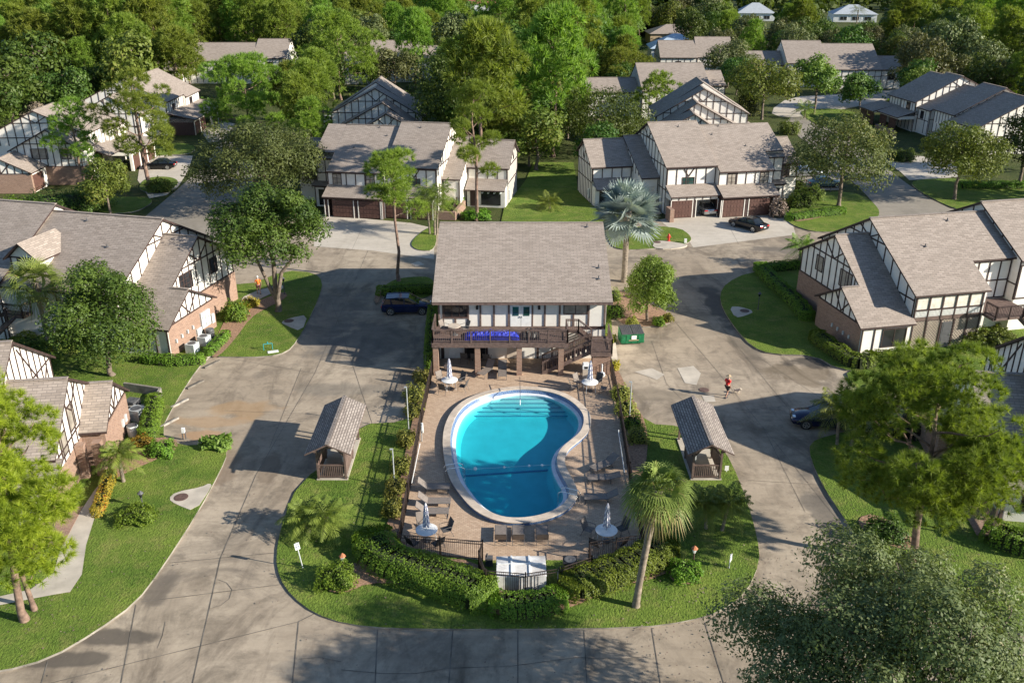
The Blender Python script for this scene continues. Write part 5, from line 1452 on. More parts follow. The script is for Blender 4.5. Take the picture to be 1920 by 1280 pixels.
plain_house('house with a pale blue metal roof behind the upper right centre townhouse', (40, 270), 15, 13, 3.2, 3.6, 'blueroof', -3)
plain_house('tan low house among the trees right of the top centre', (46, 315), 15, 12, 3.4, 2.6, 'shingle', 0, 'straw')
plain_house('house with a dark red roof peeking over the trees at the top centre', (-24, 430), 16, 14, 6.5, 3.8, 'redroof', 0)
plain_house('white house behind the dark trees at the top right edge', (196, 385), 18, 12, 3.2, 3.0, 'whiteroof', -10)
# ------------------------------------------------------------------ pool fences and furniture
def picket_fence(label, pts, h=1.25, sp=.105, z=.1, post=2.0, skip=0):
    e = thing('picket_fence', label, 'fence', (0, 0, 0))
    ra, pk, po = MB(), MB(), MB()
    for a, b in zip(pts[:-1], pts[1:]):
        a, b = Vector((a[0], a[1], z)), Vector((b[0], b[1], z)); L = (b - a).length; d = (b - a).normalized()
        for hh in (.12, h - .22, h - .04): ra.beam(a + Vector((0, 0, hh)), b + Vector((0, 0, hh)), .035, .035)
        k = int(L / sp)
        for i in range(1, k):
            p = a + (b - a) * i / k
            pk.beam(p + Vector((0, 0, .06)), p + Vector((0, 0, h - .02)), .018, .018)
        k = max(1, round(L / post))
        for i in range(k + 1):
            p = a + (b - a) * i / k
            po = MB(); po.box(p.x - .032, p.x + .032, p.y - .032, p.y + .032, z - .05, h + z + .06); po.build('post', M['bronze'], e)
    ra.build('rail', M['bronze'], e); pk.build('pickets', M['bronze'], e)
    return e
def g2(px, py, z=.1): p = G(px, py, z); return (p.x, p.y)
picket_fence('long dark picket fence along the left side of the pool deck', [g2(812, 698), g2(790, 800), g2(765, 940), g2(748, 1034)], sp=.085)
picket_fence('long dark picket fence along the right side of the pool deck', [g2(1143, 690), g2(1158, 760), g2(1180, 900), g2(1206, 1034)], sp=.085)
picket_fence('dark picket fence at the pool front, left of the white tank cover', [g2(748, 1037), g2(905, 1050), g2(898, 1070), g2(910, 1105)])
picket_fence('dark picket fence at the pool front, right of the black pump', [g2(1204, 1037), g2(1104, 1052), g2(1108, 1080), g2(1052, 1100)])
picket_fence('dark picket fence enclosing the white tank cover on its road side', [g2(912, 1106), g2(985, 1112), g2(1048, 1102)])

def life_ring(p, label):
    e = thing('life_ring', label, 'life ring', p, R(8))
    m = MB()
    for i in range(20):
        a, b = 2 * math.pi * i / 20, 2 * math.pi * (i + 1) / 20
        m.cyl((0, .30 * math.cos(a), .30 * math.sin(a)), (0, .30 * math.cos(b), .30 * math.sin(b)), .055, n=8)
    m.build('ring', M['white'], e, smooth=True)
    m = MB(); m.cyl((-.07, 0, -1.0), (-.07, 0, .4), .03); m.build('post', M['grey'], e)
a = G(792, 802, 1.1); life_ring(a, 'white life ring on the left pool fence')
def fence_pole(label, p, q):
    m = MB(); m.cyl(p, q, .022, n=6); m.cyl(q, (q[0] + .02, q[1] + .28, q[2] + .1), .03, n=6)
    tag(m.build('rescue_pole', M['white']), label, 'rescue pole')
fence_pole('white rescue pole lying along the left pool fence', tuple(G(772, 905, .9)), tuple(G(786, 838, .95)))
fence_pole('white rescue pole lying along the right pool fence', tuple(G(1171, 885, .9)), tuple(G(1160, 812, .95)))

def sling_chair(name, label, loc, rz, group=None, fab='sling'):
    e = thing(name, label, 'chair', loc, rz, group)
    m = MB()
    m.face([(-.26, -.24, .42), (.26, -.24, .42), (.26, .22, .40), (-.26, .22, .40)]); m.face([(-.26, .22, .385), (.26, .22, .385), (.26, -.24, .405), (-.26, -.24, .405)])
    m.build('seat', M[fab], e)
    m = MB(); m.face([(-.26, .22, .40), (.26, .22, .40), (.25, .42, .98), (-.25, .42, .98)]); m.face([(-.26, .235, .395), (-.25, .435, .975), (.25, .435, .975), (.26, .235, .395)])
    m.build('backrest', M[fab], e)
    for s in (-1, 1):
        m = MB(); x = .285 * s
        m.tube([(x, -.28, 0), (x, -.26, .64), (x, .12, .66), (x, .3, .62)], .014, 6); m.build('arm', M['dkgrey'], e)
        m = MB(); m.tube([(x, .38, 0), (x, .20, .40), (x * .93, .43, .99)], .014, 6); m.build('leg', M['dkgrey'], e)
    return e
def patio_table(label, loc, rz, chairs, ulabel, group='round patio tables'):
    e = thing('patio_table', label, 'table', loc, rz, group)
    m = MB(); m.lathe([(0, .70), (.58, .70), (.605, .715), (.605, .735), (.59, .745), (.03, .742), (0, .742)], n=28); m.build('tabletop', M['white'], e, smooth=True)
    for k in range(4):
        a = math.pi / 4 + k * math.pi / 2; m = MB(); m.tube([(.46 * math.cos(a), .46 * math.sin(a), .70), (.50 * math.cos(a), .50 * math.sin(a), 0)], .02, 6); m.build('leg', M['white'], e)
    u = thing('parasol', ulabel, 'parasol', loc, rz * 1.3, 'folded patio parasols')
    m = MB(); m.cyl((0, 0, .02), (0, 0, 2.45), .02, n=8); m.build('pole', M['grey'], u)
    m = MB(); m.lathe([(.24, 0), (.24, .05), (.08, .09), (0, .09)], n=14); m.build('base', M['dkgrey'], u)
    m = MB(); nn = 16
    prof = [(.17, .98), (.15, 1.05), (.13, 1.4), (.115, 1.9), (.08, 2.3), (.03, 2.44), (.02, 2.46)]
    prof = [(.19, .98), (.18, 1.1), (.165, 1.25), (.15, 1.42), (.14, 1.6), (.13, 1.78), (.115, 1.96), (.095, 2.14), (.07, 2.3), (.03, 2.44), (.02, 2.46)]
    for kk, ((r0, z0), (r1, z1)) in enumerate(zip(prof[:-1], prof[1:])):
        for i in range(nn):
            def q(i, r, z): 
                rr = r * (1.15 if i % 2 else .72); a = 2 * math.pi * i / nn; return (rr * math.cos(a), rr * math.sin(a), z - (.06 if i % 2 and z < 1.1 else 0))
            m.face([q(i, r0, z0), q(i + 1, r0, z0), q(i + 1, r1, z1), q(i, r1, z1)], 1 if (i // 2 + kk) % 2 else 0)
    m.build('canopy', [M['parasolw'], M['parasolb']], u)
    for a, d, lb, fab in chairs:
        c = Vector(loc) + Vector((math.cos(a) * d, math.sin(a) * d, 0))
        sling_chair('sling_chair', lb, c, a - math.pi / 2, 'sling chairs round the patio tables', fab)
M['parasolw'] = flat('pale parasol cloth', (0.80, 0.78, 0.78), 0.8, 0.05, 3); M['parasolb'] = flat('blue grey parasol cloth', (0.30, 0.31, 0.42), 0.8, 0.05, 3)
TB = [((606 + 2, 727), 'far left'), ]
def tloc(px, py): p = G(px, py, .74); return (p.x, p.y, .11)
TA = 'white round patio table '
patio_table(TA + 'beside the left brick pillar of the clubhouse', tloc(843, 714), .4, [(2.3, .95, 'pale sunlit sling chair behind the table by the left clubhouse pillar', 'sling'), (.75, 1.0, 'dark sling chair between the left patio table and the lounger pillar', 'sling2'), (-.35, 1.05, 'dark sling chair right of the table by the left clubhouse pillar', 'sling2'), (-2.0, .9, 'dark sling chair on the pool side of the table by the left clubhouse pillar', 'sling2')], 'folded striped parasol in the table by the left clubhouse pillar')
patio_table(TA + 'beside the brick pier under the clubhouse stairs', tloc(1106, 718), .2, [(2.4, 1.0, 'pale sling chair left of the table near the clubhouse stairs', 'sling'), (3.2, 1.15, 'sling chair at the far left of the table near the clubhouse stairs', 'sling'), (.9, .95, 'dark sling chair behind the table near the clubhouse stairs', 'sling2'), (-.3, 1.05, 'sling chair against the right fence by the clubhouse stairs table', 'sling')], 'folded striped parasol in the table near the clubhouse stairs')
patio_table(TA + 'at the front left corner of the deck, past the three loungers', tloc(800, 995), .9, [(1.9, 1.0, 'pale sling chair behind the table at the front left of the deck', 'sling'), (.45, 1.1, 'dark sling chair right of the table at the front left of the deck', 'sling2'), (-2.3, 1.0, 'dark sling chair at the fence side of the front left table', 'sling2'), (-.9, 1.0, 'dark sling chair between the front left table and the picket fence', 'sling2')], 'folded striped parasol in the table at the front left of the deck')
patio_table(TA + 'at the front right corner of the deck near the fan palm', tloc(1137, 996), .3, [(2.6, 1.05, 'pale sling chair left of the table near the fan palm', 'sling'), (.6, 1.1, 'dark sling chair right of the table near the fan palm', 'sling2'), (-2.2, 1.0, 'sling chair at the fence side of the table near the fan palm', 'sling2'), (-.8, 1.0, 'sling chair between the picket fence and the table near the fan palm', 'sling2')], 'folded striped parasol in the table near the fan palm')

def lounger(label, loc, rz, back=.75, group='sling sun loungers'):
    e = thing('sun_lounger', label, 'sun lounger', loc, rz, group)
    m = MB(); m.box(-.30, .30, -1.28, .05, .33, .35); m.build('seat', M['sling'], e)
    c, s_ = math.cos(back), math.sin(back)
    m = MB(); L = .72
    m.face([(-.30, .05, .345), (.30, .05, .345), (.30, .05 + L * c, .345 + L * s_), (-.30, .05 + L * c, .345 + L * s_)]); m.face([(-.30, .065, .33), (-.30, .065 + L * c, .33 + L * s_), (.30, .065 + L * c, .33 + L * s_), (.30, .065, .33)])
    m.build('backrest', M['sling'], e)
    for sx in (-1, 1):
        m = MB(); m.tube([(.315 * sx, -1.30, .34), (.315 * sx, .05, .34), (.315 * sx, .05 + L * c, .34 + L * s_)], .018, 6); m.build('side_rail', M['dkgrey'], e)
        for y0, y1 in ((-1.05, -1.22), (.0, .16)):
            m = MB(); m.tube([(.315 * sx, y0, .33), (.315 * sx, y1, 0)], .016, 6); m.build('leg', M['dkgrey'], e)
    m = MB()
    for y in (-1.22, .16): m.cyl((-.315, y, .02), (.315, y, .02), .014, n=6)
    m.build('stretcher', M['dkgrey'], e)
    return e
def llounge(label, px, py, rz, back=.75): p = G(px, py, .3); return lounger(label, (p.x, p.y, .11), rz, back)
for k, (px, py, lb) in enumerate([(803, 915, 'farthest from the picture front of the three loungers along the left fence'), (804, 942, 'middle one of the three loungers along the left fence'), (800, 961, 'nearest the parasol table of the three loungers along the left fence')]):
    llounge('taupe sun lounger, ' + lb, px, py, R(90), .72)
for px, lb in ((939, 'leftmost of the three with their backs to the white tank cover'), (972, 'middle of the three with their backs to the white tank cover'), (1017, 'rightmost of the three with their backs to the white tank cover')):
    llounge('taupe sun lounger, ' + lb, px, 1014, R(180), 1.0)
llounge('taupe sun lounger set askew beside the pool waist near the right fence', 1140, 870, R(-55), .6)
llounge('shaded sun lounger lying nearly flat along the right fence, middle of the right side', 1140, 897, R(-88), .25)
llounge('sun lounger on the right side of the deck nearest the fan palm', 1136, 934, R(-90), .5)
llounge('sun lounger under the clubhouse deck turned toward the left pillar', 916, 693, R(-28), .9); llounge('sun lounger under the clubhouse deck pointing straight at the pool', 942, 695, R(0), .9)
for a, b, lb in ((-3.7, 64.2, 'dark sling chair in the shade under the deck near the white door'), (-2.9, 64.1, 'dark sling chair in the shade under the deck right of the covered table'), (-1.95, 64.0, 'dark sling chair in the shade under the deck beside the loungers')):
    sling_chair('sling_chair', lb, (a, b, .11), R(170), 'sling chairs under the deck', 'sling2')
# white bin, umbrella stand, urn
p = G(1099, 690, 1.0); e = thing('litter_bin', 'tall beige litter bin with a white domed swing top by the brick pier', 'litter bin', (p.x, p.y + .2, .11))
m = MB(); m.box(-.24, .24, -.24, .24, 0, .8); m.build('body', M['coping'], e, bevel=.03)
m = MB(); m.box(-.26, .26, -.26, .26, .8, 1.12); m.box(-.2, .2, -.2, .2, 1.12, 1.22); m.build('lid', M['white'], e, bevel=.06)
m = MB(); m.box(-.13, .13, -.275, -.255, .86, 1.04); m.build('flap', M['black'], e)
p = G(1128, 712, .3); e = thing('umbrella_stand', 'white upturned umbrella stand and tube beside the clubhouse stairs table', 'umbrella stand', (p.x, p.y, .5))
m = MB(); m.lathe([(0, 0), (.16, .05), (.26, .2), (.24, .36), (.06, .48), (.045, .5), (.045, 1.1), (0, 1.1)], n=14); m.build('body', M['white'], e, smooth=True)
p = G(830, 690, .2); e = thing('pottery_urn', 'small pale urn at the foot of the left clubhouse pillar', 'urn', (p.x + .25, p.y, .11))
m = MB(); m.lathe([(.09, 0), (.17, .15), (.18, .28), (.10, .42), (.13, .48)], n=12); m.build('body', M['coping'], e, smooth=True)
# on the upper deck
DZ = 2.86
e = thing('blue_tarpaulin', 'crumpled bright blue tarpaulin heap behind the deck railing', 'tarpaulin', (-1.5, 62.9, DZ))
m = MB(); rr = random.Random(3); NX, NY = 26, 12
hz = [[(.08 + .52 * math.sin(math.pi * i / NX) ** .6 * math.sin(math.pi * j / NY) ** .7 * rr.uniform(.55, 1.0)) if 0 < i < NX and 0 < j < NY else 0.0 for j in range(NY + 1)] for i in range(NX + 1)]
for i in range(NX):
    for j in range(NY):
        q = [(-2.1 + 4.2 * a / NX, -.75 + 1.5 * b / NY, hz[a][b]) for a, b in ((i, j), (i + 1, j), (i + 1, j + 1), (i, j + 1))]
        m.face(q)
m.build('sheet', M['blue'], e)
e = thing('dark_tarpaulin', 'dark folded cover slumped right of the blue heap on the deck', 'cover', (1.3, 63.0, DZ)); m = MB()
for i in range(12):
    for j in range(6):
        f_ = lambda a, b: (-.75 + 1.5 * a / 12, -.5 + b / 6, .75 * math.sin(math.pi * a / 12) ** .7 * math.sin(math.pi * b / 6) ** .6 * (.8 + .2 * math.sin(a * 2.3 + b)))
        m.face([f_(i, j), f_(i + 1, j), f_(i + 1, j + 1), f_(i, j + 1)])
m.build('sheet', M['black'], e)
e = thing('bistro_table', 'small pale round table at the left end of the upper deck', 'table', (-4.4, 63.3, DZ)); m = MB(); m.lathe([(0, .7), (.5, .7), (.5, .74), (0, .74)], n=18); m.build('tabletop', M['coping'], e); m = MB(); m.cyl((0, 0, .03), (0, 0, .7), .04); m.lathe([(.28, 0), (.26, .04), (0, .06)], n=12); m.build('pedestal', M['dkgrey'], e)
for a, lb in ((.5, 'pale deck chair right of the small round table on the upper deck'), (2.6, 'pale deck chair left of the small round table on the upper deck')):
    sling_chair('sling_chair', lb, (-4.4 + .85 * math.cos(a), 63.3 + .7 * math.sin(a), DZ), a - math.pi / 2, None, 'sling')
# tank cover, pump
p = G(978, 1095, .15); e = thing('tank_cover', 'big stained white ribbed cover over the pool machinery in front of the deck', 'tank cover', (p.x - .02, p.y + .05, .1), R(1)); e.scale = (1.22, 1.0, 1.0); m = MB()
m.box(-1.02, 1.02, -.55, 1.05, 0, .95); m.face([(-1.04, -.57, .95), (1.04, -.57, .95), (1.02, .25, 1.1), (-1.02, .25, 1.1)]); m.face([(-1.02, .25, 1.1), (1.02, .25, 1.1), (1.04, 1.07, .97), (-1.04, 1.07, .97)]); m.face([(-1.04, -.57, .95), (-1.02, .25, 1.1), (-1.04, 1.07, .97)]); m.face([(1.04, 1.07, .97), (1.02, .25, 1.1), (1.04, -.57, .95)])
m.build('shell', M['dirty'], e)
m = MB()
for x in (-.4, .35):
    m.beam((x, -.55, .98), (x, .25, 1.12), .07, .06); m.beam((x, .25, 1.12), (x, 1.05, 1.0), .07, .06)
m.beam((-1.0, .25, 1.12), (1.0, .25, 1.12), .05, .05); m.build('rib', M['white'], e)
p = G(1068, 1078, .1); e = thing('pump_unit', 'black louvred pump unit right of the white tank cover', 'pump', (p.x, p.y, .1)); m = MB(); m.box(-.36, .36, -.36, .36, 0, 1.0); m.build('housing', M['black'], e, bevel=.03)
m = MB(); m.lathe([(.30, 1.0), (.30, 1.03), (.24, 1.03), (.1, 1.01), (0, 1.03)], n=16)
for k in range(5): m.box(-.37, .37, -.375, -.36, .15 + k * .16, .2 + k * .16)
m.build('fan_grille', M['dkgrey'], e)
p = G(1048, 1092, .2); m = MB(); m.box(-.09, .09, -.1, .1, 0, .75); m.box(-.05, .05, -.05, .05, .75, .9); tag(m.build('utility_box', M['lgrey'], loc=(p.x, p.y, .1)), 'slim pale utility box between the white cover and the black pump', 'utility box')
p = G(917, 1055, .2); m = MB(); m.box(-.2, .2, -.15, .15, 0, .5); m.cyl((-.1, 0, .5), (-.1, 0, .7), .05); tag(m.build('valve_box', M['dkgrey'], loc=(p.x, p.y, .1)), 'low dark valve box left of the white tank cover', 'valve box')

# ------------------------------------------------------------------ post shelters
def shelter(label, c, rz, panel_side):
    e = thing('post_shelter', label, 'shelter', (c[0], c[1], .09), rz)
    m = MB(); m.box(-.95, .95, -2.5, 2.6, -.05, .06); m.build('floor', M['conc2'], e)
    Y = (-2.4, 0, 2.4)
    for sx in (-1, 1):
        for sy in Y:
            m = MB(); m.box(.84 * sx - .06, .84 * sx + .06, sy - .06, sy + .06, .06, 2.25); m.build('post', M['timber2'], e)
    m = MB()
    for sx in (-1, 1):
        m.box(.84 * sx - .065, .84 * sx + .065, -2.9, 2.9, 2.16, 2.32)
        for sy in (Y[0], Y[2]): m.beam((.84 * sx, sy, 1.62), (.3 * sx, sy, 2.26), .08, .1)
    for sy in Y:
        m.box(-.84, .84, sy - .05, sy + .05, 2.17, 2.31)
        for sx in (-1, 1): m.beam((1.1 * sx, sy, 2.2), (0, sy, 2.72), .08, .12)
    m.build('frame', M['timber2'], e)
    m = MB(); o = 1.38; L0, L1 = -3.15, 3.2
    for sx in (-1, 1):
        a = [(0, L0, 2.87), (0, L1, 2.87), (sx * o, L1, 2.2), (sx * o, L0, 2.2)]
        m.face(a, 0); lo = [(q[0], q[1], q[2] - .1) for q in a]; m.face(lo[::-1], 1)
        for i in (1, 2, 3): m.face([a[i], a[(i + 1) % 4], lo[(i + 1) % 4], lo[i]], 1)
    m.beam((0, L0, 2.885), (0, L1, 2.885), .22, .05, 0)
    m.build('roof', [M['shingle2'], M['timber2']], e)
    for sx in (-1, 1):
        m = MB(); m.box(.84 * sx - .02, .84 * sx + .02, -2.34, .4, .18, 1.45); m.box(.84 * sx - .05, .84 * sx + .05, -2.4, .45, 1.4, 1.48); m.build('side_panel', M['timber2'], e)
    m = MB(); m.beam((-.84, -2.4, 1.0), (.84, -2.4, 1.0), .08, .08); m.beam((-.84, -2.4, .2), (.84, -2.4, .2), .06, .06)
    for k in range(14): x = -.76 + k * .117; m.box(x - .022, x + .022, -2.42, -2.38, .2, 1.0)
    m.build('railing', M['timber2'], e)
    m = MB()
    m.box(min(panel_side * .5, panel_side * .8), max(panel_side * .5, panel_side * .8), -1.6, 1.6, .75, 1.85)
    for r_ in range(4):
        for q in range(9):
            x = panel_side * .5; m.box(x - .012, x + .012, -1.55 + q * .345, -1.25 + q * .345, .79 + r_ * .262, 1.02 + r_ * .262)
    m.build('mailbox_bank', M['lgrey'], e)
    return e
M['shingle2'] = brickmat('strip shingle', (0.40, 0.345, 0.305), (0.25, 0.21, 0.185), (0.10, 0.085, 0.075), 0.42, 0.16, 0.03, patch=0.2)
shelter('timber mail shelter with shingle roof on the lawn left of the pool', (-11.0, 49.65), 0, 1)
shelter('timber mail shelter with shingle roof right of the pool, partly palm shaded', (11.88, 49.65), 0, -1)

# ------------------------------------------------------------------ lamps, poles, signs
def pole_lamp(label, base, top_py):
    b = G(*base, .09); h = HT(b, top_py)
    e = thing('lamp_post', label, 'lamp post', (b.x, b.y, .0))
    m = MB(); m.cyl((0, 0, 0), (0, 0, h), .045, .035, 8); m.build('pole', M['grey'], e)
    m = MB(); m.box(-.16, .04, -.05, .05, h - .02, h + .04); m.build('lamp_head', M['grey'], e, bevel=.02)
pole_lamp('thin grey lamp pole by the left bed between road and pool fence', (766, 804), 726)
pole_lamp('thin grey lamp pole on the lawn right of the left mail shelter', (740, 912), 842)
pole_lamp('thin grey lamp pole in the yellow hedge right of the pool', (1180, 786), 716)
def lantern(label, base, top_py, mat='dkgrey', head='copper'):
    b = G(*base, .09); h = HT(b, top_py)
    e = thing('garden_lamp', label, 'lamp post', (b.x, b.y, .05))
    m = MB(); m.cyl((0, 0, 0), (0, 0, h - .42), .04, .035, 8); m.lathe([(.09, 0), (.07, .15), (.04, .2)], n=8); m.build('post', M['rust'] if head == 'terra' else M[mat], e)
    m = MB(); m.lathe([(.07, h - .44), (.13, h - .18), (.13, h - .16)], n=6); m.build('lantern_glass', M['white'] if head == 'terra' else M['glass'], e)
    m = MB(); m.lathe([(.19, h - .18), (.08, h - .06), (.02, h), (0, h)], n=6); m.build('lantern_cap', M['terra'] if head == 'terra' else M[mat], e)
lantern('black garden lamp rising from the round clipped bush on the front left lawn', (268, 950), 921)
lantern('copper capped garden lamp rising from the round bush left of the long front hedge', (645, 1076), 1038, head='terra')
lantern('copper capped garden lamp rising from the round bush near the fan palm', (1299, 1064), 1024, head='terra')
lantern('black garden lamp on the shaded lawn before the brick end house', (1421, 580), 548)
lantern('black garden lamp on the left house lawn beside the forked tree', (534, 552), 520)
lantern('black garden lamp on the lawn right of the open garage', (1557, 360), 335)
M['navyink'] = flat('faded blue lettering', (0.06, 0.10, 0.22), 0.6, 0.1, 9)
def sign(label, base, top_py, w_, h_, lines=2, rz=0.0, lean=0.0, post='lgrey'):
    b = G(*base, .09); h = HT(b, top_py)
    e = thing('sign_post', label, 'sign', (b.x, b.y, .05), rz)
    e.rotation_euler = (0, lean, rz)
    m = MB(); m.cyl((0, 0, 0), (0, 0, h), .03, n=6); m.build('post', M[post], e)
    m = MB(); m.box(-w_ / 2, w_ / 2, -.05, -.03, h - h_, h); pn = m.build('panel', M['white'], e)
    m = MB()
    for i in range(lines):
        zz = h - .09 - i * .13
        for j in range(3): m.box(-w_ * .36 + j * w_ * .25, -w_ * .36 + j * w_ * .25 + w_ * (.2 if (i + j) % 2 else .12), -.056, -.05, zz - .045, zz + (.03 if j != 1 else .0))
    m.build('lettering', M['navyink'], pn)
sign('white sign panel on a leaning pole at the front left lawn corner', (568, 1064), 1016, .26, .42, rz=.5, lean=-.12)
sign('small white sign on the lawn between the right lamp bush and the grey oak', (1367, 1064), 1040, .3, .42, rz=1.0)
p = G(1362, 884, .09); m = MB(); m.box(-.12, .12, -.02, .02, .1, .42); m.box(-.02, .02, -.015, .015, 0, .3); tag(m.build('yard_sign', M['white'], loc=(p.x, p.y, .09)), 'tiny white yard sign beside the right mail shelter', 'sign')
p = G(1285, 455, .09); m = MB(); m.box(-.14, .14, -.1, .1, 0, .45); tag(m.build('utility_marker', M['white'], loc=(p.x, p.y, .09)), 'small white marker box on the grass right of the red hydrant', 'marker')
p = G(1253.5, 452, .09); e = thing('fire_hydrant', 'red fire hydrant on the grass behind the clubhouse', 'hydrant', (p.x, p.y, .09))
m = MB(); m.lathe([(.2, 0), (.2, .06), (.13, .08), (.13, .55), (.17, .58), (.17, .64), (.11, .76), (.03, .84), (.03, .9), (0, .9)], n=12); m.build('barrel', M['red'], e, smooth=True)
for sx in (-1, 1): m = MB(); m.cyl((0, 0, .45), (.25 * sx, 0, .45), .075, n=10); m.build('outlet', M['red'], e)
# wheel stops
M['kerbdark'] = flat('dark stained concrete', (0.17, 0.15, 0.125), 0.9, 0.25, 2); M['kerblight'] = flat('worn concrete', (0.33, 0.30, 0.26), 0.9, 0.3, 2)
for k, (a, lb) in enumerate([((398, 684), 'dark stained wheel stop nearest the left house hedge'), ((367, 722), 'grey wheel stop second from the left house hedge'), ((337, 757), 'pale wheel stop behind the rusty stain'), ((318, 793), 'pale wheel stop nearest the walled bins')]):
    p = G(*a); m = MB(); m.box(-.075, .075, -.78, .78, 0, .13); tag(m.build('wheel_stop', M['kerbdark' if k < 2 else 'kerblight'], loc=(p.x, p.y, .0), rz=R(-30), bevel=.025), lb, 'wheel stop', 'wheel stops of the left parking bay')
# standpipe frame on the left lawn, pedestal at the bay
p = G(503, 656, .09); e = thing('standpipe', 'teal pipe arch of a backflow preventer with a white slab on the left lawn', 'standpipe', (p.x, p.y, .09), R(20))
M['teal'] = flat('teal paint', (0.03, 0.30, 0.32), 0.5, 0.1, 4)
m = MB(); m.tube([(-.35, 0, 0), (-.35, 0, .55), (.35, 0, .55), (.35, 0, 0)], .03, 8); m.cyl((0, 0, .55), (0, 0, .72), .05); m.build('pipe', M['teal'], e)
m = MB(); m.box(-.1, .75, -.75, -.35, 0, .06); m.build('slab', M['white'], e)
p = G(346, 822, .09); e = thing('utility_pedestal', 'white topped utility pedestal at the edge of the stained bay', 'utility pedestal', (p.x, p.y, .09)); m = MB(); m.box(-.1, .1, -.08, .08, .45, .8); m.build('cap', M['white'], e, bevel=.02); m = MB(); m.box(-.12, -.08, -.05, .05, 0, .5); m.box(.08, .12, -.05, .05, 0, .5); m.build('leg', M['dkgrey'], e)
# dumpster
p = G(1184, 646); e = thing('dumpster', 'dark green dumpster with a ribbed black lid right of the clubhouse', 'dumpster', (p.x, p.y + .6, 0), R(8))
m = MB()
P = [(-.95, -.6), (.95, -.6), (.95, .6), (-.95, .6)]
lo, hi = [(x, y, .12) for x, y in P], [(-.95, -.62, .92), (.95, -.62, .92), (.95, .6, 1.22), (-.95, .6, 1.22)]
for i in range(4): m.face([lo[i], lo[(i + 1) % 4], hi[(i + 1) % 4], hi[i]])
m.face(lo[::-1]); m.build('body', M['green'], e)
m = MB()
for x in (-.97, .97): m.box(x - .03, x + .03, -.5, .5, .5, .68)
for z in (.25, .88): m.box(-.97, .97, -.65, -.6, z, z + .06)
for x in (-.5, 0, .5): m.box(x - .03, x + .03, -.645, -.6, .2, .9)
m.build('ribs', M['green'], e)
for x0 in (-.93, .02):
    m = MB(); m.face([(x0, -.66, .95), (x0 + .91, -.66, .95), (x0 + .91, .62, 1.26), (x0, .62, 1.26)])
    for k in range(6): m.beam((x0 + .08 + k * .15, -.64, .965), (x0 + .08 + k * .15, .6, 1.275), .06, .035)
    m.build('lid', M['dkgrey'], e)
m = MB(); m.box(-.12, .3, -.655, -.645, .5, .82); m.build('notice', M['white'], e); m = MB(); m.box(-.35, .5, -.655, -.648, .38, .44); m.build('stripe', M['straw'], e)
for x in (-.75, .75): m = MB(); m.cyl((x, -.35, .08), (x, -.25, .08), .08, n=10); m.cyl((x, .3, .08), (x, .4, .08), .08, n=10); m.build('caster', M['black'], e)
# air conditioners, bins, meters of the left houses
def ac(label, px, py, rnd=False, mat='lgrey', s=1.0):
    p = G(px, py, .1); e = thing('air_conditioner', label, 'air conditioner', (p.x, p.y, .09), R(-14)); m = MB()
    if rnd:
        m.lathe([(.36 * s, 0), (.36 * s, .7), (.33 * s, .76)], n=18); m.build('casing', M[mat], e)
        m = MB(); m.lathe([(.33 * s, .76), (.2, .79), (0, .78)], n=18); m.build('fan_grille', M['dkgrey'], e)
    else:
        m.box(-.4 * s, .4 * s, -.4 * s, .4 * s, 0, .8 * s); m.build('casing', M[mat], e, bevel=.03); m = MB(); m.lathe([(.32 * s, .81 * s), (.3 * s, .83 * s), (.1, .815 * s), (0, .83 * s)], n=18); m.build('fan_grille', M['dkgrey'], e)
ac('pale grey square air conditioner nearest the corner of the sunlit brick wall', 362, 660); ac('greenish square air conditioner second along the sunlit brick wall', 384, 646); ac('dark round air conditioner under the white meters of the sunlit brick wall', 395, 632, True, 'dkgrey')
ac('dark topped square air conditioner beside the hedge at the lower left brick wall', 259, 786, mat='grey', s=1.1); ac('pale round air conditioner below the square one at the lower left brick wall', 251, 815, True); ac('dark green cased air conditioner behind the lower left hedge', 250, 768, mat='dkgrey')
# meters on the sunlit brick wall belong to the house
for (v0_, z0_, w_, h_) in [(3.2, .8, 1.3, 1.35), (2.4, .5, .7, .55), (4.7, .7, .4, .8), (-.5, 1.1, .14, .3), (.3, 1.2, .14, .3), (1.1, 1.25, .14, .3), (1.9, 1.3, .14, .3)]:
    m = H_L.mb(); m.box(-1.82, -1.66, v0_, v0_ + w_, z0_, z0_ + h_)
    if w_ > 1:
        for i in range(3):
            for j in range(2): m.lathe([(.13, 0), (.12, .05), (0, .06)], (0, 0, 0), 8) if False else m.box(-1.9, -1.82, v0_ + .12 + i * .4, v0_ + .36 + i * .4, z0_ + .12 + j * .6, z0_ + .42 + j * .6)
    m.build('electric_meter', M['lgrey'], H_L.e)
# walled bin court of the lower left house
e = thing('court_wall', 'low grey walled court behind the lower left townhouse', 'wall'); m = MB()
C_ = [G(*q, .75) for q in [(232, 717), (300, 727), (284, 757), (236, 762)]]
for a, b in zip(C_[:-1], C_[1:]):
    m.beam((a.x, a.y, .38), (b.x, b.y, .38), .18, .75)
m.build('masonry', M['kerb'], e); m = MB(); m.face([(q.x, q.y, .10) for q in C_]); m.build('court_floor', M['dark'], e)
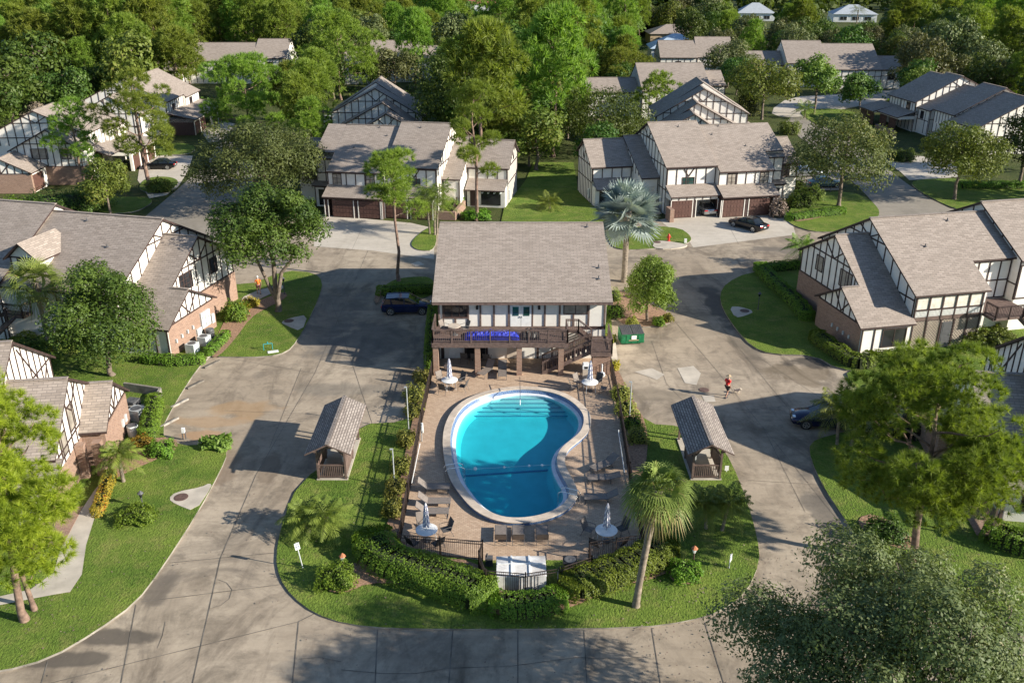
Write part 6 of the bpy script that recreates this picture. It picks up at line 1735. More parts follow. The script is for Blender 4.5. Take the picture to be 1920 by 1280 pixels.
# ------------------------------------------------------------------ walks and beds
def path(name, px, z, mat): return sheet(name, gpoly(px, 1), z, M[mat])
LP = .22
path('walkway', [(196, 895), (214, 893), (166, 1000), (150, 1110), (80, 1122), (-60, 1150), (-60, 1135), (96, 1100), (120, 1010)], .142, 'conc2')
path('walkway', [(450, 562), (480, 548), (497, 543), (530, 535), (532, 545), (500, 556), (470, 574), (455, 585)], .140, 'conc2')
path('mulch_bed', [(428, 590), (470, 572), (502, 560), (535, 548), (540, 560), (500, 580), (470, 598), (440, 640), (410, 672), (395, 672), (404, 640)], .146, 'mulch')
path('mulch_bed', [(215, 850), (250, 826), (330, 822), (335, 845), (300, 862), (232, 892), (215, 902), (180, 960), (176, 940), (200, 900)], .148, 'mulch')
path('mulch_bed', [(596, 1080), (690, 1052), (690, 1020), (760, 1010), (760, 1052), (905, 1052), (905, 1110), (1050, 1110), (1104, 1052), (1210, 1020), (1262, 1030), (1268, 1060), (1240, 1085), (1150, 1105), (1068, 1145), (1000, 1158), (930, 1158), (860, 1130), (760, 1098), (690, 1096), (650, 1116), (610, 1112)], .150, 'mulch')
path('mulch_bed', [(1252, 1070), (1290, 1050), (1318, 1070), (1312, 1096), (1280, 1100), (1256, 1090)], .152, 'mulch')
path('mulch_bed', [(720, 1000), (745, 935), (770, 800), (800, 700), (815, 690), (812, 700), (790, 800), (765, 940), (745, 1030), (715, 1020)], .154, 'mulch')
path('mulch_bed', [(1143, 690), (1156, 690), (1185, 750), (1212, 796), (1215, 850), (1200, 920), (1212, 1000), (1206, 1034), (1180, 900), (1158, 760)], .156, 'mulch')
path('mulch_bed', [(1480, 402), (1500, 396), (1570, 396), (1560, 405), (1500, 418), (1485, 415)], .158, 'mulch')
path('mulch_bed', [(1605, 975), (1640, 965), (1700, 1000), (1720, 1030), (1700, 1036), (1650, 1020), (1618, 1000)], .160, 'mulch')
path('paver_walk', [(1138, 628), (1152, 628), (1160, 690), (1146, 692)], .158, 'conc2')
path('mulch_bed', [(700, 563), (712, 545), (716, 552), (708, 575)], .158, 'mulch')
# ------------------------------------------------------------------ vehicles
def car(label, c, rz, kind, col, name='parked_car', plate=True):
    e = thing(name, label, 'car', (c[0], c[1], 0), rz)
    suv = kind == 'suv'
    L, W, Hb, Ht = (4.4, .91, .98, 1.56) if suv else (4.75, .90, .88, 1.44)
    P_ = M[col]
    # body: sections along the length (x forward), each half-profile (y, z)
    def sec(x, w_, zlo, zb): return [(x, -w_, zlo + .12), (x, -w_ * 1.0, (zlo + zb) / 2), (x, -w_ * .97, zb - .08), (x, -w_ * .86, zb), (x, w_ * .86, zb), (x, w_ * .97, zb - .08), (x, w_, (zlo + zb) / 2), (x, w_, zlo + .12), (x, w_ * .9, zlo), (x, -w_ * .9, zlo)]
    h = L / 2
    if suv: S = [(-h, .78, .42, .78), (-h + .08, .86, .30, .92), (-h + .5, .91, .24, 1.0), (-.9, .92, .24, .99), (.6, .92, .24, .97), (1.1, .91, .24, .95), (h - .55, .88, .24, .90), (h - .12, .80, .28, .78), (h, .70, .40, .62)]
    else: S = [(-h, .74, .42, .78), (-h + .08, .84, .30, .90), (-h + .55, .89, .22, .95), (-.9, .90, .22, .93), (.7, .90, .22, .90), (1.2, .89, .22, .86), (h - .6, .86, .22, .78), (h - .12, .78, .26, .66), (h, .66, .38, .55)]
    m = MB(); rows = [sec(*q) for q in S]
    for a, b in zip(rows[:-1], rows[1:]):
        for i in range(10):
            j = (i + 1) % 10; m.face([a[i], a[j], b[j], b[i]])
    m.face(rows[0]); m.face(rows[-1][::-1])
    body = m.build('body', P_, e, smooth=True)
    # cabin
    if suv: C = [(-h + .12, .74, .95), (-h + .45, .66, Ht - .06), (-.8, .67, Ht), (.25, .66, Ht - .03), (1.15, .76, .95)]
    else: C = [(-h + .75, .74, .90), (-1.05, .62, Ht - .06), (-.5, .63, Ht), (.25, .62, Ht - .03), (1.15, .76, .86)]
    zb = .93 if suv else .88
    g, rf = MB(), MB()
    (x0, w0, z0), (x1, w1, z1), (x2, w2, z2), (x3, w3, z3), (x4, w4, z4) = C
    rf.face([(x1, -w1, z1), (x1, w1, z1), (x2, w2, z2), (x2, -w2, z2)]); rf.face([(x2, -w2, z2), (x2, w2, z2), (x3, w3, z3), (x3, -w3, z3)])
    g.face([(x0, -w0, z0), (x0, w0, z0), (x1, w1, z1), (x1, -w1, z1)]); g.face([(x3, -w3, z3), (x3, w3, z3), (x4, w4, z4), (x4, -w4, z4)])
    for s in (-1, 1):
        bw = .80
        q = [(x0, s * w0, z0), (x1, s * w1, z1), (x2, s * w2, z2), (x3, s * w3, z3), (x4, s * w4, z4)]
        g.face([(x0, s * w0, z0), (x4, s * w4, z4), (x3, s * w3, z3), (x2, s * w2, z2), (x1, s * w1, z1)])
        for a, b in ((q[0], q[1]), (q[3], q[4])): rf.beam(a, b, .07, .06)
        for a, b in ((q[1], q[2]), (q[2], q[3])): rf.beam(a, b, .07, .07)
        xm = -.15; rf.beam((xm, s * .80, zb), (xm, s * w2 * 1.02, Ht - .03), .07, .05)
        if suv: rf.beam((-1.25, s * .80, zb), (-1.35, s * w1 * 1.03, Ht - .06), .10, .05)
    g.build('windows', M['carglass'], e); rf.build('roof', P_, e, smooth=True)
    for k, (x, s) in enumerate(((-1.38, -1), (-1.38, 1), (1.42, -1), (1.42, 1))):
        r = .35 if suv else .33; y = s * (W - .1)
        m = MB(); m.cyl((x, y - .11, r), (x, y + .11, r), r, n=20); w_ = m.build('wheel', M['tyre'], e)
        m = MB(); yo = y + s * .115
        m.cyl((x, yo - .01, r), (x, yo + .01, r), r * .3, n=10)
        for t in range(5):
            a = t * 2 * math.pi / 5; m.beam((x, yo, r), (x + r * .62 * math.cos(a), yo, r + r * .62 * math.sin(a)), .07, .02, up=(0, 1, 0))
        for t in range(16):
            a, b = t * math.pi / 8, (t + 1) * math.pi / 8; m.beam((x + r * .66 * math.cos(a), yo, r + r * .66 * math.sin(a)), (x + r * .66 * math.cos(b), yo, r + r * .66 * math.sin(b)), .05, .03, up=(0, 1, 0))
        m.build('rim', M['chrome'], w_)
        m = MB(); m.cyl((x, s * (W - .02), r + .02), (x, s * (W + .008), r + .02), r + .06, n=18); m.build('wheel_arch', M['black'], e)
    for s in (-1, 1):
        m = MB(); m.box(h - .25, h - .06, s * .45 - .17, s * .45 + .17, .60, .73) if not suv else m.box(h - .25, h - .05, s * .5 - .18, s * .5 + .18, .66, .78); m.build('headlight', M['chrome'], e, bevel=.03)
        m = MB(); m.box(-h - .005, -h + .2, s * .6 - .2, s * .6 + .2, .70, .84); m.build('tail_light', M['taillight'], e, bevel=.02)
        m = MB(); m.box(.72, .86, s * (W + .0), s * (W + .16), .90, 1.02); m.build('mirror', P_, e, bevel=.03)
    m = MB(); m.box(h - .06, h + .01, -.45, .45, .38, .52); m.build('grille', M['black'], e)
    if plate: m = MB(); m.box(-h - .02, -h + .02, -.16, .16, .58, .69); m.build('number_plate', M['white'], e)
    return e
M['tyre'] = flat('tyre rubber', (0.018, 0.018, 0.018), 0.8, 0.2, 6)
M['carglass'] = glassmat('car glass', (0.02, 0.025, 0.03), 0.03)
M['taillight'] = flat('tail light', (0.45, 0.02, 0.02), 0.3, 0.05, 4)
for nme, c_, mt in (('navy', (0.008, 0.018, 0.075), .3), ('blackcar', (0.008, 0.008, 0.010), .2), ('silver', (0.42, 0.44, 0.45), .7), ('tealcar', (0.10, 0.17, 0.18), .5), ('whitecar', (0.72, 0.73, 0.73), 0.0), ('navy2', (0.006, 0.012, 0.055), .3)):
    M[nme + 'p'] = paint(nme + ' car paint', c_, metal=mt)
def at(px, py): p = G(px, py); return (p.x, p.y)
car('navy blue hatchback SUV parked in the shade left of the clubhouse', at(763, 584), R(2), 'suv', 'navyp')
car('black sedan parked nose in on the pale drive before the garages', at(1402, 428), R(128), 'sedan', 'blackcarp')
car('black sedan on the far left drive beside the tall pine', at(300, 316), R(182), 'sedan', 'blackcarp')
car('silver car inside the open garage bay', (23.65, 108.4), R(100), 'sedan', 'silverp')
car('silver car half hidden behind the tree right of the garages', at(1512, 330), R(8), 'sedan', 'silverp')
car('teal grey car parked behind the tree at the right lane', at(1545, 350), R(6), 'sedan', 'tealcarp')
car('dark blue sedan in the shade at the edge of the big round pine', at(1548, 796), R(170), 'sedan', 'navy2p')
car('white car glimpsed between the pines at the upper left centre', at(614, 232), R(150), 'suv', 'whitecarp')
car('dark car under the big round pine behind the blue one', at(1675, 815), R(172), 'sedan', 'blackcarp')

# ------------------------------------------------------------------ people and the dog
def skinned(name, verts, edges, radii, mat, parent, sub=2, root=0):
    me = bpy.data.meshes.new(name); me.from_pydata([tuple(v) for v in verts], edges, []); me.materials.append(mat)
    o = bpy.data.objects.new(name, me); COL.objects.link(o); o.parent = parent
    sk = o.modifiers.new('skin', 'SKIN'); sk.use_smooth_shade = True
    for i, r in enumerate(radii):
        d = me.skin_vertices[0].data[i]; d.radius = (r, r) if not isinstance(r, tuple) else r; d.use_root = (i == root)
    s = o.modifiers.new('sub', 'SUBSURF'); s.levels = s.render_levels = sub
    return o
def person(label, loc, rz, stride, armL, armR, top, shorts, hat, dark_hair=False):
    'x forward; joint positions in metres'
    e = thing('person', label, 'person', loc, rz)
    s0, s1 = stride, -stride
    V = [(0, 0, .96), (0, 0, 1.12), (.01, 0, 1.30), (.02, 0, 1.43), (.03, 0, 1.52), (.045, 0, 1.60), (.05, 0, 1.70),
         (0, .10, .90), (s0 * .5 + .04, .105, .50), (s0, .105, .10), (s0 + .06, .108, .03), (s0 + .19, .112, .025),
         (0, -.10, .90), (s1 * .5 + .05, -.105, .50), (s1, -.105, .10), (s1 + .06, -.108, .03), (s1 + .19, -.112, .025)]
    E_ = [(0, 1), (1, 2), (2, 3), (3, 4), (4, 5), (5, 6), (0, 7), (7, 8), (8, 9), (9, 10), (10, 11), (0, 12), (12, 13), (13, 14), (14, 15), (15, 16)]
    Rd = [(.15, .12), (.135, .105), (.165, .11), (.13, .09), .055, .085, .075, .088, .058, .042, .042, .03, .088, .058, .042, .042, .03]
    for sg, (el, wr) in ((1, armL), (-1, armR)):
        b = len(V); sh = (.01, sg * .19, 1.41)
        wv = Vector(wr); dv = (wv - Vector(el)).normalized()
        V += [sh, el, wr, tuple(wv + dv * .08)]; Rd += [.056, .04, .03, (.036, .02)]
        E_ += [(3, b), (b, b + 1), (b + 1, b + 2), (b + 2, b + 3)]
        sd = Vector((0, 0, 1)).cross(dv).normalized()
        for k, (off, ln) in enumerate(((-.03, .062), (-.01, .078), (.01, .074), (.03, .058))):
            q = wv + dv * .09 + sd * off; c = len(V)
            V += [tuple(q), tuple(q + dv * ln * .6 + Vector((0, 0, -.012))), tuple(q + dv * ln + Vector((.0, 0, -.03)))]; Rd += [.010, .009, .007]
            E_ += [(b + 3, c), (c, c + 1), (c + 1, c + 2)]
        c = len(V); q = wv + dv * .03 + sd * .04; V += [tuple(q), tuple(q + dv * .05 + sd * .015)]; Rd += [.011, .009]; E_ += [(b + 2, c), (c, c + 1)]
    skinned('body', V, E_, Rd, M['skin'], e)
    # clothing follows the body
    k = .016
    skinned('shirt', [(0, 0, .95), (0, 0, 1.12), (.01, 0, 1.30), (.02, 0, 1.42), (.01, .17, 1.41), tuple(Vector((.01, .19, 1.41)).lerp(Vector(armL[0]), .75)), (.01, -.17, 1.41), tuple(Vector((.01, -.19, 1.41)).lerp(Vector(armR[0]), .75))],
            [(0, 1), (1, 2), (2, 3), (3, 4), (4, 5), (3, 6), (6, 7)], [(.185, .15), (.175, .14), (.195, .145), (.15, .105), .085, .07, .085, .07], M[top], e)
    skinned('shorts', [(0, 0, 1.0), (0, .10, .88), (s0 * .42 + .03, .107, .56), (0, -.10, .88), (s1 * .42 + .03, -.107, .56)], [(0, 1), (1, 2), (0, 3), (3, 4)], [(.18, .145), .125, .095, .125, .095], M[shorts], e)
    for sx, sy in ((s0, .108), (s1, -.108)):
        m = MB(); m.box(sx - .05, sx + .22, sy - .05, sy + .05, 0, .075); m.build('shoe', M['dkgrey'], e, bevel=.03)
    # face and hair
    m = MB()
    for sg in (-1, 1): m.lathe([(0, -.012), (.012, 0), (0, .012)], (.125, sg * .032, 1.655), 8)
    m.build('eye', M['black'], e)
    m = MB(); m.face([(.13, -.014, 1.615), (.155, 0, 1.612), (.13, .014, 1.615)]); m.face([(.13, -.014, 1.615), (.128, 0, 1.655), (.155, 0, 1.612)]); m.face([(.13, .014, 1.615), (.155, 0, 1.612), (.128, 0, 1.655)]); m.build('nose', M['skin'], e)
    m = MB(); m.box(.122, .131, -.022, .022, 1.578, 1.586); m.build('mouth', M['maroon'], e)
    for sg in (-1, 1): m = MB(); m.lathe([(0, -.03), (.014, 0), (0, .03)], (.04, sg * .085, 1.64), 8); m.build('ear', M['skin'], e)
    m = MB()
    if hat == 'straw': m.lathe([(.0, 1.80), (.07, 1.795), (.092, 1.76), (.098, 1.70), (.20, 1.685), (.20, 1.675), (.09, 1.68)], (.04, 0, 0), 20); m.build('hat', M['straw'], e, smooth=True)
    elif hat == 'cap':
        m.lathe([(0, 1.79), (.06, 1.782), (.09, 1.74), (.097, 1.68)], (.035, 0, 0), 16); m.build('cap', M['white'], e, smooth=True)
    m = MB(); m.lathe([(.05, 1.56), (.085, 1.60), (.096, 1.66), (.092, 1.70)], (.012, 0, 0), 14); m.build('hair', M['hair'], e, smooth=True)
    return e
p = G(1362, 744); person('person in a red shirt, dark shorts and straw hat walking a small pale dog', (p.x, p.y, 0), R(40), .24, ((.02, .27, 1.16), (.20, .26, 1.02)), ((-.10, -.26, 1.17), (-.02, -.27, .94)), 'redcloth', 'darkcloth', 'straw')
pm_ = p
p = G(486, 551, .14); person('person in an orange shirt, maroon shorts and white cap on the left house walk', (p.x, p.y, .14), R(115), .16, ((.03, .27, 1.15), (.14, .25, .95)), ((-.08, -.26, 1.16), (.02, -.26, .92)), 'orange', 'maroon', 'cap')
p = G(1381, 737); e = thing('dog', 'small pale dog on a lead beside the red shirted person', 'dog', (p.x, p.y, 0), R(-35))
V = [(-.16, 0, .27), (0, 0, .26), (.14, 0, .28), (.20, 0, .36), (.25, 0, .42), (.33, 0, .40), (.37, 0, .39),
     (-.17, .055, .22), (-.13, .06, .15), (-.19, .06, .08), (-.17, .06, .015), (-.17, -.055, .22), (-.12, -.06, .15), (-.18, -.06, .08), (-.15, -.06, .015),
     (.14, .055, .20), (.15, .055, .10), (.17, .055, .015), (.14, -.055, .20), (.12, -.055, .10), (.11, -.055, .015), (-.24, 0, .33), (-.27, 0, .42), (.235, .05, .48), (.235, -.05, .48)]
E_ = [(0, 1), (1, 2), (2, 3), (3, 4), (4, 5), (5, 6), (0, 7), (7, 8), (8, 9), (9, 10), (0, 11), (11, 12), (12, 13), (13, 14), (2, 15), (15, 16), (16, 17), (2, 18), (18, 19), (19, 20), (0, 21), (21, 22), (4, 23), (4, 24)]
skinned('body', V, E_, [.075, .07, .085, .055, .06, .032, .022, .045, .032, .022, .02, .045, .032, .022, .02, .035, .022, .02, .035, .022, .02, .025, .018, .018, .018], M['fur'], e, root=1)
m = MB(); a_ = Vector((pm_.x, pm_.y, .98)) + Vector((.30, .12, 0)); b_ = Vector((p.x, p.y, .38)) + Vector((.16, -.12, 0))
m.tube([tuple(a_), tuple(a_.lerp(b_, .35) - Vector((0, 0, .12))), tuple(a_.lerp(b_, .7) - Vector((0, 0, .12))), tuple(b_)], .008, 5); tag(m.build('dog_lead', M['darkcloth']), 'thin dark lead between the red shirted person and the small dog', 'dog lead')
# ------------------------------------------------------------------ hedges, bushes, palms
def gp(*px): return [g2(*p, .1) for p in px]
hedge('hedge', 'long thick clipped hedge left of the white tank cover', gp((702, 1030), (722, 1062), (790, 1086), (850, 1104), (896, 1124)), 2.4, 1.1, seed=2, dens=300, size=.105)
hedge('hedge', 'clipped hedge right of the black pump reaching to the fan palm', gp((1078, 1108), (1130, 1092), (1190, 1070), (1240, 1040)), 2.1, 1.05, seed=3, dens=300, size=.105)
hedge('hedge', 'low loose hedge in front of the fenced white tank cover', gp((940, 1144), (990, 1147), (1040, 1136)), 1.6, .85, seed=4, mat='hedge', dens=300, size=.10)
hedge('hedge', 'clipped hedge bordering the shaded lawn of the brick end house', gp((1425, 508), (1445, 530), (1500, 580), (1510, 598)), 1.5, .9, seed=5)
hedge('hedge', 'short clipped hedge between the right lawn and the road corner', gp((1425, 510), (1500, 502)), 1.3, .9, seed=6)
hedge('hedge', 'sunlit clipped hedge along the foot of the shaded brick wall', gp((1532, 640), (1570, 668), (1605, 690), (1632, 682)), 1.6, .95, seed=7)
hedge('hedge', 'clipped hedge below the front window of the right house', gp((1640, 676), (1700, 672)), 1.2, .8, seed=8)
hedge('hedge', 'low clipped hedge below the left house corner', gp((275, 678), (330, 684), (374, 680)), 1.1, .75, seed=9)
hedge('hedge', 'short clipped hedge in front of the air conditioners', gp((394, 664), (424, 634)), .9, .7, seed=10)
hedge('hedge', 'clipped hedge beside the walled court at the lower left', gp((292, 762), (284, 800), (278, 824)), 1.2, 1.0, seed=11)
hedge('hedge', 'clipped hedge on the grass strip behind the navy car', gp((716, 552), (760, 548), (812, 548)), 1.4, .8, seed=12)
hedge('hedge', 'tall dark hedge against the left side of the clubhouse', gp((806, 690), (808, 640), (812, 600)), .9, 1.5, seed=13)
hedge('hedge', 'clipped hedge at the right edge beyond the big round pine', gp((1862, 1012), (1900, 1030), (1960, 1040)), 1.6, 1.1, seed=14)
hedge('hedge', 'clipped hedge in the garden bed right of the garages', gp((1482, 412), (1530, 405), (1575, 400)), 1.6, .8, seed=15)
hedge('hedge', 'hedge along the walk in front of the far right house', gp((1800, 352), (1860, 352), (1915, 352)), 1.5, .9, seed=16)
hedge('hedge', 'planter hedge beside the entry steps left of the open lawn', gp((838, 400), (866, 388)), .9, 1.3, seed=17)
hedge('hedge', 'orange tipped shrub border along the lower left walk', gp((184, 965), (198, 925), (208, 895)), .8, .55, mat='croton', seed=18)
for i, (px, py, r, lb) in enumerate([(778, 745, .75, 'yellow green shrub in the left pool bed nearest the clubhouse'), (776, 775, .7, 'yellow green shrub in the left pool bed beside the thin lamp pole'), (762, 830, .6, 'yellow green shrub in the left pool bed beyond the life ring'), (752, 880, .6, 'yellow green shrub in the left pool bed level with the ladder'), (742, 920, .65, 'yellow green shrub in the left pool bed behind the loungers'), (736, 960, .6, 'yellow green shrub in the left pool bed nearest the front hedge'), (790, 712, .6, 'small yellow shrub at the fence end beside the clubhouse')]):
    shrub('shrub', lb, 'shrub', g2(px, py), r, r * 1.3, r * 1.25, 'variegated', 900, .14, 40 + i)
for i, (px, py, r, mt, lb) in enumerate([(1164, 745, .75, 'variegated', 'yellow green shrub against the right pool fence nearest the clubhouse'), (1172, 772, .75, 'variegated', 'yellow green shrub against the right pool fence by the lamp pole'), (1186, 800, .7, 'hedge', 'dark green shrub right of the pool fence above the palm'), (1196, 825, .7, 'variegated', 'yellow green shrub right of the pool fence touching the palm'), (1149, 690, .5, 'croton', 'orange croton bush at the clubhouse corner by the right fence'), (1143, 640, .5, 'variegated', 'yellow bush between the clubhouse and the dumpster'), (1152, 590, .9, 'hedge', 'green bush between the clubhouse wall and the round tree'), (1148, 560, .8, 'hedge', 'green bush behind the clubhouse corner near the silver palm'), (1185, 608, .5, 'variegated', 'low bush in the mulch under the round tree, nearest the dumpster'), (1235, 608, .5, 'hedge', 'low bush in the mulch under the round tree, right of its trunk'), (1252, 600, .45, 'variegated', 'low bush at the right tip of the mulch under the round tree')]):
    shrub('shrub', lb, 'shrub', g2(px, py), r, r * 1.2, r * 1.2, mt, 900, .13, 60 + i)
shrub('round_bush', 'round clipped bush under the left copper capped garden lamp', 'bush', g2(631, 1092), 1.0, .9, .95, 'hedge', 3000, .11, 81)
shrub('round_bush', 'round clipped bush under the copper capped lamp near the fan palm', 'bush', g2(1284, 1078), .85, .8, .7, 'hedge', 2500, .11, 82)
shrub('round_bush', 'wide low clipped bush circling the black lamp on the front left lawn', 'bush', g2(257, 972), 1.05, .95, .6, 'hedge', 3000, .11, 83)
shrub('flowering_bush', 'hibiscus bush with red flowers at the end of the sunlit brick wall', 'bush', g2(443, 598), 1.1, 1.0, 1.5, 'hibiscus' if 'hibiscus' in M else 'hedge', 2600, .15, 84)
shrub('croton_bush', 'orange croton beside the walk where the orange shirted person walks', 'bush', g2(470, 574), .7, .6, .8, 'croton', 900, .15, 85)
shrub('spiky_plant', 'spiky agave clump at the edge of the stained parking bay', 'plant', g2(407, 836), .9, .7, .6, 'palm', 700, .4, 86)
shrub('shrub', 'green bush below the lower left court hedge, beside the mulch', 'shrub', g2(302, 850), .9, .8, .8, 'hedge', 1600, .13, 87)
shrub('shrub', 'orange croton patch beside the lower left round air conditioner', 'shrub', g2(268, 836), .7, .6, .7, 'croton', 900, .13, 88)
shrub('shrub', 'dark shrub on the shaded lawn below the big round pine', 'shrub', g2(1660, 1005), 1.1, 1.0, 1.1, 'leafdark', 1800, .14, 89)
shrub('shrub', 'purple brown shrub at the right end of the brown garages', 'shrub', g2(1457, 405), 1.0, .9, 2.0, 'twig', 1500, .2, 90)
for i, (px, py, r, h, lb) in enumerate([(1500, 385, 1.6, 1.8, 'rounded bush in the bed right of the brown garages'), (1520, 372, 1.5, 1.6, 'rounded bush behind the garden bed hedge'), (1490, 360, 1.3, 2.0, 'dark bush in the porch corner right of the garages')]):
    shrub('shrub', lb, 'shrub', g2(px, py), r, r, h, 'leafmid', 1500, .2, 91 + i)
for i, (px, py, rx, h, mt, lb) in enumerate([(110, 398, 4.0, 2.6, 'leafdark', 'dark bank of shrubs before the far left brick house'), (160, 392, 3.2, 2.2, 'leafdark', 'dark shrub bank left of the small round tree'), (300, 358, 1.6, 1.5, 'leafmid', 'green bush on the far left drive island'), (1400, 215, 3.0, 4.6, 'leafyel', 'bright yellow green clipped tree beside the far dark roofed house'), (40, 395, 2.5, 1.6, 'hedge', 'low sunlit bushes before the far left garage'), (895, 408, 1.6, .8, 'hedge', 'low bushes at the foot of the tall pine by the pergola'), (60, 655, 2.4, 1.0, 'variegated', 'low yellow green plants under the left stairs'), (30, 690, 2.5, 2.0, 'leafdark', 'dark bush in the gap between the two left houses'), (1690, 300, 2.0, 1.5, 'leafdark', 'dark bush before the far right brick planter'), (1860, 650, 2.0, 1.4, 'leafmid', 'loose bush below the right balcony'), (1480, 250, 1.8, 2.0, 'leafmid', 'bush at the corner of the far crossroads')]):
    shrub('shrub', lb, 'shrub', g2(px, py), rx, rx * .8, h, mt, 2600, .22, 100 + i)
# palms
palm_thing('sabal_palm', 'tall slender fan palm standing at the front right corner of the pool', (1192, 1138), HT(G(1192, 1138), 925), 'sabal', .17, 5, crown_r=1.8, n=42, lean=(.75, 0.25))
palm_thing('bismarck_palm', 'silver blue fan palm behind the right end of the clubhouse', (1170, 528), 7.0, 'bismarck', .28, 6, crown_r=3.9, n=56)
palm_thing('feather_palm', 'bushy green feather palm on the lawn left of the pool', (592, 1003), 1.2, 'feather', .12, 7, crown_r=1.65, trunks=2, n=24)
palm_thing('feather_palm', 'dark twin stemmed feather palm on the lawn right of the fan palm', (1338, 996), 1.9, 'feather', .09, 8, crown_r=1.55, trunks=2, n=26)
palm_thing('feather_palm', 'slender feather palms in front of the left garages', (812, 440), 4.6, 'feather', .11, 9, crown_r=2.9, trunks=3, n=18)
palm_thing('feather_palm', 'small feather palm in the middle of the open lawn', (1030, 392), .8, 'feather', .15, 10, crown_r=2.0, n=26)
palm_thing('feather_palm', 'feather palm behind the hedge at the corner of the right house', (1497, 502), 2.2, 'feather', .13, 11, crown_r=2.0, n=26)
palm_thing('sabal_palm', 'yellow green fan palm before the stairs of the left house', (95, 660), 6.0, 'sabal', .18, 12, crown_r=2.6, n=40)
palm_thing('feather_palm', 'narrow leaved palm in the mulch by the lower left walk', (232, 905), 1.9, 'feather', .12, 13, crown_r=1.5, n=30)
palm_thing('feather_palm', 'dark feather palm beside the dark blue sedan', (1582, 838), 3.0, 'feather', .10, 14, crown_r=2.2, trunks=2, n=24)
palm_thing('feather_palm', 'palm in front of the white bungalow far away', (1585, 52), 5.5, 'feather', .2, 15, crown_r=4.0, n=22, loc=(146, 404, 0))
palm_thing('feather_palm', 'feather palm at the far crossroads under the round trees', (1508, 222), 1.6, 'feather', .15, 16, crown_r=2.6, n=24)
# ------------------------------------------------------------------ trees one can name
def named(name, label, base, top_py, half_px, kind, seed, low=.35, n=9000, leaf=.22, npf=24, r=None, tr=None, lean=(0, 0), twigs=0, **kw):
    b = G(*base); h = HT(b, top_py)
    rad = half_px * (b.y * CP + CH * SP * .7) / F
    if kind in ('pine', 'pinenear', 'pinebig'):
        t, c = make_pine(seed, h, rad, low, n, kw.get('L', .42), kw.get('wd', .05), kw.get('per', 16), M[kind], npf, r or rad * .42, tr or h * .013, lean, kw.get('nlimb', 16), kw.get('ball', False))
        cat = 'pine tree'
    else:
        t, c = make_broad(seed, h, rad, low, n, leaf, M[kind], npf, r or rad * .36, tr or h * .022, lean, twigs=twigs, fork=kw.get('fork', .22), inner=kw.get('inner', .25), flat_=kw.get('flat_', .85), aspect=kw.get('aspect', .55), up=kw.get('up', .35), fork2=kw.get('fork2', False))
        cat = 'tree'
    return tree_set(name, label, cat, b, t, c)
named('pine_tree', 'bright yellow green pine leaning over the lower left walk', (48, 1165), 712, 140, 'pinenear', 21, .18, 2900, npf=44, r=1.05, ball=True, L=.37, wd=.024, per=46, lean=(.5, 1.0), tr=.19, nlimb=24)
named('pine_tree', 'smaller bright pine tight beside the leaning one at the lower left', (66, 1146), 870, 66, 'pinenear', 22, .25, 650, npf=14, r=.9, L=.36, wd=.024, per=46, lean=(-.3, .2), tr=.13)
named('pine_tree', 'big round crowned pine hiding the right edge house', (1706, 1062), 672, 166, 'pinebig', 23, .2, 3700, npf=58, r=1.25, ball=True, L=.37, wd=.024, per=46, lean=(.1, 1.0), tr=.21, nlimb=40)
named('oak_tree', 'broad grey green live oak filling the lower right corner', (1622, 1483), 1085, 305, 'oak', 24, .24, 165000, .145, npf=60, r=1.5, twigs=60, tr=.42, fork=.2, inner=.3, flat_=.7, aspect=.5)
named('leafy_tree', 'dark green forked tree shading the left lawn beside the walk', (522, 585), 346, 96, 'leafdark', 25, .27, 46000, .23, npf=40, r=1.45, fork2=True, up=.55, flat_=.75, tr=.26)
named('leafy_tree', 'dense dark green tree against the left house roof', (212, 705), 496, 98, 'leafdark', 26, .02, 46000, .2, npf=30, r=1.6, up=.5, flat_=.75, twigs=20)
named('oak_tree', 'wide grey green oak over the far left lane', (500, 392), 224, 128, 'oak3', 27, .06, 48000, .27, npf=48, r=2.0, up=.5, twigs=14, fork=.3)
named('pine_tree', 'thin tall pine with a small round head left of the clubhouse roof', (748, 528), 288, 52, 'pine', 28, .60, 900, npf=13, r=1.0, L=.5, wd=.05, per=18, tr=.17)
named('pine_tree', 'thin tall pine rising in front of the entry steps and pergola', (893, 414), 155, 56, 'pine', 29, .40, 1100, npf=16, r=1.0, L=.55, wd=.06, per=16, tr=.20)
named('bush_tree', 'round yellow green tree in the mulch right of the clubhouse', (1213, 602), 480, 52, 'leafyel', 30, .07, 22000, .19, npf=34, up=.4)
named('leafy_tree', 'round pale green tree on the lawn at the right lane corner', (1572, 388), 222, 92, 'oak2' if 'oak2' in M else 'leafmid', 31, .16, 26000, .3, npf=34, twigs=14)
named('leafy_tree', 'round yellowish tree in a mulch ring near the far right house', (1788, 375), 234, 72, 'leafmid', 32, .14, 20000, .3, npf=28)
named('leafy_tree', 'very dark tree cut by the right picture edge', (1908, 352), 200, 52, 'leafdark', 33, .08, 11000, .34, npf=24)
named('leafy_tree', 'round tree at the far crossroads nearest the dark roofed house', (1428, 224), 112, 66, 'leafmid', 34, .22, 9000, .5, npf=24)
named('leafy_tree', 'round tree at the far crossroads on the grass corner', (1525, 215), 106, 44, 'leafmid', 35, .25, 7000, .5, npf=20)
named('leafy_tree', 'low tree behind the right hand crossroads tree', (1612, 205), 138, 42, 'leafdark', 36, .05, 6000, .5, npf=20)
named('leafy_tree', 'small round tree before the far left brick house', (207, 402), 298, 46, 'leafmid', 37, .16, 9000, .28, npf=24)
named('pine_tree', 'tall open pine beside the dark car on the far left drive', (278, 354), 132, 82, 'pine', 38, .34, 1600, npf=22, r=1.5, L=.55, wd=.06, per=18, tr=.28)
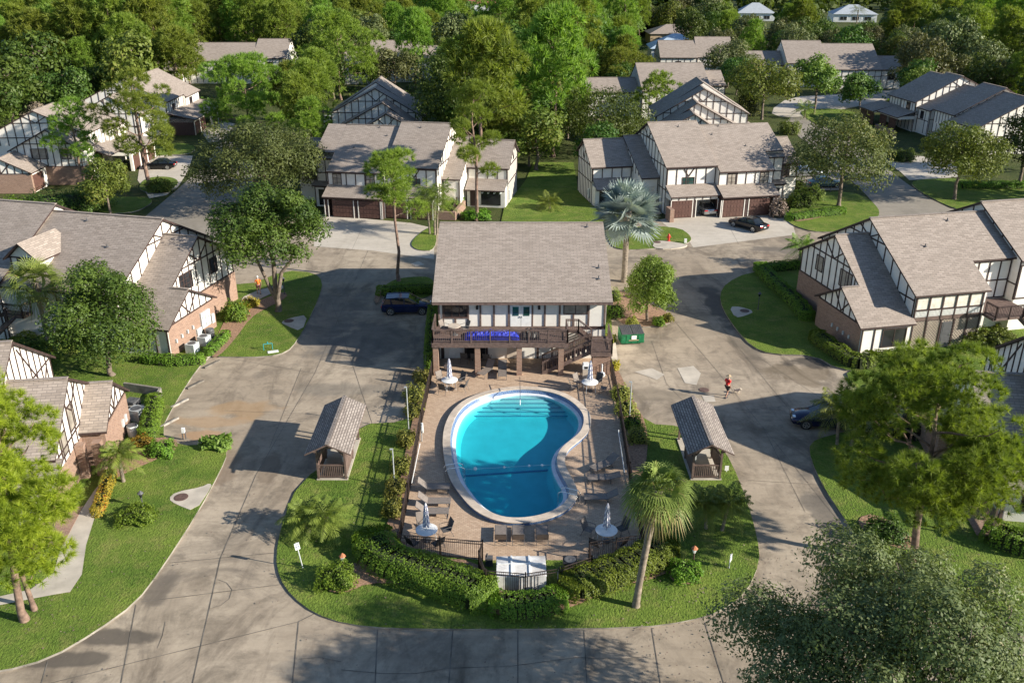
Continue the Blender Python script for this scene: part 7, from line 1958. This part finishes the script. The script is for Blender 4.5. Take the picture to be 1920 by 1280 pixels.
named('pine_tree', 'slim pine before the far left townhouse gable', (160, 352), 186, 44, 'pine', 39, .33, 900, npf=14, r=1.2, L=.5, wd=.06, per=18, tr=.2)
named('pine_tree', 'broad bright pine over the far left lane end', (470, 262), 104, 84, 'pine', 40, .25, 2000, npf=26, r=1.9, L=.65, wd=.09, per=18)
named('pine_tree', 'bright pine right of the lane end pine', (548, 232), 118, 52, 'pine', 41, .3, 1400, npf=16, r=1.7, L=.65, wd=.09, per=18)
named('pine_tree', 'huge bright pine left of the upper centre roof', (640, 188), 22, 84, 'pine', 42, .32, 1500, npf=26, r=2.6, L=.8, wd=.13, per=18)
named('leafy_tree', 'huge dark broad tree behind the left middle house', (868, 290), 92, 92, 'leafdark', 43, .08, 20000, .42, npf=34)
named('pine_tree', 'tall pine before the huge dark broad tree', (838, 262), 148, 44, 'pine', 44, .4, 1000, npf=12, r=1.6, L=.6, wd=.09, per=18)
named('pine_tree', 'bright tall pine at the back of the open lawn', (1050, 236), 80, 56, 'pine', 45, .3, 1000, npf=20, r=1.9, L=.65, wd=.09, per=18)
named('leafy_tree', 'dark tree with a pale trunk left of the bright lawn pine', (1005, 226), 96, 60, 'leafdark', 46, .2, 11000, .45, npf=26)
named('pine_tree', 'flat topped pine left of the broad pale roof', (1160, 182), 92, 58, 'pine', 47, .35, 900, npf=18, r=1.9, L=.65, wd=.09, per=18)
named('leafy_tree', 'broad dark tree beside the back of the right middle house', (1120, 290), 172, 92, 'leafdark', 48, .06, 17000, .36, npf=32)
named('leafy_tree', 'bamboo like clump at the left edge of the open lawn', (992, 312), 218, 40, 'leafmid', 49, .05, 9000, .36, npf=22, aspect=.2, up=.6)
named('oak_tree', 'grey oak before the roof at the upper centre left', (742, 172), 92, 52, 'oak', 50, .1, 8000, .5, npf=24)
named('pine_tree', 'towering pine at the top centre', (938, 130), -6, 62, 'pine', 51, .35, 1300, npf=20, r=2.6, L=.9, wd=.14, per=18)
named('pine_tree', 'slim pine right of the flat topped one', (1228, 232), 135, 40, 'pine', 52, .4, 500, npf=10, r=1.6, L=.6, wd=.09, per=18)
named('leafy_tree', 'dark tree behind the broad pale roof', (1380, 178), 110, 44, 'leafdark', 53, .1, 7000, .5, npf=20)
named('oak_tree', 'grey oak right of the roof at the upper right centre', (1362, 165), 78, 50, 'oak', 54, .1, 8000, .5, npf=24)
# ------------------------------------------------------------------ the wood all round
PV = [make_pine(200 + i, 17, 4.6, lo, 760, .95, .15, 15, M['pine'], 18, 2.0, .25) for i, lo in enumerate((.35, .42, .3, .48))]
BV = [make_broad(210 + i, 12, 5.6, .06, 5200, .62, M['leafdark'], 26, 2.0, .3) for i in range(4)]
OV = [make_broad(220 + i, 11.5, 5.8, .06, 5200, .58, M['oak'], 28, 1.9, .3) for i in range(2)]
MV = [make_broad(230 + i, 12, 5.2, .06, 5000, .62, M['leafmid'], 24, 2.0, .3) for i in range(2)]
DV = [make_broad(240, 8, 3.2, .15, 1100, .4, M['twig'], 16, 1.3, .2, twigs=40)]
KEEP = [  # picture boxes that must stay visible, with the ground distance in front of which nothing may grow
    (395, 70, 550, 135, 215), (660, 72, 805, 170, 212), (1120, 118, 1330, 190, 172), (1235, 60, 1360, 118, 228), (1415, 70, 1645, 150, 205), (1210, 50, 1300, 85, 262), (1390, 6, 1445, 34, 412), (1560, 8, 1640, 40, 405), (1205, 30, 1255, 60, 312), (895, 0, 925, 15, 428),
    (0, 118, 420, 400, 152), (620, 148, 800, 420, 138), (1200, 150, 1420, 240, 140), (1060, 220, 1520, 420, 100), (1600, 120, 1960, 330, 165), (940, 255, 1085, 420, 110), (1420, 170, 1700, 340, 140), (395, 190, 520, 330, 140), (0, 330, 1960, 1300, 0)]
HB = [(-80, -48, 112, 180), (-80, -50, 205, 245), (-42, -14, 218, 242), (-30, -13, 134, 172), (22, 40, 132, 172), (12, 46, 165, 195), (32, 58, 226, 250), (50, 92, 208, 236), (62, 92, 136, 182), (-30, 4, 98, 126), (4, 42, 98, 126), (136, 160, 408, 432), (96, 118, 416, 438), (38, 58, 266, 288), (44, 64, 312, 330), (-26, -6, 428, 448), (194, 216, 382, 400), (40, 76, 120, 215), (-52, -36, 110, 190)]
frng = np.random.default_rng(99)
spots = []
GR = {}
def try_spot(x, y, kind, s, rad, hgt):
    for (a, b, c, d) in HB:
        if a - rad * .6 < x < b + rad * .6 and c - rad * .6 < y < d + rad * .3: return False
    cx, cy = int(x // 8), int(y // 8)
    for i in (-1, 0, 1):
        for j in (-1, 0, 1):
            for (qx, qy, qr) in GR.get((cx + i, cy + j), ()):
                if (qx - x) ** 2 + (qy - y) ** 2 < (.72 * (rad + qr)) ** 2: return False
    u0, v0 = PX((x - rad, y, 0)); u1, v1 = PX((x + rad, y, hgt)); 
    if u1 < -60 or u0 > 1980 or v0 < -10: return False
    for (a, b, c, d, dist) in KEEP:
        if u1 > a and u0 < c and v0 > b and v1 < d and y < dist: return False
    GR.setdefault((cx, cy), []).append((x, y, rad))
    return True
NAMES = {'pine': ('pine_tree', 'pine tree'), 'dark': ('leafy_tree', 'tree'), 'oak': ('oak_tree', 'tree'), 'mid': ('leafy_tree', 'tree'), 'bare': ('leafy_tree', 'tree')}
WORD = {'pine': 'bright feathery pine', 'dark': 'dark rounded broadleaf tree', 'oak': 'grey green oak', 'mid': 'mid green rounded tree', 'bare': 'thin brown bare tree'}
def zone(u, y):
    if u < 230: return 'in the wood at the upper left edge'
    if u < 560: return 'in the wood beyond the far left houses'
    if u < 860: return 'in the wood behind the upper centre left roof'
    if u < 1240: return 'in the wood behind the open lawn'
    if u < 1660: return 'in the wood around the upper right roofs'
    return 'in the wood at the upper right edge'
cnt = 0
HMOD = {'pine': 17, 'dark': 12, 'oak': 11.5, 'mid': 12, 'bare': 8}; RMOD = {'pine': 4.6, 'dark': 5.6, 'oak': 5.8, 'mid': 5.2, 'bare': 3.2}
VAR = {'pine': PV, 'dark': BV, 'oak': OV, 'mid': MV, 'bare': DV}
for k in range(9000):
    y = 112 + 250 * frng.random() ** 1.2
    x = frng.uniform(-1, 1) * (y * .62 + 8)
    u, v = PX((x, y, 8))
    q = frng.random()
    if u < 560: kind = 'pine' if (q < .68 and not (u < 200 and y < 190)) else ('dark' if q < .93 else 'mid')
    elif u < 1240: kind = 'pine' if q < .42 else ('dark' if q < .75 else ('mid' if q < .9 else 'oak'))
    else: kind = 'oak' if q < .45 else ('dark' if q < .75 else ('mid' if q < .88 else 'pine'))
    if u < 70 and y < 190 and q > .9: kind = 'bare'
    s = frng.uniform(.62, 1.25)
    if not try_spot(x, y, kind, s, RMOD[kind] * s, HMOD[kind] * s): continue
    ms = VAR[kind][frng.integers(len(VAR[kind]))]
    z_ = zone(u, y)
    tree_set(NAMES[kind][0], WORD[kind] + ' ' + z_, NAMES[kind][1], (x, y, 0), ms[0], ms[1], 'trees ' + z_ + ', ' + NAMES[kind][1], frng.uniform(0, 6.28), (s, s, s * frng.uniform(.9, 1.12)))
    cnt += 1
print('forest trees', cnt)
# the far wood as one mass
far = np.random.default_rng(5)
Vs, Ts = [], []
pts = []
for k in range(2600):
    y = 352 + 900 * far.random() ** 1.5; x = far.uniform(-1, 1) * (y * .75 + 40)
    if (88 < x < 225 and 372 < y < 470) or (-32 < x < 0 and 400 < y < 470): continue
    rad = far.uniform(4, 7); h = far.uniform(8, 14); nn = 110
    ua, va = PX((x - rad, y, 0)); ub, vb = PX((x + rad, y, h))
    if any(ub > a and ua < c and va > b and vb < d and y < dd for (a, b, c, d, dd) in KEEP): continue
    d = sphere_dirs(far, nn, .5); P = np.array([x, y, h * .5]) + d * np.array([rad, rad, h * .52]) * far.uniform(.85, 1.05, (nn, 1))
    Vs.append(leaf_quads(far, P, d, 2.6, .7, .5)); Ts.append(np.clip(far.random() * .6 + .4 * far.random(nn), 0, 1))
me = mesh_np('distant_woods', np.concatenate(Vs), 4, M['leafdark'], np.concatenate(Ts))
o = bpy.data.objects.new('distant_woods', me); COL.objects.link(o); tag(o, kind='stuff')
# undergrowth under the near wood, one mass of low leaves
ug = np.random.default_rng(8); n_ = 60000
y = 110 + 240 * ug.random(n_); x = ug.uniform(-1, 1, n_) * (y * .62 + 8)
ok = np.ones(n_, bool)
for (a, b, c, d) in HB: ok &= ~((x > a - 2) & (x < b + 3) & (y > c - 4) & (y < d + 2))
ok &= ~((np.abs(x) < 14) & (y < 150)); ok &= ~((x > -62) & (x < -34) & (y < 200)); ok &= ~((x > 34) & (x < 80) & (y < 222)); ok &= ~((x < -46) & (y < 126)); ok &= ~((np.abs(x) < 60) & (y < 128))
x, y = x[ok], y[ok]
P = np.stack([x, y, ug.random(len(x)) ** 2 * 1.3 * (.4 + .6 * np.sin(x * .5) * np.cos(y * .37)) + .1], 1)
me = mesh_np('undergrowth', leaf_quads(ug, P, np.tile([0, 0, 1.0], (len(x), 1)), .8, .6, .6), 4, M['leafdark'], ug.random(len(x)))
o = bpy.data.objects.new('undergrowth', me); COL.objects.link(o); tag(o, kind='stuff')
# fallen leaves under the trees
lr = np.random.default_rng(17); LP_ = []
for px, py, r, n_ in [(522, 585, 5, 260), (212, 705, 4, 200), (1706, 1062, 6, 300), (1480, 1180, 7, 420), (1300, 1165, 6, 200), (60, 1160, 4, 160), (1213, 602, 3, 120), (1572, 388, 6, 150), (900, 1165, 9, 120), (430, 1000, 8, 90), (700, 1240, 9, 120)]:
    c = G(px, py); q = lr.normal(0, r * .6, (n_, 2)); LP_.append(np.stack([c.x + q[:, 0], c.y + q[:, 1], np.full(n_, .135)], 1))
P = np.concatenate(LP_)
on = np.array([not (-6.5 < p[0] < 7.5 and 39 < p[1] < 64) for p in P]); P = P[on]
me = mesh_np('leaf_litter', leaf_quads(lr, P, np.tile([0, 0, 1.0], (len(P), 1)), .10, .6, .15), 4, M['twig'], lr.random(len(P)))
o = bpy.data.objects.new('leaf_litter', me); COL.objects.link(o); tag(o, kind='stuff')
